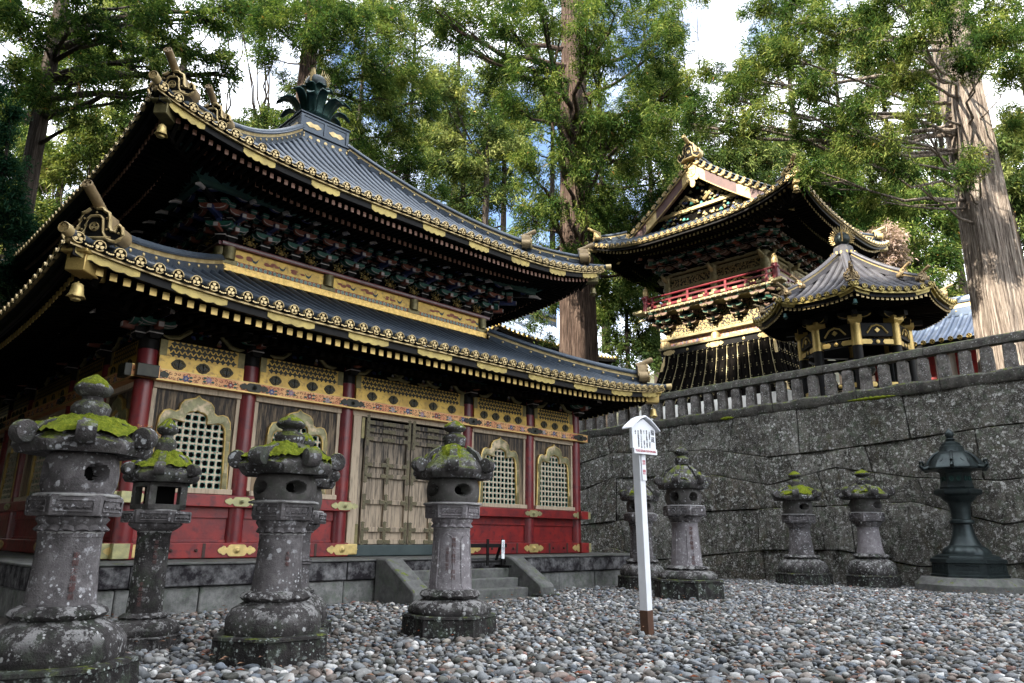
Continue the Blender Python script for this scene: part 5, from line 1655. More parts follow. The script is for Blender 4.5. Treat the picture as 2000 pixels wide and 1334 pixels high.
        b.loft([ring(0.2, 0), ring(0.19, 0.03), ring(0.15, 0.03), ring(0.14, 0.015)], 0)
        bld(b, 'gable_pendant', [GOLDP], 40)
        b = MB(); xb = sx*(gx-0.36); rr = random.Random(2)
        b.span(xb-0.1, xb+0.1, -3.0, 3.0, zr(d0)+0.0, zr(d0)+0.18, 0); b.span(xb-0.08, xb+0.08, -2.2, 2.2, zr(d0)+0.75, zr(d0)+0.9, 0)
        for i in range(170):
            y = rr.uniform(-2.4, 2.4); hh = rr.uniform(0.15, 2.2-0.85*abs(y)); s = rr.uniform(0.04, 0.10)
            if hh < 0.1: continue
            b.taper((xb, y, zr(d0)+hh), (s, s*1.8), (s*0.5, s*0.6), s*1.2, rr.choice((2, 1, 2, 3, 2, 0)))
        for sy in (-1, 1): b.tube([(xb, sy*0.2, zr(d0)+1.1), (xb, sy*0.7, zr(d0)+1.5), (xb, sy*1.0, zr(d0)+1.3), (xb, sy*0.8, zr(d0)+1.05)], [0.08, 0.1, 0.08, 0.03], 6, 0)
        bld(b, 'gable_carving', [GOLDP, BLUE, GOLDD, TEAL], 40)
    # main ridge, its ends, descending and corner ridges
    zt = zr(5.25)
    b = ridge_mb([(x, 0, zt-0.05+0.10*(abs(x)/3.6)**2.5) for x in np.linspace(-3.65, 3.65, 13)], 0.32, 0.46, 0.0, (0, 1, 2), 0.45)
    bld(b, 'main_ridge', [TILE, GOLDP, BLACK], 40)
    for sx in (-1, 1):
        M = MR @ facing((sx*3.72, 0, zt+0.02), -PI/2 if sx < 0 else PI/2)
        on = oni_mb(1.15, 0.78).build('ridge_end_ornament', [GOLDP, BLACK, GOLDP], TOW, 40, M)
        M = MR @ facing((sx*3.72, 0, zt+0.72), -PI/2 if sx < 0 else PI/2)
        bird_tile_mb(0.5, 0.09).build('roll_tile', [GOLDP, BLACKM], on, 40, M)
        for sy in (-1, 1):
            pth = [(sx*(gx-0.45), sy*-(5.25-d), zr(d)+0.02) for d in np.linspace(4.7, 1.15, 10)]
            bld(ridge_mb(pth, 0.24, 0.30, 0.02, (0, 1, 2), 0.45), 'descending_ridge', [TILE, GOLDP, BLACK], 40)
            p = pth[-1]
            on = oni_mb(0.75, 0.5).build('ridge_end_ornament', [GOLDP, BLACK, GOLDP], TOW, 40, MR @ facing(p, 0 if sy > 0 else PI))
    for q in range(4):
        pth = [tr.hip(q, d) for d in np.linspace(1.45, 0.45, 8)]
        bld(ridge_mb(pth, 0.24, 0.30, 0.03, (0, 1, 2), 0.4), 'hip_ridge', [TILE, GOLDP, BLACK], 40)
        p = tr.hip(q, 0.45); ang = {0: -PI/4, 1: -3*PI/4, 2: 3*PI/4, 3: PI/4}[q]
        on = oni_mb(0.75, 0.45).build('ridge_end_ornament', [GOLDP, BLACK, GOLDP], TOW, 40, MR @ facing(p+Vector((0, 0, 0.05)), ang))
        bird_tile_mb(0.42, 0.075).build('roll_tile', [GOLDP, BLACKM], on, 40, MR @ facing(p+Vector((0, 0, 0.48)), ang))
        p = tr.hip(q, 0.22); s = 0.24; zc = -0.32
        b = MB(); b.span(-s*0.5, s*0.5, -0.12, 0.5, zc-s*0.55, zc+s*0.35, 0); b.span(-s*0.68, s*0.68, -0.2, 0.45, zc+s*0.35, zc+s*0.55, 0)
        b.build('corner_rafter_cap', [GOLDP], TOW, 30, MR @ facing(p, ang), 0.015)
GABLEB = mat('red brown bargeboard', (0.10, 0.05, 0.045), (0.07, 0.035, 0.035), 5, 0.5)
tower_roof()
p = Vector((25.9, 1.5, 5.4)) + Matrix.Rotation(-PI/2, 3, 'Z') @ (MR @ tr.hip(0, 0.25)) + Vector((0, 0, -0.5))
bell_thing(tuple(p), 0.24, GOLDP, 'small gilt wind bell under the near corner of the drum tower roof', None)

# ================================================================ octagonal pavilion
PAV = thing('octagonal_pavilion', 'eight sided black and gold pavilion with tent roof and flaming jewel finial', 'pavilion', (21.2, -4.95, 5.40), R(202.5))
def pavilion():
    T0 = 5.4; z = lambda a: a-T0
    RE, RC = 3.25, 1.66
    zE = 8.72; D = 3.2*math.cos(PI/8)
    n8 = 8
    ap = RE*math.cos(PI/8); half = RE*math.sin(PI/8)
    def zf(d, s):      # d in from the eave along the apothem, s -1..1 across the face
        t = d/ap
        return z(zE)+0.50*d+0.11*d*d*0.9+0.22*abs(s)**3*(1-t)
    def pt(f, x, d, dz=0):   # face f, x along eave
        hw = half*(1-d/ap)
        s = x/max(hw, 1e-3); s = max(-1, min(1, x/(half*(1-0*d))))
        a = f*PI/4+PI/8
        v = Vector((ap-d, x, zf(d, s)+dz))
        return Matrix.Rotation(a, 4, 'Z') @ v
    b = MB(); n = 8; dtop = ap-0.30
    N_ = 9
    for f in range(8):
        st = 2*(half-0.08)/N_
        for i in range(N_+1):
            x = -(half-0.08)+st*i
            dm = min(dtop, ap*(1-abs(x)/half))
            if dm < 0.05: continue
            rings = []
            a = f*PI/4+PI/8; ax = Matrix.Rotation(a, 4, 'Z') @ Vector((0, 1, 0))
            for q in range(n+1):
                c = pt(f, x, dm*q/n)
                rings.append([c+ax*(0.10*math.cos(PI*j/6))+Vector((0, 0, 0.115*math.sin(PI*j/6)+0.01)) for j in range(7)])
            b.loft(rings, 0, cap=False, close=False)
            x0, x1 = max(-half, x-st/2), min(half, x+st/2)
            d0, d1 = min(dtop, ap*(1-abs(x0)/half)), min(dtop, ap*(1-abs(x1)/half))
            L = [pt(f, x0, d0*q/n) for q in range(n+1)]+[pt(f, x1, d1*q/n) for q in range(n+1)]
            b.add(L, [(q, q+1, n+2+q, n+1+q) for q in range(n)])
    rf = b.build('pavilion_roof', [TILEP], PAV, 40)
    src = None
    for f in range(8):
        st = 2*(half-0.08)/N_
        for i in range(N_+1):
            x = -(half-0.08)+st*i
            p = pt(f, x, 0, 0.03)
            if src is None:
                src = crest_mb(0.085, 0.05).build('eave_tile', [OLIVEG, BLACKM], PAV, 35); src.location = p; src.rotation_euler = (0, 0, f*PI/4+PI/8+PI/2)
            else: place_copy(src, PAV, tuple(p), (0, 0, f*PI/4+PI/8+PI/2))
    b = MB(); g = MB(); w = MB(); ra = MB()
    for f in range(8):
        A = [pt(f, x, 0.04, -0.05) for x in np.linspace(-half, half, 9)]; B = [pt(f, x, 0.04, -0.12) for x in np.linspace(-half, half, 9)]; C = [pt(f, x, 0.14, -0.14) for x in np.linspace(-half*0.97, half*0.97, 9)]; E = [pt(f, x, 0.14, -0.28) for x in np.linspace(-half*0.97, half*0.97, 9)]
        In = [Matrix.Rotation(f*PI/4+PI/8, 4, 'Z') @ Vector((RC*0.93, x, z(8.85))) for x in np.linspace(-RC*0.38, RC*0.38, 9)]
        for L0, L1, mt in ((A, B, 0), (B, C, 0), (C, E, 1), (E, In, 1)):
            b.add(L0+L1, [(i, i+1, 10+i, 9+i) for i in range(8)], mt)
        for row, (d, dz, s_) in enumerate(((0.20, -0.33, 0.085), (0.62, -0.36, 0.075))):
            m_ = 15 if row == 0 else 13
            for i in range(m_):
                x = (-1+2*i/(m_-1))*(half*(1-d/ap)-0.10)
                p = pt(f, x, d, dz)
                M = Matrix.Translation(p) @ Matrix.Rotation(f*PI/4+PI/8+PI/2, 4, 'Z')
                q = MB(); q.box((0, 0.0, 0), (s_, 0.02, s_*1.15)); g.merge(q, M)
                q = MB(); q.box((0, 0.55, 0.06), (s_*0.95, 1.08, s_*1.1), 0, Matrix.Rotation(0.1, 3, 'X')); ra.merge(q, M)
        for u in (-0.86, 0.86):
            q = [pt(f, half*(u-0.1*(1 if u > 0 else -1))+dx, 0.135, -0.15-dzz) + (Matrix.Rotation(f*PI/4+PI/8, 4, 'Z') @ Vector((0.012, 0, 0))) for dx, dzz in ((-0.25, 0), (0.25, 0), (0.2, 0.1), (-0.2, 0.1))]
            w = MB(); w.add(q, [(0, 1, 2, 3)]); w.build('eave_plate', [OLIVEG], PAV)
    b.build('eave_boards', [OLIVEG, BLACK], PAV); tag(g.build('rafter_ends', [GOLDP], PAV), kind='stuff'); ra.build('rafters', [BLACKM], PAV)
    for f in range(8):      # ridges on the arrises
        a = f*PI/4
        def hp(d): 
            r = RE*(1-d/ap)
            return Matrix.Rotation(a, 4, 'Z') @ Vector((r, 0, z(zE)+0.50*d+0.099*d*d+0.22*(1-d/ap)))
        ridge_mb([hp(d) for d in np.linspace(dtop, 0.95, 9)], 0.22, 0.26, 0.05, (0, 1, 2), 0).build('arris_ridge', [TILEP, GOLDP, TILEP], PAV, 40)
        ridge_mb([hp(d) for d in np.linspace(0.95, 0.35, 5)], 0.20, 0.20, 0.04, (0, 1, 2), 0).build('arris_ridge', [TILEP, GOLDP, TILEP], PAV, 40)
        for d, W, H in ((0.95, 0.40, 0.27), (0.35, 0.40, 0.26)):
            M = facing(hp(d)+Vector((0, 0, 0.04)), a+PI/2)
            on = oni_mb(W, H, 0.16).build('ridge_end_ornament', [GOLDB2, BLACK, GOLDB2], PAV, 40, M)
            bird_tile_mb(0.30, 0.045).build('roll_tile', [GOLDB2, BLACKM], on, 40, facing(hp(d)+Vector((0, 0, H)), a+PI/2))
        # column
        cx, cy = RC*math.cos(a), RC*math.sin(a)
        b = MB(); b.lathe([(0.35, 0.165), (z(7.3), 0.155)], 18, (cx, cy, 0), 0); b.lathe([(z(7.3), 0.165), (z(8.05), 0.16)], 18, (cx, cy, 0), 1); b.lathe([(0.0, 0.28), (0.25, 0.26), (0.35, 0.19)], 18, (cx, cy, 0), 1)
        b.build('column', [BLACK, GOLD], PAV, 40)
        b = MB(); M = Matrix.Rotation(a, 4, 'Z')
        block(b, (0, 0, 0), 0.42, 0.26, 0, 0); arm(b, (0, -0.02, 0.2), 1.0, 0.16, 0.2, 'x', 1, 0); b.span(-0.08, 0.08, -0.5, 0.3, 0.2, 0.36, 1)
        b.build('bracket_cluster', [GOLD, BLACK], PAV, None, facing((cx, cy, z(8.02)), a+PI/2))
        # beam to the next column, gilt plates and panel frames
        a2 = a+PI/8; ap_c = RC*math.cos(PI/8); hl = RC*math.sin(PI/8)
        M = Matrix.Rotation(a2, 4, 'Z') @ Matrix.Translation((ap_c, 0, 0)) @ Matrix.Rotation(PI/2, 4, 'Z')
        for nm, zz0, zz1, tt in (('head_board', z(7.60), z(8.05), 0.10), ('sill_beam', 0.52, 0.70, 0.07), ('kick_board', 0.25, 0.46, 0.06)):
            b = MB(); b.span(-hl+0.12, hl-0.12, -tt, 0.08, zz0, zz1, 0); b.build(nm, [BLACK], PAV, 30, M, 0.008)
        b = MB(); b.span(-hl+0.12, hl-0.12, -0.08, 0.08, z(7.32), z(7.52), 0)
        bm_ = b.build('ring_beam', [BLACK], PAV, 30, M, 0.008)
        for zc, hh in ((z(7.42), 0.16), (0.61, 0.15)):
            for sx in (-1, 1):
                b = MB()
                xx = sx*(hl*0.56); L = 0.28
                pol = [(xx-L/2, -hh/2), (xx+L/2, -hh/2), (xx+L/2+0.05, 0), (xx+L/2, hh/2), (xx-L/2, hh/2), (xx-L/2-0.05, 0)]
                b.prism(pol, lambda u, v, w: (u, -0.088-w, zc+v), 0.012); b.build('gilt_beam_plate', [GOLD], bm_, 30, M)
            b = MB()
            ring = lambda r, d: [(r*math.cos(j*PI/5), -0.088-d, zc+r*math.sin(j*PI/5)) for j in range(10)]
            b.loft([ring(0.07, 0), ring(0.065, 0.02), ring(0.02, 0.035)]); b.build('gilt_boss', [GOLD], bm_, 30, M)
        b = MB(); b.tube([(-0.34, -0.11, z(7.7)), (-0.17, -0.12, z(7.92)), (0, -0.12, z(7.98)), (0.17, -0.12, z(7.92)), (0.34, -0.11, z(7.7))], 0.03, 6); b.box((0, -0.12, z(7.8)), (0.12, 0.04, 0.13), 0, Matrix.Rotation(PI/4, 3, 'Y')); b.build('frog_leg_strut', [GOLD], bm_, 40, M)
    # lamp stand within, finial
    b = MB(); b.lathe([(0, 1.0), (0.3, 0.95), (0.35, 0.5), (0.8, 0.3), (1.2, 0.25), (1.25, 0.5), (1.4, 0.6), (1.7, 0.5), (1.85, 0.2)], 16); b.build('bronze_lamp', [BRONZED], PAV, 40)
    zt = z(zE)+0.50*dtop+0.099*dtop*dtop
    b = MB()
    b.lathe([(zt-0.12, 0.40), (zt+0.16, 0.38), (zt+0.18, 0.46), (zt+0.30, 0.46), (zt+0.34, 0.36), (zt+0.50, 0.34), (zt+0.58, 0.25), (zt+0.66, 0.12)], 8, (0, 0, 0), 0)
    cp = b.build('roof_cap', [TILEP], PAV, 30, Matrix.Rotation(PI/8, 4, 'Z'))
    b = MB()
    for f in range(8):
        a = f*PI/4+PI/8; q = MB(); q.span(-0.11, 0.11, -0.44, -0.42, zt+0.19, zt+0.29); b.merge(q, Matrix.Rotation(a+PI/2, 4, 'Z'))
    b.build('gilt_cap_panels', [GOLD], cp)
    b = MB(); b.lathe([(zt+0.64, 0.12), (zt+0.72, 0.24), (zt+0.86, 0.28), (zt+1.0, 0.24), (zt+1.1, 0.12), (zt+1.18, 0.02)], 20); jw = b.build('jewel', [BRONZED], PAV, 50)
    b = MB()
    for pl in range(2):
        for i in range(23):
            t = -0.55+(PI+1.1)*i/22
            c, s = math.cos(t), math.sin(t)
            d = Vector((0, c, s)) if pl == 0 else Vector((c, 0, s))
            p = Vector((0, 0, zt+0.87))+d*0.27; L = 0.16+0.06*(s > 0.8)
            sd = Vector((1, 0, 0)) if pl == 0 else Vector((0, 1, 0))
            nn = d.cross(sd)*0.03
            b.tube([p, p+d*L*0.5+Vector((0, 0, 0.01)), p+d*L+Vector((0, 0, 0.05))], [0.03, 0.026, 0.006], 5)
    b.build('flame_rays', [GOLDP], jw, 50)
pavilion()
for i, f in enumerate((0, 7)):
    a = R(202.5)+f*PI/4
    p = Vector((21.2+2.95*math.cos(a), -4.95+2.95*math.sin(a), 8.50))
    bell_thing(tuple(p), 0.15, BRONZE, ('small dark green wind bell under the foremost corner of the pavilion roof', 'small dark green wind bell under the pavilion roof corner nearest the grey cedar')[i], 'wind bells of the pavilion')

# ================================================================ halls further back
def simple_hall(name, label, loc, rz, ex, ey, zE, wallmats, tilem, a=0.45, b_=0.03, lift=0.25, dark=True):
    H = thing(name, label, 'temple hall', loc, rz)
    rf = Roof(ex, ey, zE, a, b_, lift, 4, gx=ex-1.2)
    tile_mesh(rf, 0.34, 0.09, n=7).build('roof', [tilem], H, 40)
    b = MB(); base = crest_mb(0.10)
    for k in range(4):
        for x in rf.rows(k, 0.34)[0]: b.merge(base, facing(rf.pt(k, x, 0, 0.03), -k*PI/2))
    tag(b.build('eave_tiles', [GOLD, BLACKM], H, 35), kind='stuff')
    eave_ring(rf, 0.06, -0.05, -0.2, 0.1).build('eave_board', [BLACK], H)
    soffit_mb(rf, 0.1, -0.2, 1.5, zE+0.1).build('soffit', [BLACKM], H)
    zt = zE+a*ey+b_*ey*ey
    ridge_mb([(x, 0, zt-0.05) for x in np.linspace(-ex+1.1, ex-1.1, 8)], 0.4, 0.75, 0, (0, 1, 2), 0.6).build('main_ridge', [tilem, GOLDP, BLACK], H, 40)
    for sx in (-1, 1):
        pts = [(sx*(ex-1.5), -(ey-d), zE+a*d+b_*d*d-0.1) for d in np.linspace(1.2, ey, 8)]
        poly = pts+[(x, -y, z) for x, y, z in pts[-2::-1]]
        g = MB(); g.add(poly, [tuple(range(len(poly)))]); g.build('gable_wall', [BLACKM], H)
    b = MB(); b.span(-ex+1.5, ex-1.5, -ey+1.5, ey-1.5, 0, zE+0.2); w = b.build('hall_wall', [wallmats[0]], H)
    b = MB()
    for i in range(9):
        x = -ex+1.5+(2*ex-3)*i/8
        b.span(x-0.14, x+0.14, -ey+1.36, -ey+1.5, 0, zE)
    b.span(-ex+1.4, ex-1.4, -ey+1.40, -ey+1.49, 1.5, 1.7)
    b.build('posts', [RED], H, 30)
    return H
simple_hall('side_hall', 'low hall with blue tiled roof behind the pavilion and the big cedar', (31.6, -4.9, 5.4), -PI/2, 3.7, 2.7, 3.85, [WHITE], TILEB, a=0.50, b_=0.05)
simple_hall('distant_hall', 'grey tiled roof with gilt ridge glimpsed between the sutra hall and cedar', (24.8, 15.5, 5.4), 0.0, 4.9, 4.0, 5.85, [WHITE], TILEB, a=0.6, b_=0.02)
# heap of fallen bark and leaves by the fence
def heap(name, label, loc, r, n, mt):
    rr = random.Random(3); b = MB()
    for i in range(n):
        a = rr.uniform(0, 2*PI); q = r*math.sqrt(rr.random()); z = 0.05+0.5*(1-q/r)*rr.random()
        rot = Matrix.Rotation(rr.uniform(0, PI), 3, 'Z') @ Matrix.Rotation(rr.uniform(-0.5, 0.5), 3, 'X')
        b.box((q*math.cos(a)*0.5, q*math.sin(a), z), (0.3, 0.09, 0.05), 0, rot)
    o = b.build(name, [mt]); o.location = loc
    return tag(o, label, 'bark heap')
BARKH = mat('stripped bark', (0.24, 0.13, 0.075), (0.14, 0.07, 0.045), 6, 0.8)
heap('bark_heap', 'brown heap of stripped bark behind the fence below the grey cedar', (20.6, -8.3, 5.4), 1.0, 300, BARKH)
# ================================================================ stone lanterns
def hexr(a, k, n=6, ph=0.0):
    """1 for a circle, towards an n-gon as k -> 1"""
    t = (a-ph) % (2*PI/n) - PI/n
    return (1-k) + k*math.cos(PI/n)/math.cos(t)*1.0/ (math.cos(PI/n)+ (1-math.cos(PI/n))*0.55)
def loft_prof(prof, seg=48, n=6, ph=0.0, jit=0.0, rr=None):
    """prof: (z, r, hexness, petal amplitude, petals)"""
    rings = []
    for q in prof:
        z, r, k = q[0], q[1], q[2]; am, pn = (q[3], q[4]) if len(q) > 3 else (0, 0)
        ring = []
        for j in range(seg):
            a = 2*PI*j/seg
            rad = r*hexr(a, k, n, ph)
            zz = z
            if am: 
                c = abs(math.cos(pn*a/2)); rad *= 1-am*0.35*(1-c); zz -= am*r*0.35*(1-c)
            if jit: rad += rr.uniform(-jit, jit)
            ring.append((rad*math.cos(a), rad*math.sin(a), zz))
        rings.append(ring)
    return rings
def vnoise(seed):
    rr = np.random.default_rng(seed); T = rr.random((64, 64))
    def f(x, y):
        xi, yi = int(math.floor(x)), int(math.floor(y)); u, v = x-xi, y-yi
        u, v = u*u*(3-2*u), v*v*(3-2*v)
        g = lambda i, j: T[i % 64, j % 64]
        return (g(xi, yi)*(1-u)+g(xi+1, yi)*u)*(1-v)+(g(xi, yi+1)*(1-u)+g(xi+1, yi+1)*u)*v
    return lambda x, y: 0.55*f(x, y)+0.3*f(x*2.1+9, y*2.1+3)+0.15*f(x*4.3+5, y*4.3+7)
def text_mesh(body, size, mt, name, parent, M, align='CENTER', vertical=False, lead=1.12, ext=0.0012):
    b = None
    cu = bpy.data.curves.new(name, 'FONT')
    cu.body = '\n'.join(body) if vertical else body
    cu.size = size; cu.align_x = align; cu.align_y = 'TOP' if vertical else 'CENTER'
    cu.space_line = lead; cu.extrude = ext
    t = bpy.data.objects.new(name, cu); scene.collection.objects.link(t)
    bpy.context.view_layer.update()
    dg = bpy.context.evaluated_depsgraph_get()
    me = bpy.data.meshes.new_from_object(t.evaluated_get(dg))
    bpy.data.objects.remove(t)
    me.materials.clear(); me.materials.append(mt)
    o = bpy.data.objects.new(name, me); link(o, parent)
    o.matrix_local = M
    return o
def stone_lantern(loc, label, H, Rd, seed, rot=0.0, moss=0.6, kind='hex', mats=None, panels=False, holes='oval', text=None, group='stone lanterns in the courtyard', hole_at=(0,)):
    """H: heights (plinth, bowl, shaft foot, shaft head, slab foot, slab top, fire top, cap edge, cap top, finial); Rd: radii"""
    rr = random.Random(seed); nz = vnoise(seed)
    S = dict(plinth=ST_PLINTH, base=ST_BASE, shaft=ST_LAN, slab=ST_LAN, fire=ST_FIRE, cap=ST_CAP)
    S.update(mats or {})
    L = thing('stone_lantern', label, 'stone lantern', loc, rot, group)
    pl, bw, sf, sh, s0, s1, ft, ce, ct, fn = H
    rp, rb, rs0, rs1, rsl, rf, rc = Rd
    # plinth with upright flutes
    prof = [(-0.25, rp, 0.9), (pl*0.15, rp, 0.9), (pl*0.86, rp*0.985, 0.9), (pl*0.9, rp*1.0, 0.9), (pl, rp*0.985, 0.9), (pl+0.01, rp*0.9, 0.9)]
    rings = loft_prof(prof, 96, 6, PI/6, 0.004, rr)
    for ring in rings[1:3]:
        for j in range(96):
            if j % 4 in (1, 2): x, y, z = ring[j]; ring[j] = (x*0.975, y*0.975, z)
    b = MB(); b.loft(rings); b.build('plinth', [S['plinth']], L, 40)
    # swelling base carved with waves, lotus collar
    prof = [(pl, rb*0.98, 0.5), (pl+(bw-pl)*0.15, rb*1.02, 0.5), (pl+(bw-pl)*0.5, rb*1.0, 0.45), (pl+(bw-pl)*0.78, rb*0.88, 0.35), (pl+(bw-pl)*0.92, rb*0.70, 0.2), (bw, rb*0.62, 0.1), (bw+0.01, rs0*0.8, 0.0)]
    rings = loft_prof(prof, 72, 6, PI/6)
    for i, ring in enumerate(rings[:6]):
        for j in range(72):
            x, y, z = ring[j]; k = 1+0.05*(nz(j*0.35, i*1.7)-0.5)*(1 if 0 < i < 5 else 0.3); ring[j] = (x*k, y*k, z)
    b = MB(); b.loft(rings); b.build('base', [S['base']], L, 50)
    b = MB(); h = sf-bw
    b.loft(loft_prof([(bw-0.005, rs0*1.22, 0), (bw+h*0.15, rs0*1.34, 0, 0.10, 13), (bw+h*0.5, rs0*1.43, 0, 0.16, 13), (bw+h*0.9, rs0*1.34, 0, 0.10, 13), (bw+h*1.1, rs0*1.16, 0), (sf+0.02, rs0*1.02, 0)], 104)); b.build('lotus_collar', [S['base']], L, 50)
    # shaft
    n = 14; prof = []
    for i in range(n+1):
        t = i/n
        r = rs0+(rs1-rs0)*t + 0.012*rs0*math.cos(t*PI*2)
        prof.append((sf+(sh-sf)*t, r, 0.0))
    rings = loft_prof(prof, 48, jit=0.0015, rr=rr)
    b = MB(); b.loft(rings)
    if not panels: b.loft(loft_prof([(sf+(sh-sf)*0.02, rs0*1.03, 0), (sf+(sh-sf)*0.06, rs0*1.03, 0)], 48)); 
    b.loft(loft_prof([(sh-0.05, rs1*1.0, 0), (sh-0.045, rs1*1.04, 0), (sh-0.005, rs1*1.05, 0), (sh, rs1*1.0, 0)], 48))
    if kind == 'bamboo':
        for t in (0.42, 0.47, 0.98): b.loft(loft_prof([(sf+(sh-sf)*t, rs0, 0), (sf+(sh-sf)*(t+0.01), rs0*1.06, 0), (sf+(sh-sf)*(t+0.03), rs0*1.06, 0), (sf+(sh-sf)*(t+0.04), rs0, 0)], 48))
    shf = b.build('shaft', [S['shaft']], L, 40)
    for zz, rr_ in ((sh-0.012, rs1*1.045), (s1+0.004, rf*1.10)):
        b = MB(); b.loft(loft_prof([(zz-0.006, rr_, 0), (zz+0.004, rr_*1.01, 0), (zz+0.016, rr_*0.985, 0)], 60, jit=0.004, rr=rr)); b.build('mortar_joint', [MORTAR], L, 40)
    face = math.atan2(CAM[1]-loc[1], CAM[0]-loc[0]) - rot
    if panels:
        for k in range(4):
            a0 = face-0.30+k*PI/2*0.78-0.78*PI/2
            b = MB(); hh = sh-sf
            fr = [(-0.40, 0.10), (-0.34, 0.048), (0.34, 0.048), (0.40, 0.10), (0.40, 0.80), (0.30, 0.86), (0.12, 0.88), (0.0, 0.92), (-0.12, 0.88), (-0.30, 0.86), (-0.40, 0.80), (-0.40, 0.10)]
            P = []
            for u, v in fr:
                a = a0+u; r = rs0+(rs1-rs0)*v+0.002; P.append((r*math.cos(a), r*math.sin(a), sf+hh*v))
            b.tube(P, 0.009, 5); b.build('carved_panel_frame', [S['shaft']], shf, 50)
    if text:
        for (tx, da, v0, sz) in text:
            a = face+da
            for i, ch in enumerate(tx):
                if ch == ' ': continue
                v = v0-i*sz*1.12/(sh-sf)
                r = rs0+(rs1-rs0)*v+0.006
                M = Matrix.Translation((r*math.cos(a), r*math.sin(a), sf+(sh-sf)*v)) @ Matrix.Rotation(a+PI/2, 4, 'Z') @ Matrix.Rotation(PI/2, 4, 'X')
                text_mesh(ch, sz, REDST, 'inscription', shf, M, ext=0.003)
    # slab over lotus petals
    b = MB(); h = s0-sh
    b.loft(loft_prof([(sh-0.004, rs1*1.02, 0), (sh+h*0.12, rs1*1.22, 0.0, 0.15, 14), (sh+h*0.45, rsl*0.76, 0.10, 0.22, 14), (sh+h*0.8, rsl*0.86, 0.2, 0.30, 14), (sh+h*0.95, rsl*0.84, 0.35, 0.15, 14), (s0, rsl*0.80, 0.5)], 112)); b.build('lotus_petals', [S['slab']], L, 50)
    b = MB(); b.loft(loft_prof([(s0, rsl*0.99, 0.97), (s0+0.012, rsl*1.02, 0.97), (s1-0.02, rsl*1.03, 0.97), (s1, rsl*1.0, 0.97), (s1+0.006, rf*1.12, 0.3), (s1+0.03, rf*0.98, 0.1)], 72, 6, PI/6, 0.002, rr))
    for k in range(6):
        a = k*PI/3+PI/3; ap = rsl*0.905; hw = rsl*0.40
        q = MB(); zc = (s0+s1)/2; hh = (s1-s0)*0.28
        q.tube([(-hw, 0, zc-hh), (hw, 0, zc-hh), (hw, 0, zc+hh), (-hw, 0, zc+hh), (-hw, 0, zc-hh)], 0.008, 4)
        for i in range(9): q.tube([(-hw*0.8+hw*1.6*i/8-0.01, 0, zc-hh*0.3), (-hw*0.8+hw*1.6*i/8+0.012, -0.002, zc+hh*0.4*math.sin(i*2.3))], 0.010, 4)
        b.merge(q, Matrix.Rotation(a+PI/6, 4, 'Z') @ Matrix.Translation((0, -ap*1.065, 0)))
    b.build('slab', [S['slab']], L, 40)
    # fire box
    if kind == 'square':
        b = MB(); w = rf; z0, z1 = s1+0.02, ft
        for sx in (-1, 1):
            for sy in (-1, 1): b.span(sx*w, sx*w*0.62, sy*w, sy*w*0.62, z0, z1)
        b.span(-w, w, -w, w, z0, z0+0.06); b.span(-w, w, -w, w, z1-0.05, z1)
        fb = b.build('fire_box', [S['fire']], L, 30, None, 0.006)
        b = MB(); b.span(-w*0.55, w*0.55, -w*0.55, w*0.55, z0+0.03, z1); b.build('fire_box_shade', [SHADE], fb)  # black block stands in for the shaded hollow
    else:
        nu, nv = 120, 22; hgt = ft-s1; rings = []
        mids = [face+d for d in hole_at]
        P = {}
        for i in range(nv+1):
            t = i/nv
            r = rf*(0.80+0.20*math.sin(PI*min(1, max(0, 0.06+t*0.9)))**0.6)
            ring = []
            for j in range(nu):
                a = 2*PI*j/nu; push = 0
                for mdl in mids:
                    da = (a-mdl+PI) % (2*PI)-PI
                    e = (da/0.36)**2+((t-0.52)/0.22)**2
                    if holes == 'round': e = (da/0.27)**2+((t-0.5)/0.27)**2
                    if holes == 'gourd': e = min((da+0.16)**2/0.045+((t-0.52)/0.2)**2, (da-0.17)**2/0.03+((t-0.52)/0.16)**2)
                    if e < 1: push = max(push, 0.55*(1 if e < 0.8 else (1-e)/0.2))
                    elif e < 1.5: push = max(push, 0.03*(1.5-e)/0.5)
                rad = r*(1-push); ring.append((rad*math.cos(a), rad*math.sin(a), s1+0.01+hgt*t))
                P[(i, j)] = push
            rings.append(ring)
        b = MB(); b.loft(rings)
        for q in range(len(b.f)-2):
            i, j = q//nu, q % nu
            if P[(i, j)] > 0.5 and P[(min(nv, i+1), (j+1) % nu)] > 0.5: b.m[q] = 1  # inner faces of the holes coloured black for the shade within
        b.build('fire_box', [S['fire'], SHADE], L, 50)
    # cap: six sided, scrolled corners, mossy
    nc = 6; ph = PI/6
    nr, na = 26, 144
    z0 = ft-0.005; ed = ce-ft
    def capz(s): return ce-0.01+(ct-ce)*((1-s)*0.30+(1-s**2.4)*0.70)
    top = []
    for i in range(nr+1):
        s = i/nr; ring = []
        for j in range(na):
            a = 2*PI*j/na
            r = rc*0.93*s*hexr(a, 0.95*s**0.5, nc, ph)
            cor = math.cos(3*(a-0))**2 if True else 0
            ring.append((r*math.cos(a), r*math.sin(a), capz(s)+0.035*cor*s**4+0.012*(nz(r*math.cos(a)*9+20, r*math.sin(a)*9+20)-0.5)))
        top.append(ring)
    b = MB()
    outer = top[-1]
    lower = [(x*1.01, y*1.01, min(z-0.02, ft+0.03+ed*0.25)) for x, y, z in outer]
    under = [(x*0.93, y*0.93, ft) for x, y, z in outer]
    inner = [(x*0.5, y*0.5, ft+0.02) for x, y, z in outer]
    b.loft([[(x*0.02, y*0.02, z) for x, y, z in top[1]]]+top[1:]+[lower, under, inner])
    capo = b.build('cap', [S['cap']], L, 45)
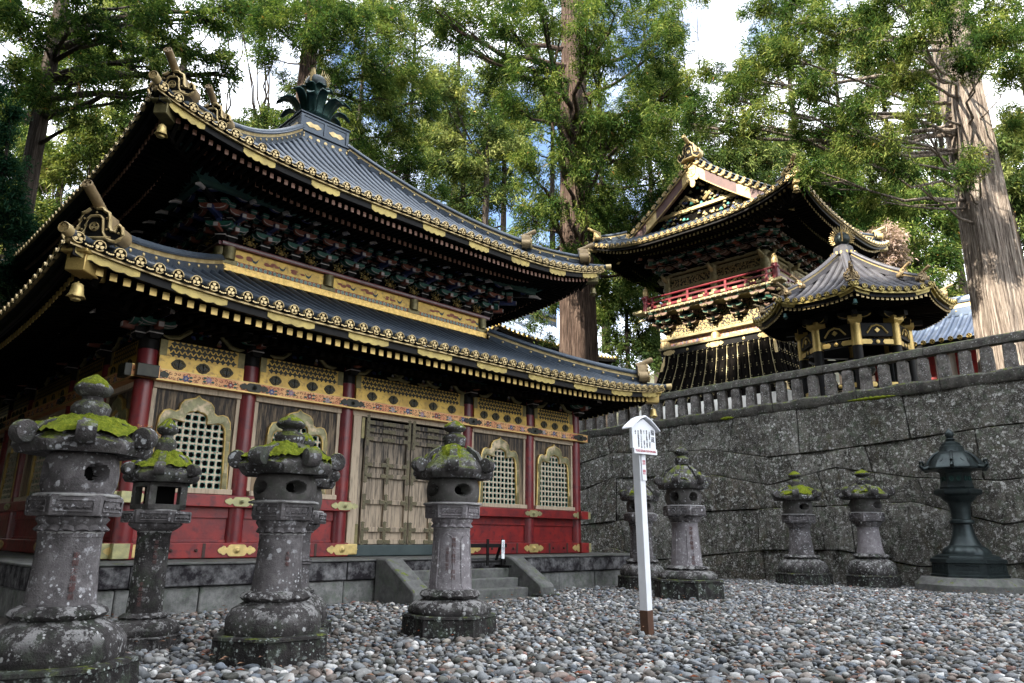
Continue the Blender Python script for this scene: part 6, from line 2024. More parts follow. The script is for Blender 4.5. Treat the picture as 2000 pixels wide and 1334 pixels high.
    for k in range(6):
        b = MB()
        a = k*PI/3
        rv = rc*0.165
        pathc = [(rc*0.40, capz(0.42)+0.02), (rc*0.66, capz(0.70)+0.035), (rc*0.88, ce+0.02)]
        M = Matrix.Rotation(a, 4, 'Z')
        w = rc*0.115
        secs = []
        for r, zz in pathc: secs.append([M @ Vector((r, -w*(0.5+0.5*r/rc), zz-0.05)), M @ Vector((r, -w*(0.45+0.5*r/rc), zz+0.03)), M @ Vector((r, w*(0.45+0.5*r/rc), zz+0.03)), M @ Vector((r, w*(0.5+0.5*r/rc), zz-0.05))])
        b.loft(secs)
        cx, cz = rc*0.95, ce+rv*0.62                     # the rolled scroll
        rings = []
        for y, kf in ((-w*1.2, 0.55), (-w*1.15, 0.93), (-w*0.7, 1.03), (0, 1.05), (w*0.7, 1.03), (w*1.15, 0.93), (w*1.2, 0.55)):
            rings.append([M @ Vector((cx+rv*kf*math.cos(t), y, cz+rv*kf*math.sin(t)*1.05)) for t in [2*PI*q/16 for q in range(16)]])
        b.loft(rings)
        b.build('scrolled_corner', [S['cap']], capo, 50)
    if moss > 0:
        V = []
        b = MB(); rings = []
        for i, ring in enumerate(top[:-1]):
            rg_ = []
            for j, (x, y, z) in enumerate(ring):
                m_ = nz(x*5+11, y*5+31)*0.75+nz(x*14+3, y*14+8)*0.25
                m_ = (m_-(0.86-moss*0.62))*0.30
                m_ = max(-0.02, 0.075*(1-math.exp(-m_/0.05))) + (0.055*(nz(x*26+7, y*26+1)-0.5)+0.03*(nz(x*70+5, y*70+9)-0.5) if m_ > 0 else 0)
                k = 1+(0.02 if m_ > 0 else -0.01)
                rg_.append((x*k, y*k, z+m_))
            rings.append(rg_)
        b.loft(rings, 0, cap=False); b.build('moss', [MOSS], capo, 80)
    # finial: waisted lotus and jewel
    h = fn-ct
    b = MB(); b.loft(loft_prof([(ct-0.03, rc*0.26, 0), (ct+h*0.05, rc*0.27, 0), (ct+h*0.25, rc*0.30, 0, 0.1, 8), (ct+h*0.36, rc*0.24, 0), (ct+h*0.42, rc*0.16, 0), (ct+h*0.50, rc*0.15, 0), (ct+h*0.56, rc*0.24, 0), (ct+h*0.66, rc*0.29, 0, 0.06, 8), (ct+h*0.74, rc*0.27, 0), (ct+h*0.80, rc*0.22, 0), (ct+h*0.92, rc*0.13, 0), (fn, rc*0.02, 0)], 40, jit=0.003, rr=rr))
    b.build('finial', [S['cap']], L, 60)
    if moss > 0.45:
        b = MB(); rings = []
        for z, r in ((ct+h*0.66, rc*0.25), (ct+h*0.72, rc*0.27), (ct+h*0.79, rc*0.24), (ct+h*0.88, rc*0.18), (ct+h*0.97, rc*0.08), (fn+0.008, 0.005)):
            rings.append([((r+0.045*(nz(j*0.45, z*14)-0.5))*math.cos(2*PI*j/40), (r+0.045*(nz(j*0.45, z*14)-0.5))*math.sin(2*PI*j/40), z+0.02*(nz(j*0.8+4, z*20)-0.5)) for j in range(40)])
        b.loft(rings); b.build('moss', [MOSS], L, 80)
    return L
TX = [('奉献', 0.05, 0.85, 0.045), ('東照大権現', 0.05, 0.68, 0.045), ('尊前', 0.05, 0.26, 0.045)]
TX2 = [('東照大権現 尊前', 0.12, 0.80, 0.06), ('元和三年四月', -0.18, 0.66, 0.045)]
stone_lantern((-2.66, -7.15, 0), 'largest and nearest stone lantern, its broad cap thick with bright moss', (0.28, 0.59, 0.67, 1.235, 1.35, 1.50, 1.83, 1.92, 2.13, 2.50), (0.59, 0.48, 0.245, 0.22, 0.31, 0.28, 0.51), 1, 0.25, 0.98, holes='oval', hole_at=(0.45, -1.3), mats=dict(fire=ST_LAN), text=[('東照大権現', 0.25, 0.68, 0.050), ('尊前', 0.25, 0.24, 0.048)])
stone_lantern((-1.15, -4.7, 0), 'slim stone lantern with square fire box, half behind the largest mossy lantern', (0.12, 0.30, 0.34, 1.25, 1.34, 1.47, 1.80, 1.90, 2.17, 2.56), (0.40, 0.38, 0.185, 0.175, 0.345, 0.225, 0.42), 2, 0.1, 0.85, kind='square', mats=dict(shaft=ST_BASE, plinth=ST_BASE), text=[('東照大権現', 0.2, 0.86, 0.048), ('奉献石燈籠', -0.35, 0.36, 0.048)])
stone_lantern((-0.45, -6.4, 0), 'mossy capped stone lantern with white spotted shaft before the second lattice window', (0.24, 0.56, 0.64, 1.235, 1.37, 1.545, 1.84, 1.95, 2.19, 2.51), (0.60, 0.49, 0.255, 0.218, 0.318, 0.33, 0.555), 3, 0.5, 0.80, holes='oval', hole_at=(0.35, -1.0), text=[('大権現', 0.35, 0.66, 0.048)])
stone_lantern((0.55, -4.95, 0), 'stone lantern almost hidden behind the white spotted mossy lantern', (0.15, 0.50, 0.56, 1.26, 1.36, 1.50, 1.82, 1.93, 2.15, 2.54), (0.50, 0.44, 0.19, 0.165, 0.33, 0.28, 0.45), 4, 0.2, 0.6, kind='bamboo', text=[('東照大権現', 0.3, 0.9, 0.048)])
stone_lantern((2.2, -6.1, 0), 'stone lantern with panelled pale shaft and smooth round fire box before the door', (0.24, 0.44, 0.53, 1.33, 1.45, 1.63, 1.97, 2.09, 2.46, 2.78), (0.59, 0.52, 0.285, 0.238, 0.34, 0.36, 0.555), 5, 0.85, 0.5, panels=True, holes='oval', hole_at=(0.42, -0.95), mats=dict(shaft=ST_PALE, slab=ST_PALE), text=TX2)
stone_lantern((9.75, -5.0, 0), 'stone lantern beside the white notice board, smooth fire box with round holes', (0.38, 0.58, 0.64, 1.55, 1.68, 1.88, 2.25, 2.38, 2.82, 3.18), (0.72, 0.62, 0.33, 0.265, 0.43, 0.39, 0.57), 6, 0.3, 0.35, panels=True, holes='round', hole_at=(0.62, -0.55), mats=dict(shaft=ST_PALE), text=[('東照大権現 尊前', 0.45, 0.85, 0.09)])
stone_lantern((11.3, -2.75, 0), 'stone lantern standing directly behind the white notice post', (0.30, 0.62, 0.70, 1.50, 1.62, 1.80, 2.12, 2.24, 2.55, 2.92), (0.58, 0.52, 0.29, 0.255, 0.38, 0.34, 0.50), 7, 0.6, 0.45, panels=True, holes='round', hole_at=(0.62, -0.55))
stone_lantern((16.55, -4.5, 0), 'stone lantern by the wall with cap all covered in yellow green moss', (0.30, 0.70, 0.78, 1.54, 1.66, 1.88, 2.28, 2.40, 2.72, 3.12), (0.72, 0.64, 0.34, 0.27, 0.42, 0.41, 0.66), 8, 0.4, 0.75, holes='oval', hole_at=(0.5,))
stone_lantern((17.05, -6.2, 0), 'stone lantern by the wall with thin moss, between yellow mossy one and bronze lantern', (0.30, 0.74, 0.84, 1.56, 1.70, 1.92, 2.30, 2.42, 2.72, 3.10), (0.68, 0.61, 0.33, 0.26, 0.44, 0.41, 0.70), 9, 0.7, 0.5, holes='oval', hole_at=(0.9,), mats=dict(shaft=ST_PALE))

# ---------------------------------------------------------------- bronze lantern
BL = thing('bronze_lantern', 'tall dark bronze lantern with domed cap before the stone wall', 'bronze lantern', (17.45, -8.4, 0), 0.2)
def bronze():
    KB = 0.82
    P = lambda pr, nm, mt, seg=48, n=6, par=None, sm=40: (lambda b: (b.loft(loft_prof([(q[0], q[1]*(1.0 if nm == 'stone_plinth' else KB), *q[2:]) for q in pr], seg, n, PI/6)), b.build(nm, [mt], par or BL, sm))[1])(MB())
    P([(-0.2, 1.32, 0.9), (0.16, 1.30, 0.9), (0.22, 1.22, 0.8), (0.32, 1.12, 0.6), (0.33, 0.9, 0.6)], 'stone_plinth', ST_STEP, 64, 8)
    P([(0.30, 1.0, 0.95), (0.38, 1.0, 0.95), (0.40, 0.95, 0.95), (0.66, 0.93, 0.95), (0.68, 0.98, 0.95), (0.76, 0.97, 0.95), (0.80, 0.84, 0.9), (0.84, 0.82, 0.9), (0.88, 0.70, 0.6), (0.90, 0.5, 0.3)], 'stepped_base', BRONZED)
    P([(0.88, 0.66, 0.2), (0.95, 0.66, 0.1, 0.1, 16), (1.02, 0.60, 0, 0.12, 16), (1.08, 0.50, 0), (1.10, 0.45, 0)], 'lotus_foot', BRONZED, 64)
    P([(1.09, 0.46, 0), (1.18, 0.40, 0), (1.35, 0.32, 0), (1.55, 0.275, 0), (1.62, 0.27, 0), (1.64, 0.33, 0), (1.68, 0.345, 0), (1.72, 0.33, 0), (1.74, 0.27, 0), (2.0, 0.28, 0), (2.14, 0.32, 0), (2.2, 0.36, 0)], 'shaft', BRONZED)
    P([(2.18, 0.36, 0), (2.26, 0.46, 0.2, 0.12, 16), (2.33, 0.50, 0.5, 0.1, 16), (2.36, 0.60, 0.9), (2.40, 0.63, 0.95), (2.48, 0.63, 0.95), (2.50, 0.58, 0.95), (2.53, 0.42, 0.9)], 'tray', BRONZED)
    fb = P([(2.52, 0.43, 0.95), (2.56, 0.45, 0.95), (2.62, 0.42, 0.95), (2.92, 0.40, 0.95), (2.96, 0.45, 0.95), (3.02, 0.50, 0.95)], 'fire_box', BRONZED)
    b = MB()
    for k in range(6):
        a = k*PI/3+PI/6+PI/6
        q = MB()
        for x in (-0.10, 0.10):
            ring = lambda r, d: [(x+r*math.cos(j*PI/6), -0.378-d, 2.77+r*math.sin(j*PI/6)) for j in range(12)]
            q.loft([ring(0.075, 0), ring(0.075, 0.02), ring(0.055, 0.02), ring(0.05, 0.005)], 0)
        b.merge(q, Matrix.Diagonal((KB, KB, 1, 1)) @ Matrix.Rotation(a+PI/2, 4, 'Z'))
    b.build('crest_panels', [BRONZE], fb, 40)
    cp = P([(3.0, 0.5, 0.95), (3.0, 0.86, 0.9), (3.04, 0.88, 0.9), (3.08, 0.86, 0.9), (3.14, 0.80, 0.85), (3.26, 0.71, 0.7), (3.38, 0.58, 0.5), (3.46, 0.45, 0.3), (3.48, 0.34, 0.2), (3.52, 0.33, 0.9), (3.62, 0.31, 0.9), (3.64, 0.26, 0.9), (3.70, 0.25, 0.9), (3.74, 0.16, 0), (3.78, 0.10, 0)], 'cap', BRONZED, 60)
    for k in range(6):
        b = MB(); c = MB(); d = MB()
        a = k*PI/3
        M = Matrix.Rotation(a, 4, 'Z') @ Matrix.Diagonal((KB, KB, 1, 1))
        pth = [(0.80, 0, 3.06), (0.96, 0, 3.02), (1.06, 0, 3.10), (1.05, 0, 3.20), (0.97, 0, 3.21), (0.95, 0, 3.14)]
        b.tube([M @ Vector(p) for p in pth], [0.055, 0.05, 0.045, 0.04, 0.035, 0.02], 8)
        c.tube([M @ Vector((r, 0, z)) for r, z in ((0.42, 3.48), (0.6, 3.385), (0.74, 3.26), (0.84, 3.12))], [0.02, 0.03, 0.032, 0.03], 6)
        M2 = Matrix.Rotation(a+PI/6+PI/2, 4, 'Z') @ Matrix.Translation((0, -0.685*KB, 3.245)) @ Matrix.Rotation(-0.75, 4, 'X')
        q = crest_mb(0.105, 0.03); d.merge(q, M2)
        b.build('corner_scroll', [BRONZED], cp, 50); c.build('cap_rib', [BRONZED], cp, 50); d.build('cap_crest', [BRONZED, BRONZE], cp, 40)
    P([(3.76, 0.10, 0), (3.80, 0.15, 0), (3.84, 0.09, 0), (3.86, 0.10, 0), (3.92, 0.135, 0), (3.99, 0.12, 0), (4.05, 0.06, 0), (4.10, 0.01, 0)], 'finial', BRONZED)
    b = MB()
    for k in range(6):
        q = MB(); q.tube([(-0.25, 0, 0.47), (0.25, 0, 0.47), (0.25, 0, 0.62), (-0.25, 0, 0.62), (-0.25, 0, 0.47)], 0.014, 4)
        rr = random.Random(k)
        for i in range(8): q.taper((rr.uniform(-0.18, 0.18), 0, 0.5+rr.uniform(0, 0.08)), (0.07, 0.03), (0.03, 0.01), 0.05)
        b.merge(q, Matrix.Rotation(k*PI/3+PI/3+PI/2+PI/6*0, 4, 'Z') @ Matrix.Translation((0, -0.865*KB, 0)))
    b.build('base_reliefs', [BRONZED], BL, 40)
bronze()

# ---------------------------------------------------------------- notice board
SB = thing('notice_board', 'white wooden notice board with little roof on a leaning white post', 'notice board', (4.08, -7.9, 0), 0)
SB.rotation_euler = (0.0, R(-1.6), 0)
b = MB(); b.span(-0.06, 0.06, -0.06, 0.06, 0.28, 2.82); b.build('post', [PAINTW], SB, 30, None, 0.006)
b = MB(); b.span(-0.064, 0.064, -0.064, 0.064, -0.05, 0.30); b.build('post_foot', [BROWNW], SB, 30, None, 0.006)
b = MB()
bw, z0, ze, zp = 0.275, 2.41, 2.70, 2.825
b.prism([(-bw, z0), (bw, z0), (bw, ze), (0, zp), (-bw, ze)], lambda u, v, w: (u, -0.064-w, v), 0.05); bd = b.build('board', [PAINTW], SB, 30, None, 0.004)
b = MB()
pr = [(-0.345, ze-0.04), (-0.26, ze+0.02), (-0.12, ze+0.105), (0, zp+0.022), (0.12, ze+0.105), (0.26, ze+0.02), (0.345, ze-0.04)]
b.prism(pr+[(x, z+0.022) for x, z in pr[::-1]], lambda u, v, w: (u, 0.005-w, v), 0.165); b.build('board_roof', [PAINTW], SB, 30, None, 0.006)
b = MB(); b.span(-0.26, 0.285, -0.124, -0.090, 2.335, 2.412); pl = b.build('warning_plate', [PAINTW], SB, 30, None, 0.003)
b = MB(); b.span(-0.035, 0.062, -0.078, -0.062, 1.98, 2.33); ps = b.build('post_plate', [PAINTW], SB, 30, None, 0.003)
FX = Matrix.Rotation(PI/2, 4, 'X')
for i, ch in enumerate('輪蔵'):
    text_mesh(ch, 0.085, INK, 'lettering', bd, Matrix.Translation((0.205, -0.1155, 2.64-0.10*i)) @ FX)
COLS = ['大蔵経の一切経を', '収めた建物で経蔵と', 'いう 内部には', '輪蔵といわれる八角', '形の回転式書架が', 'ある']
for i, tcol in enumerate(COLS):
    x = 0.128-0.066*i
    ztop = 2.655-0.0*i + (0.015 if i in (1, 2, 3) else 0)
    if i == 2: tcol = 'いう   内部には'
    text_mesh(list(tcol), 0.034, INK, 'lettering', bd, Matrix.Translation((x, -0.1155, ztop)) @ FX, vertical=True, lead=0.86)
text_mesh('PLEASE REFRAIN FROM SMOKING', 0.046, INKR, 'lettering', pl, Matrix.Translation((0.012, -0.1255, 2.374)) @ FX @ Matrix.Scale(0.70, 4, (1, 0, 0)))
for i, ch in enumerate('禁煙'):
    text_mesh(ch, 0.075, INKR, 'lettering', ps, Matrix.Translation((0.0135, -0.0795, 2.22-0.13*i)) @ FX)
# ---------------------------------------------------------------- black barrier on the landing
BA = thing('wooden_barrier', 'low black wooden barrier with white slip across the hall steps', 'barrier', (6.55, -1.78, 0.56), 0)
for z0_, z1_ in ((0.42, 0.50), (0.10, 0.15)):
    b = MB(); b.span(-0.95, 0.95, -0.02, 0.02, z0_, z1_); b.build('rail', [BLACK], BA, 30, None, 0.004)
for x in (-0.80, -0.15+0.5, 0.80):
    b = MB(); b.span(x-0.035, x+0.035, -0.045, -0.021, 0.04, 0.60); b.build('upright', [BLACK], BA, 30, None, 0.004)
    if abs(x) > 0.5:
        b = MB(); b.span(x-0.04, x+0.04, -0.28, 0.28, 0.0, 0.05)
        for sy in (-1, 1):
            if x > 0 and sy < 0: continue
            P = [(x-0.03, sy*0.24, 0.04), (x+0.03, sy*0.24, 0.04), (x+0.03, sy*0.20, 0.04), (x-0.03, sy*0.20, 0.04), (x-0.03, sy*0.07, 0.42), (x+0.03, sy*0.07, 0.42), (x+0.03, sy*0.03, 0.42), (x-0.03, sy*0.03, 0.42)]
            b.add(P, [(0, 1, 2, 3), (4, 5, 6, 7), (0, 1, 5, 4), (1, 2, 6, 5), (2, 3, 7, 6), (3, 0, 4, 7)])
        b.build('foot', [BLACK], BA, 30, None, 0.004)
b = MB(); b.span(0.755, 0.845, -0.056, -0.0455, 0.18, 0.58); sl = b.build('white_slip', [PAINTW], BA)
text_mesh(list('立入禁止'), 0.075, INK, 'lettering', sl, Matrix.Translation((0.80, -0.0575, 0.55)) @ FX, vertical=True, lead=0.85)

# ================================================================ cobbles
def cobbles():
    rng = np.random.default_rng(5)
    # base shapes
    bm = bmesh.new(); bmesh.ops.create_icosphere(bm, subdivisions=2, radius=1); bm.verts.ensure_lookup_table()
    hiV = np.array([v.co[:] for v in bm.verts]); hiF = np.array([[v.index for v in f.verts] for f in bm.faces]); bm.free()
    bm = bmesh.new(); bmesh.ops.create_icosphere(bm, subdivisions=1, radius=1); bm.verts.ensure_lookup_table()
    loV = np.array([v.co[:] for v in bm.verts]); loF = np.array([[v.index for v in f.verts] for f in bm.faces]); bm.free()
    blockers = [(-2.66, -7.15, .62), (-1.15, -4.7, .40), (-.45, -6.4, .57), (.55, -4.95, .48), (2.2, -6.1, .58), (9.75, -5, .70), (11.3, -2.75, .56), (16.55, -4.5, .68), (17.05, -6.2, .66), (17.45, -8.4, 1.22)]
    pts = []; cell = {}
    def ok(x, y, r):
        i, j = int(x//0.2), int(y//0.2)
        for a in (-1, 0, 1):
            for c in (-1, 0, 1):
                for (px, py, pr) in cell.get((i+a, j+c), ()):
                    if (px-x)**2+(py-y)**2 < (0.80*(pr+r))**2: return False
        return True
    h = np.array([CF[0], CF[1]]); h /= np.linalg.norm(h); hr = np.array([h[1], -h[0]])
    for size, tries in ((0.072, 2200), (0.054, 30000), (0.041, 100000), (0.031, 220000), (0.022, 110000)):
        U = rng.random((tries, 3))
        for u, v, w in U:
            d = 3.6+(19.5*u**1.0); l = (v*2-1)*(d*0.80+1.2)
            x, y = CAM[0]+h[0]*d+hr[0]*l, CAM[1]+h[1]*d+hr[1]*l
            if x > 18.0 or x < -6: continue
            if -1.6 < x < 13.6 and y > -1.62: continue
            if y > -1.5 and x < 13.6: continue
            if 4.2 < x < 8.1 and y > -2.95: continue
            if any((x-a)**2+(y-c)**2 < q*q for a, c, q in blockers): continue
            r = size*(0.75+0.5*w)
            if size < 0.03 and d > 9: continue
            if ok(x, y, r):
                pts.append((x, y, r, d)); cell.setdefault((int(x//0.2), int(y//0.2)), []).append((x, y, r))
    pts = np.array(pts)
    pal = np.array([(0.15, 0.155, 0.165), (0.26, 0.26, 0.255), (0.10, 0.115, 0.135), (0.18, 0.19, 0.20), (0.125, 0.108, 0.095), (0.19, 0.15, 0.13), (0.055, 0.056, 0.048), (0.34, 0.33, 0.32), (0.12, 0.125, 0.122), (0.15, 0.08, 0.065), (0.30, 0.27, 0.23), (0.085, 0.068, 0.058)])
    wts = np.array([.16, .14, .12, .13, .09, .06, .09, .08, .09, .015, .02, .06]); wts /= wts.sum()
    Vs, Fs, Cs = [], [], []; off = 0
    for x, y, r, d in pts:
        bv, bf = (hiV, hiF) if d < 7.5 else (loV, loF)
        s = np.array([r*rng.uniform(1.0, 1.5), r*rng.uniform(0.78, 1.0), r*rng.uniform(0.45, 0.78)])
        v = bv.copy()
        for _ in range(7):                               # flatten a few facets: river stones
            n = rng.normal(size=3); n /= np.linalg.norm(n); t = rng.uniform(0.45, 0.84)
            dd = v @ n; k = dd > t
            v[k] -= np.outer((dd[k]-t)*0.85, n)
        v = v*s
        a = rng.uniform(0, 2*PI); tx, ty = rng.normal(0, 0.22, 2)
        ca, sa = math.cos(a), math.sin(a)
        Rm = np.array([[ca, -sa, 0], [sa, ca, 0], [0, 0, 1]]) @ np.array([[1, 0, 0], [0, math.cos(tx), -math.sin(tx)], [0, math.sin(tx), math.cos(tx)]]) @ np.array([[math.cos(ty), 0, math.sin(ty)], [0, 1, 0], [-math.sin(ty), 0, math.cos(ty)]])
        v = v @ Rm.T + np.array([x, y, s[2]*rng.uniform(0.25, 0.75)-0.02])
        col = pal[rng.choice(len(pal), p=wts)]*min(2.2, math.exp(rng.normal(0.05, 0.36)))
        Vs.append(v); Fs.append(bf+off); Cs.append(np.tile(col, (len(v), 1))); off += len(v)
    mt, nt, bs = new_mat('river cobble')
    bs.inputs['Roughness'].default_value = 0.62; bs.inputs['Specular IOR Level'].default_value = 0.35
    at_ = N(nt, 'ShaderNodeAttribute', attribute_name='tint')
    v = pos(nt)
    f = noise(nt, v, 26, 8, 0.7)
    col = mix(nt, 1.0, at_.outputs['Color'], ramp(nt, f, [(0.3, 0.62), (0.7, 1.25)]), 'MULTIPLY')
    col = mix(nt, ramp(nt, noise(nt, v, 60, 5, 0.7), [(0.6, 0.0), (0.72, 0.5)]), col, (0.36, 0.35, 0.33))
    nt.links.new(col, bs.inputs['Base Color']); bump(nt, bs, f, 0.35, 0.01)
    o = mesh_np('cobbles', np.concatenate(Vs), np.concatenate(Fs), mt, None, {'tint': np.concatenate(Cs)}, True)
    tag(o, 'bed of grey and brown river cobbles covering the courtyard', 'cobbles', kind='stuff')
    print('cobbles', len(pts), off)
cobbles()
# fallen leaves on the cobbles
def litter():
    rr = random.Random(12); b = MB()
    for i in range(1500):
        d = rr.uniform(4.5, 18); l = rr.uniform(-1, 1)*d*0.75
        h = Vector((CF[0], CF[1], 0)).normalized(); r = Vector((h.y, -h.x, 0))
        p = Vector(CAM)+h*d+r*l
        if p.y > -1.8 or p.x > 17.9: 
            continue
        s = rr.uniform(0.012, 0.036); a = rr.uniform(0, 6.28); z = rr.uniform(0.09, 0.12)
        q = [(s*1.6, 0, 0), (0.3*s, s*0.7, 0.01), (-s, s*0.2, 0), (0.2*s, -s*0.7, 0.012)]
        b.add([(p.x+u*math.cos(a)-v*math.sin(a), p.y+u*math.sin(a)+v*math.cos(a), z+w) for u, v, w in q], [(0, 1, 2, 3)], rr.choice((0, 0, 0, 1)))
    tag(b.build('fallen_leaves', [BARKH, LEAFO]), 'brown and orange fallen leaves scattered over the cobbles', 'leaves', kind='stuff')
litter()
# ================================================================ trees
def fol_mesh(name, P, D, S, T, mt, parent, K=34, lw=0.15, seed=1, spread=0.75, droop=0.34):
    rng = np.random.default_rng(seed)
    K = int(K*2.3)
    n = len(P)
    P = np.repeat(P, K, 0); D = np.repeat(D, K, 0); S = np.repeat(S, K); T = np.repeat(T, K)
    m_ = n*K
    d = D*0.75 + rng.normal(size=(m_, 3))*spread
    d /= np.linalg.norm(d, axis=1)[:, None]+1e-9
    L = S*rng.uniform(0.30, 0.70, m_)
    base = P + rng.normal(size=(m_, 3))*(S*0.34)[:, None]
    sd = np.cross(d, rng.normal(size=(m_, 3))); sd /= np.linalg.norm(sd, axis=1)[:, None]+1e-9
    W = (S*lw*0.58*rng.uniform(0.7, 1.3, m_))[:, None]
    tip = base + d*L[:, None]; tip[:, 2] -= L*droop
    mid = base + d*(L*0.55)[:, None]
    V = np.stack([base, mid+sd*W/2, tip, mid-sd*W/2], 1).reshape(-1, 3)
    F = np.arange(m_*4).reshape(-1, 4)
    tt = np.clip(T + rng.normal(0, 0.16, m_), 0, 0.985)
    tt = np.where(rng.random(m_) < 0.004, 1.0, tt)
    return mesh_np(name, V, F, mt, parent, {'tint': np.repeat(tt, 4)}, False)

def trunk_mb(base, top_z, r0, r1, seed, lean=(0, 0), flute=0.08, n=56, seg=40, local=True):
    rr = random.Random(seed); b = MB(); rings = []
    ph = [rr.uniform(0, 6.28) for _ in range(4)]
    H = top_z-base[2]
    for i in range(seg+1):
        t = i/seg; z = -0.4+(H+0.4)*t
        r = r0+(r1-r0)*t**0.8 + r0*0.22*math.exp(-max(0, z)/0.9)
        ox = lean[0]*t*H + 0.08*math.sin(t*5+ph[0]); oy = lean[1]*t*H + 0.08*math.sin(t*4+ph[1])
        ring = []
        for j in range(n):
            a = 2*PI*j/n
            k = 1+flute*math.sin(a*5+ph[2]+t*1.2)+flute*0.6*math.sin(a*9+ph[3]-t*0.9)+flute*0.9*math.exp(-max(0, z)/2)*math.sin(a*4+ph[1])
            k += 0.022*math.sin(a*17+ph[0]+1.5*math.sin(z*0.35+a*3))+0.016*math.sin(a*27+ph[3]+2*math.sin(z*0.5+a*2))
            ring.append((ox+r*k*math.cos(a), oy+r*k*math.sin(a), z))
        rings.append(ring)
    b.loft(rings)
    return b
TREES = 'trees around the courtyard'
def tree(name, label, base, top_z, r0, r1, blobs, depth, leaf=LEAF, bark=BARK, seed=1, dens=1.0, cs=0.5, K=34, tint=(0.25, 0.6), lean=(0, 0), lw=0.15, limb=True, cat='tree', twigs=5, limb_r=1.0, drop=0.12, group=TREES):
    """blobs: (px, py, rx, ry, depth offset[, tint shift]) masses of foliage, some out of view, given real places and sizes"""
    rr = random.Random(seed); rng = np.random.default_rng(seed+100)
    T = thing(name, label, cat, base, 0, group)
    B = np.array(base, float)
    tb = trunk_mb(base, top_z, r0, r1, seed, lean)
    H = top_z-base[2]
    Ps, Ds, Ss, Ts = [], [], [], []
    for bl in blobs:
        px, py, rx, ry, dd = bl[:5]; ts = bl[5] if len(bl) > 5 else 0.0
        d = depth+dd
        c = at(px, py, d)-B
        ax, az = rx*d/FPX, ry*d/FPX
        M_ = max(4, int(dens*7.5*ax*az/(cs*cs)))
        # sprays: sub branches inside the mass
        q = rng.normal(size=(M_, 3)); q /= np.linalg.norm(q, axis=1)[:, None]
        q *= (rng.random(M_)**0.45)[:, None]
        # foliage gathers in a few layers
        P = c + q*np.array([ax, ax*0.9, az])
        lay = rng.uniform(-1, 1, 4)*az
        P[:, 2] = np.where(rng.random(M_) < 0.6, c[2]+lay[rng.integers(0, 4, M_)]+rng.normal(0, 0.10*az+0.05, M_), P[:, 2])
        axisp = np.stack([np.zeros(M_), np.zeros(M_), P[:, 2]-0.5], 1)
        D = P-axisp; D /= np.linalg.norm(D, axis=1)[:, None]+1e-6
        Ps.append(P); Ds.append(D); Ss.append(cs*rng.uniform(0.65, 1.25, M_))
        Ts.append(rng.uniform(tint[0]-0.12, tint[1]+0.25, M_)+rng.normal(0, 0.09)+ts)
        if limb:
            t = min(0.97, max(0.05, (c[2]+rr.uniform(-0.15, 0.12)*math.hypot(c[0], c[1]))/H))
            s0 = Vector((lean[0]*t*H, lean[1]*t*H, t*H)); e = Vector(c)
            Lh = (e-s0).length
            pts = []
            for i in range(7):
                u = i/6
                p = s0.lerp(e, u); p.z -= drop*Lh*math.sin(PI*u)*1.0; p += Vector((rr.uniform(-1, 1), rr.uniform(-1, 1), rr.uniform(-1, 1)))*0.035*Lh*math.sin(PI*u)
                pts.append(p)
            rad = min(r1*0.9, 0.03+0.014*Lh)*limb_r
            tb.tube(pts, [rad*(1-0.75*u/6) for u in range(7)], 6)
            for _ in range(twigs):
                k = P[rr.randrange(M_)]; a = pts[rr.choice((4, 5, 6))]
                mid = a.lerp(Vector(k), 0.5)+Vector((0, 0, rr.uniform(-0.1, 0.12)*(Vector(k)-a).length))
                tb.tube([a, mid, Vector(k)], [rad*0.3+0.006, rad*0.2+0.004, 0.005], 4, cap=False)
    tb.build('trunk', [bark], T, 60)
    fol_mesh('crown', np.concatenate(Ps), np.concatenate(Ds), np.concatenate(Ss), np.concatenate(Ts), leaf, T, K, lw, seed)
    return T
def gz(x, y):
    if y > 21: return hill_b(x, y)
    return 0.0 if x < 18.7 else 5.4
def base_at(px, py, d):
    p = at(px, py, d)
    x, y = p[0], p[1]
    z = 5.4 if (x > 18.7 and y < 24) else max(0.0, hill_b(x, y))
    if x > 44 and y < 60: z = max(5.2, hill_r(x, y))
    if x > 18.7: z = max(z, 5.4)
    return (x, y, z)

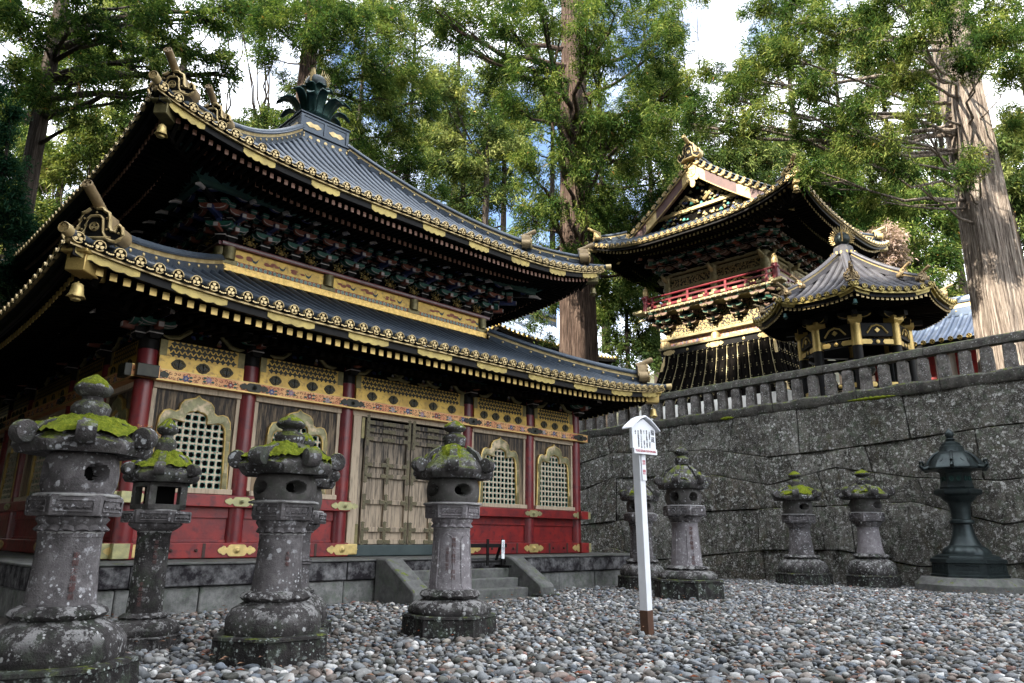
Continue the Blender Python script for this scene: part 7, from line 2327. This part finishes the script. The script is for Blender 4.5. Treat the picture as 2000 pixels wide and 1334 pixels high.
tree('cedar_tree', 'huge reddish cedar between the sutra hall and drum tower, cable round its trunk', (21.8, 8.0, 5.4), 34, 0.98, 0.50,
     [(1190, 470, 70, 50, 1.5), (1250, 520, 60, 45, 1.5), (1280, 430, 60, 55, 1.5), (1200, 385, 70, 45, 1.5), (1170, 555, 45, 32, 1.5), (1230, 300, 75, 50, 1.5), (1300, 350, 40, 45, 1.5), (1165, 250, 55, 40, 1.5),
      (1250, 205, 65, 42, 2), (1180, 130, 65, 42, -3), (1270, 110, 65, 50, 0), (1310, 45, 45, 45, 1), (1200, 30, 85, 35, -2), (1318, 180, 30, 40, 1), (1040, 130, 55, 42, -3), (1000, 55, 65, 38, 0), (935, 35, 60, 35, 2),
      (880, 70, 50, 28, 2), (850, 20, 55, 28, 1), (1030, 330, 42, 42, -2), (1060, 35, 60, 35, -3), (1000, 205, 45, 32, 1), (1035, 425, 36, 36, 0), (1005, 480, 34, 30, 2), (1078, 240, 32, 25, -4), (1150, 60, 60, 30, -4), (1100, 300, 30, 28, -4), (1085, 180, 30, 26, -4), (1130, 350, 32, 26, -4), (1160, 640, 30, 30, 4), (1290, 300, 40, 40, 3), (1230, 450, 60, 40, 3), (1150, 430, 40, 30, 1.5), (1060, 480, 30, 24, -2), (980, 130, 40, 30, 2), (920, 95, 36, 22, 1), (1150, 330, 38, 36, -3), (1200, 262, 46, 40, -3), (1250, 232, 42, 32, -3), (1162, 225, 42, 36, -3.5), (1142, 400, 20, 28, -3), (1085, 420, 30, 26, -3.5), (1120, 500, 26, 24, -3)],
     35.5, seed=11, dens=1.0, cs=0.48, tint=(0.3, 0.62), limb_r=1.5)
tree('cedar_tree', 'tall grey barked cedar with bare sunlit trunk behind the stone fence', (25.6, -8.55, 5.4), 26, 1.0, 0.58,
     [(1950, 60, 55, 50, -2), (1900, 110, 55, 42, -3), (1980, 150, 36, 42, -1), (1850, 40, 55, 36, -2), (1972, 232, 34, 32, 0), (1940, 15, 60, 36, 0), (1902, 318, 30, 28, -2.2), (1880, 345, 36, 20, -2.2), (1790, 225, 45, 38, -2.5),
      (1760, 150, 52, 42, -2), (1700, 85, 55, 34, -2), (1640, 55, 60, 34, -1), (1575, 45, 55, 34, 0), (1520, 100, 60, 38, 0), (1470, 150, 60, 40, 1), (1415, 190, 50, 32, 1), (1378, 142, 34, 24, 2), (1350, 222, 50, 26, 0), (1300, 232, 36, 24, 1),
      (1450, 240, 50, 26, 0), (1520, 215, 50, 32, -1), (1600, 165, 44, 30, -1), (1680, 205, 42, 32, -2), (1725, 285, 52, 28, -2), (1650, 300, 50, 32, -1), (1585, 330, 42, 24, -1), (1762, 330, 44, 24, -2), (1690, 385, 34, 24, 0), (1740, 400, 50, 30, 1), (1480, 20, 50, 26, 1), (1690, 20, 60, 26, -1), (1790, 60, 50, 40, -3), (1760, 10, 60, 26, -2), (1630, 240, 40, 22, 0), (1560, 270, 40, 22, 0), (1830, 15, 40, 26, 1)],
     26.5, bark=BARKG, seed=12, dens=1.0, cs=0.38, tint=(0.34, 0.72), limb_r=0.6, drop=0.06, K=40)
b3 = base_at(605, 520, 46); p3 = at(605, 120, 46)
tree('cedar_tree', 'cedar rising directly behind the bronze finial of the sutra hall', (p3[0], p3[1], b3[2]), 40, 0.8, 0.4,
     [(560, 60, 60, 42, -2), (640, 40, 70, 42, -3), (700, 110, 60, 48, -2), (742, 190, 52, 42, -1), (690, 232, 44, 34, -2), (562, 168, 34, 28, 0), (520, 110, 30, 32, 0), (660, 150, 52, 32, -3), (760, 60, 52, 40, 0), (800, 130, 44, 40, 0), (540, 15, 55, 28, 0), (780, 260, 44, 40, 1), (720, 300, 46, 32, 0), (620, -10, 60, 30, 0), (832, 200, 34, 34, 1), (800, 330, 40, 30, 1), (590, 220, 30, 18, 4), (640, 240, 36, 26, 3), (700, 20, 50, 30, 2), (660, 290, 36, 22, 3), (770, 350, 40, 22, 2), (500, 40, 34, 26, 1), (850, 380, 36, 24, 3), (610, 90, 36, 26, -4)],
     46, seed=13, dens=1.1, cs=0.62, tint=(0.22, 0.58), bark=BARK)
p4 = at(105, 110, 36)
tree('evergreen_tree', 'dark spreading evergreen with long limbs behind the highest roof corner of the hall', (p4[0], p4[1], max(0.0, hill_b(p4[0], p4[1]))), 34, 0.55, 0.22,
     [(60, 60, 70, 44, -2), (150, 35, 70, 40, -3), (240, 65, 60, 40, -2), (320, 45, 60, 40, -1), (400, 40, 50, 32, 0), (200, 150, 60, 34, -3), (100, 190, 60, 36, -3), (300, 130, 50, 34, -2), (362, 100, 42, 26, -1), (430, 112, 34, 32, 0), (452, 150, 22, 26, 0), (30, 150, 44, 44, -1), (262, 200, 42, 28, -2), (170, 232, 42, 28, -3), (335, 185, 34, 22, -1), (20, 20, 40, 30, 0), (450, 20, 40, 24, 0), (395, 150, 30, 22, 0), (410, 190, 22, 14, 0), (280, 10, 50, 24, 0), (160, 95, 44, 26, 1)],
     36, leaf=LEAF, bark=BARKD, seed=14, dens=0.85, cs=0.50, tint=(0.12, 0.5), limb_r=1.4, drop=-0.05, lw=0.22, K=30)
p5 = at(180, 330, 44)
tree('bushy_tree', 'yellow green sunlit tree seen over the shaded eaves of the sutra hall', (p5[0], p5[1], max(0.0, hill_b(p5[0], p5[1]))), 15.5, 0.35, 0.1,
     [(200, 300, 60, 46, 0), (120, 330, 50, 46, 0), (250, 258, 46, 36, 0), (150, 420, 46, 44, 0), (80, 300, 40, 44, 1), (212, 370, 36, 36, 0), (90, 420, 46, 38, 0), (180, 250, 40, 30, 1), (60, 380, 40, 40, 2), (120, 480, 40, 36, 1), (50, 470, 40, 40, 1), (230, 210, 30, 22, 1), (270, 300, 26, 20, 1)],
     44, leaf=LEAFY, bark=BARKD, seed=15, dens=1.0, cs=0.6, tint=(0.3, 0.75), lw=0.24)
p6 = at(18, 520, 21)
tree('evergreen_tree', 'nearest dark evergreen whose boughs hang beside the shaded side of the hall', (p6[0]-0.6, p6[1], 0.0), 10, 0.25, 0.08,
     [(15, 330, 26, 60, 0), (18, 235, 22, 44, 0), (20, 450, 30, 50, 0), (42, 525, 34, 40, 0), (14, 562, 34, 36, 0), (56, 445, 24, 34, 1), (4, 622, 22, 26, 0), (2, 400, 30, 50, 1), (-30, 300, 40, 60, 0), (-40, 480, 50, 60, 0), (30, 390, 20, 30, 0), (-30, 180, 40, 50, 0), (-110, 320, 80, 110, 1), (-200, 520, 110, 110, 0), (-150, 720, 90, 90, 0), (-330, 350, 130, 130, 0), (-330, 640, 130, 130, -1), (-520, 500, 150, 170, -3), (-240, 860, 110, 80, -1), (-480, 800, 150, 120, -3), (-720, 480, 160, 180, -6), (-700, 780, 160, 130, -6)],
     21, leaf=LEAFD, bark=BARKD, seed=16, dens=1.3, cs=0.34, tint=(0.1, 0.5), lw=0.2, K=40)  # crown enlarged with unseen boughs to block sky light from the side wall
p7 = at(950, 330, 60)
tree('bushy_tree', 'pale green loose tree between the bronze finial and the huge cedar', (p7[0], p7[1], max(5.4, hill_b(p7[0], p7[1]))), 32, 0.5, 0.2,
     [(870, 250, 55, 50, 0), (930, 330, 55, 42, 0), (880, 178, 52, 42, 0), (960, 222, 44, 50, 0), (1000, 300, 44, 40, 0), (900, 395, 46, 26, 0), (960, 150, 34, 32, 0), (842, 150, 36, 32, 0), (1000, 375, 26, 24, 0), (858, 310, 46, 40, 0), (960, 395, 30, 20, 0), (820, 290, 36, 36, 1), (800, 380, 40, 26, 2)],
     60, leaf=LEAFY, bark=BARKD, seed=17, dens=0.85, cs=0.75, tint=(0.25, 0.7), lw=0.22)
p8 = at(1420, 420, 56)
tree('bushy_tree', 'sunlit green tree rising behind the ridge of the drum tower', (p8[0], p8[1], max(5.4, hill_r(p8[0], p8[1]) if p8[0] > 44 else hill_b(p8[0], p8[1]))), 26, 0.5, 0.2,
     [(1400, 330, 75, 46, 0), (1480, 320, 60, 44, 0), (1340, 285, 42, 36, 0), (1450, 285, 50, 30, 0), (1420, 400, 60, 40, 1), (1500, 380, 50, 40, 1), (1330, 360, 40, 40, 1), (1380, 260, 40, 22, 0), (1520, 290, 40, 26, 1)],
     56, leaf=LEAFY, bark=BARKD, seed=18, dens=1.1, cs=0.75, tint=(0.25, 0.68), lw=0.22)
p9 = at(1620, 430, 60)
tree('cedar_tree', 'mid green conifer beside the far slope of the drum tower roof', (p9[0], p9[1], hill_r(p9[0], p9[1])), 30, 0.6, 0.25,
     [(1560, 310, 55, 36, 0), (1600, 360, 55, 44, 0), (1650, 420, 46, 44, 0), (1600, 450, 36, 36, 0), (1640, 340, 40, 36, 0), (1570, 410, 36, 40, 1), (1690, 440, 40, 40, 1), (1610, 290, 40, 26, 1), (1660, 480, 50, 40, 2)],
     60, leaf=LEAF, bark=BARKD, seed=19, dens=1.1, cs=0.75, tint=(0.3, 0.7), lw=0.2)
p10 = at(1800, 560, 52)
tree('cedar_tree', 'dense green conifer between the pavilion roof and the grey cedar trunk', (p10[0], p10[1], hill_r(p10[0], p10[1])), 24, 0.5, 0.2,
     [(1780, 470, 55, 50, 1), (1820, 400, 44, 42, 1), (1800, 560, 55, 44, 0), (1842, 500, 34, 44, 0), (1760, 410, 44, 34, 2), (1850, 585, 34, 36, 0), (1860, 440, 30, 50, 2), (1830, 330, 36, 36, 3), (1760, 540, 50, 50, 1), (1700, 540, 50, 40, 3)],
     52, leaf=LEAF, bark=BARKD, seed=20, dens=1.2, cs=0.65, tint=(0.3, 0.75), lw=0.22)
p11 = at(1720, 490, 44)
tree('bushy_tree', 'pinkish brown leafed tree beside the drum tower eaves', (p11[0], p11[1], 5.4), 15.5, 0.22, 0.08,
     [(1720, 470, 40, 30, 0), (1745, 500, 30, 26, 0), (1695, 480, 26, 26, 0), (1720, 520, 34, 24, 0), (1755, 475, 18, 20, 0)],
     44, leaf=LEAFP, bark=BARKD, seed=21, dens=0.9, cs=0.42, tint=(0.2, 0.8), lw=0.3)
p12 = at(1975, 430, 42)
tree('bushy_tree', 'bright yellow green tree behind the grey cedar trunk', (p12[0], p12[1], 5.4), 24, 0.4, 0.15,
     [(1970, 330, 36, 50, 0), (1992, 430, 28, 50, 0), (1950, 270, 34, 32, 0), (1985, 520, 24, 44, 0), (2010, 380, 40, 60, 0), (1960, 400, 24, 40, 1), (1990, 250, 30, 40, 0), (1995, 600, 30, 40, 0)],
     42, leaf=LEAFY, bark=BARKD, seed=22, dens=1.1, cs=0.6, tint=(0.2, 0.7), lw=0.24)
p13 = at(1225, 640, 45)
tree('bushy_tree', 'fresh green bushy tree between the huge cedar trunk and drum tower', (p13[0], p13[1], 5.4), 15, 0.25, 0.1,
     [(1220, 600, 55, 44, 0), (1200, 680, 36, 36, 0), (1250, 660, 46, 44, 0), (1182, 610, 30, 40, 0), (1270, 590, 36, 36, 0), (1212, 545, 50, 34, 0), (1240, 715, 40, 26, -1), (1190, 720, 30, 24, 0), (1275, 680, 30, 40, 0), (1290, 550, 30, 30, 1), (1150, 560, 30, 30, 2)],
     45, leaf=LEAFY, bark=BARKD, seed=23, dens=1.2, cs=0.55, tint=(0.1, 0.6), lw=0.22)
p14 = at(1030, 640, 40)
tree('shrub', 'green shrubs in front of the distant grey roof', (p14[0], p14[1], 5.4), 10, 0.14, 0.05,
     [(1035, 630, 40, 18, -2), (1065, 600, 30, 22, 0), (1000, 600, 30, 16, 1), (1075, 655, 20, 14, -2), (985, 640, 16, 10, -1), (1055, 560, 30, 20, 2)],
     40, leaf=LEAFY, bark=BARKD, seed=24, dens=0.5, cs=0.42, tint=(0.15, 0.6), lw=0.22, cat='shrub')
# farther screen of trees so that the wood closes behind the roofs
for i, (px, py, d, hh, lab, lf) in enumerate(((330, 330, 62, 32, 'shaded conifer far behind the dark side of the hall roof', LEAF), (470, 320, 72, 24, 'distant conifer low in the sky gap beside the finial', LEAFY), (900, 520, 74, 36, 'distant tree behind the hall roof slope nearest the tower', LEAF), (1120, 480, 78, 40, 'distant tree behind the huge cedar trunk', LEAF), (1700, 330, 78, 30, 'distant tree high on the hillside behind the pavilion', LEAFY), (1560, 420, 76, 30, 'distant tree on the hillside behind the drum tower roof', LEAF))):
    p = at(px, py, d)
    x, y = p[0], p[1]
    z = hill_b(x, y) if y > 21 else 5.4
    if x > 44 and y < 60: z = max(z, hill_r(x, y)) if y < 60 else z
    z = max(0, z)
    rr = random.Random(40+i)
    bl = [(px+rr.uniform(-75, 75), py+rr.uniform(-70, 90), rr.uniform(34, 60), rr.uniform(26, 46), rr.uniform(-3, 3)) for _ in range(14)]
    tree('conifer', lab, (x, y, z), z+hh, 0.5, 0.2, bl, d, leaf=lf, bark=BARKD, seed=60+i, dens=0.9, cs=0.85, tint=(0.2, 0.6), lw=0.22, K=26)


# the wood that closes the sky between the nearer trees
GAPS = [(455, 150, 85, 75), (1400, 80, 55, 95), (900, 115, 45, 26), (1012, 428, 42, 26), (1595, 255, 40, 26), (1945, 200, 26, 20), (1230, 125, 22, 20)]
def far_trees():
    rr = random.Random(99)
    xs = list(range(-60, 2080, 95))
    for i, px in enumerate(xs):
        d = rr.uniform(62, 84); py = rr.uniform(250, 330)
        p = at(px, py+rr.uniform(0, 60), d)
        x, y = p[0], p[1]
        z = max(0.0, hill_b(x, y)) if y > 21 else 0.0
        if x > 44 and y < 60: z = max(z, hill_r(x, y))
        elif x > 18.7: z = max(z, 5.4)
        bl = []
        while len(bl) < 24:
            bx, by, r1, r2 = px+rr.gauss(0, 52), rr.uniform(-30, 440), rr.uniform(28, 52), rr.uniform(18, 32)
            if any(((bx-gx_)/(a+r1*0.6))**2+((by-gy_)/(b_+r2*0.6))**2 < 1 for gx_, gy_, a, b_ in GAPS): 
                if rr.random() < 0.93: bl.append(None)
                continue
            bl.append((bx, by, r1, r2, rr.uniform(-4, 4), rr.uniform(-0.1, 0.1)))
        bl = [q for q in bl if q]
        if len(bl) < 3: continue
        top = max(at(q[0], q[1], d)[2] for q in bl)
        for gx_, gy_, a, b_ in GAPS:
            if b_ > 60 and abs(px-gx_) < a+25: top = min(top, at(px, gy_+b_+20, d)[2])
        tree('conifer', 'distant conifer of the dense wood that closes the sky behind the roofs', (x, y, z), top, 0.5, 0.12, bl, d, leaf=(LEAFY, LEAF, LEAF)[i % 3], bark=BARKD, seed=200+i, dens=0.75, cs=0.85, tint=(0.2, 0.7), lw=0.2, K=24, twigs=1, group='distant conifers of the wood')
far_trees()

# the wood to the left and behind the photographer, whose shade covers the courtyard
def grove_tree():
    T = thing('cedar_tree', 'tall cedar of the grove beside the courtyard', 'tree', (-12, -8, 0), 0, 'grove left of the courtyard')
    rng = np.random.default_rng(77)
    n = 2600
    h = rng.random(n)**0.8; z = 5+22*h
    rad = 4.8*(1-h**2.2)*0.9+0.5
    a = rng.random(n)*2*PI; q = np.sqrt(rng.random(n))
    P = np.stack([rad*q*np.cos(a), rad*q*np.sin(a), z], 1)
    D = np.stack([np.cos(a), np.sin(a), np.full(n, 0.1)], 1)
    trunk_mb((0, 0, 0), 26, 0.6, 0.12, 5).build('trunk', [BARK], T, 60)
    fol_mesh('crown', P, D, rng.uniform(0.9, 1.5, n), rng.uniform(0.2, 0.6, n), LEAF, T, 16, 0.36, 9)
    return T
G0 = grove_tree()
EXTRA = [(-8.8, 0.5), (-9.2, 5.5), (-8.6, 10.5), (-9.5, 16), (-13, 22), (-16, 14), (-14, 3)]
rr = random.Random(6)
first = True
for x in (-11.5, -18.5, -25.5):
    for k in range(12):
        y = -34+k*5.6+rr.uniform(-1.5, 1.5)
        xx = x+rr.uniform(-1.5, 1.5)
        if xx > -7.5+min(0, 0): continue
        if math.hypot(xx-CAM[0], y-CAM[1]) < 10: continue
        g = G0 if first else copy_tree(G0)
        g.location = (xx, y, 0); g.rotation_euler = (0, 0, rr.uniform(0, 6.28))
        s = rr.uniform(1.2, 1.34) if x > -15 else rr.uniform(1.2, 1.45)
        g.scale = (s, s, s)
        first = False
for x, y in EXTRA:
    g = copy_tree(G0); g.location = (x, y, 0); g.rotation_euler = (0, 0, x+y); g.scale = (0.95, 0.95, 0.9)
# maple sprig with orange leaves by the first lanterns
def maple():
    T = thing('maple_sapling', 'thin maple sapling with orange leaves behind the large mossy lantern', 'maple', (-1.02, -4.2, 0), 0, None)
    rr = random.Random(4); b = MB(); P = []
    b.tube([(0, 0, 0), (0.0, 0.0, 0.9), (0.0, 0.0, 1.7), (-0.2, 0.05, 2.4)], [0.014, 0.011, 0.008, 0.004], 5)
    for i in range(9):
        z = 1.95+0.07*i; a = rr.uniform(0, 6.28); L = rr.uniform(0.15, 0.35)
        e = Vector((math.cos(a)*L-0.22, math.sin(a)*L+0.05, z+rr.uniform(-0.05, 0.08)))
        b.tube([(-0.1, 0.02, z), e], [0.005, 0.002], 4)
        for j in range(5): P.append(Vector((-0.1, 0.02, z)).lerp(e, 0.4+0.15*j)+Vector((rr.uniform(-.03, .03), rr.uniform(-.03, .03), rr.uniform(-.02, .02))))
    b.build('trunk', [BARKD], T)
    P = np.array([tuple(p) for p in P]); D = np.tile(np.array([0, 0, -0.1]), (len(P), 1))
    fol_mesh('crown', P, D, np.full(len(P), 0.055), np.random.default_rng(1).random(len(P)), LEAFO, T, 7, 0.35, 3, 1.0)
maple()
# cable round the huge trunk
b = MB(); b.tube([(21.8+1.06*math.cos(a), 8.0+1.06*math.sin(a), 8.6) for a in np.linspace(0, 2*PI, 33)], 0.025, 6)
tag(b.build('trunk_cable', [BRONZED]), 'grey cable tied around the huge cedar trunk', 'cable')
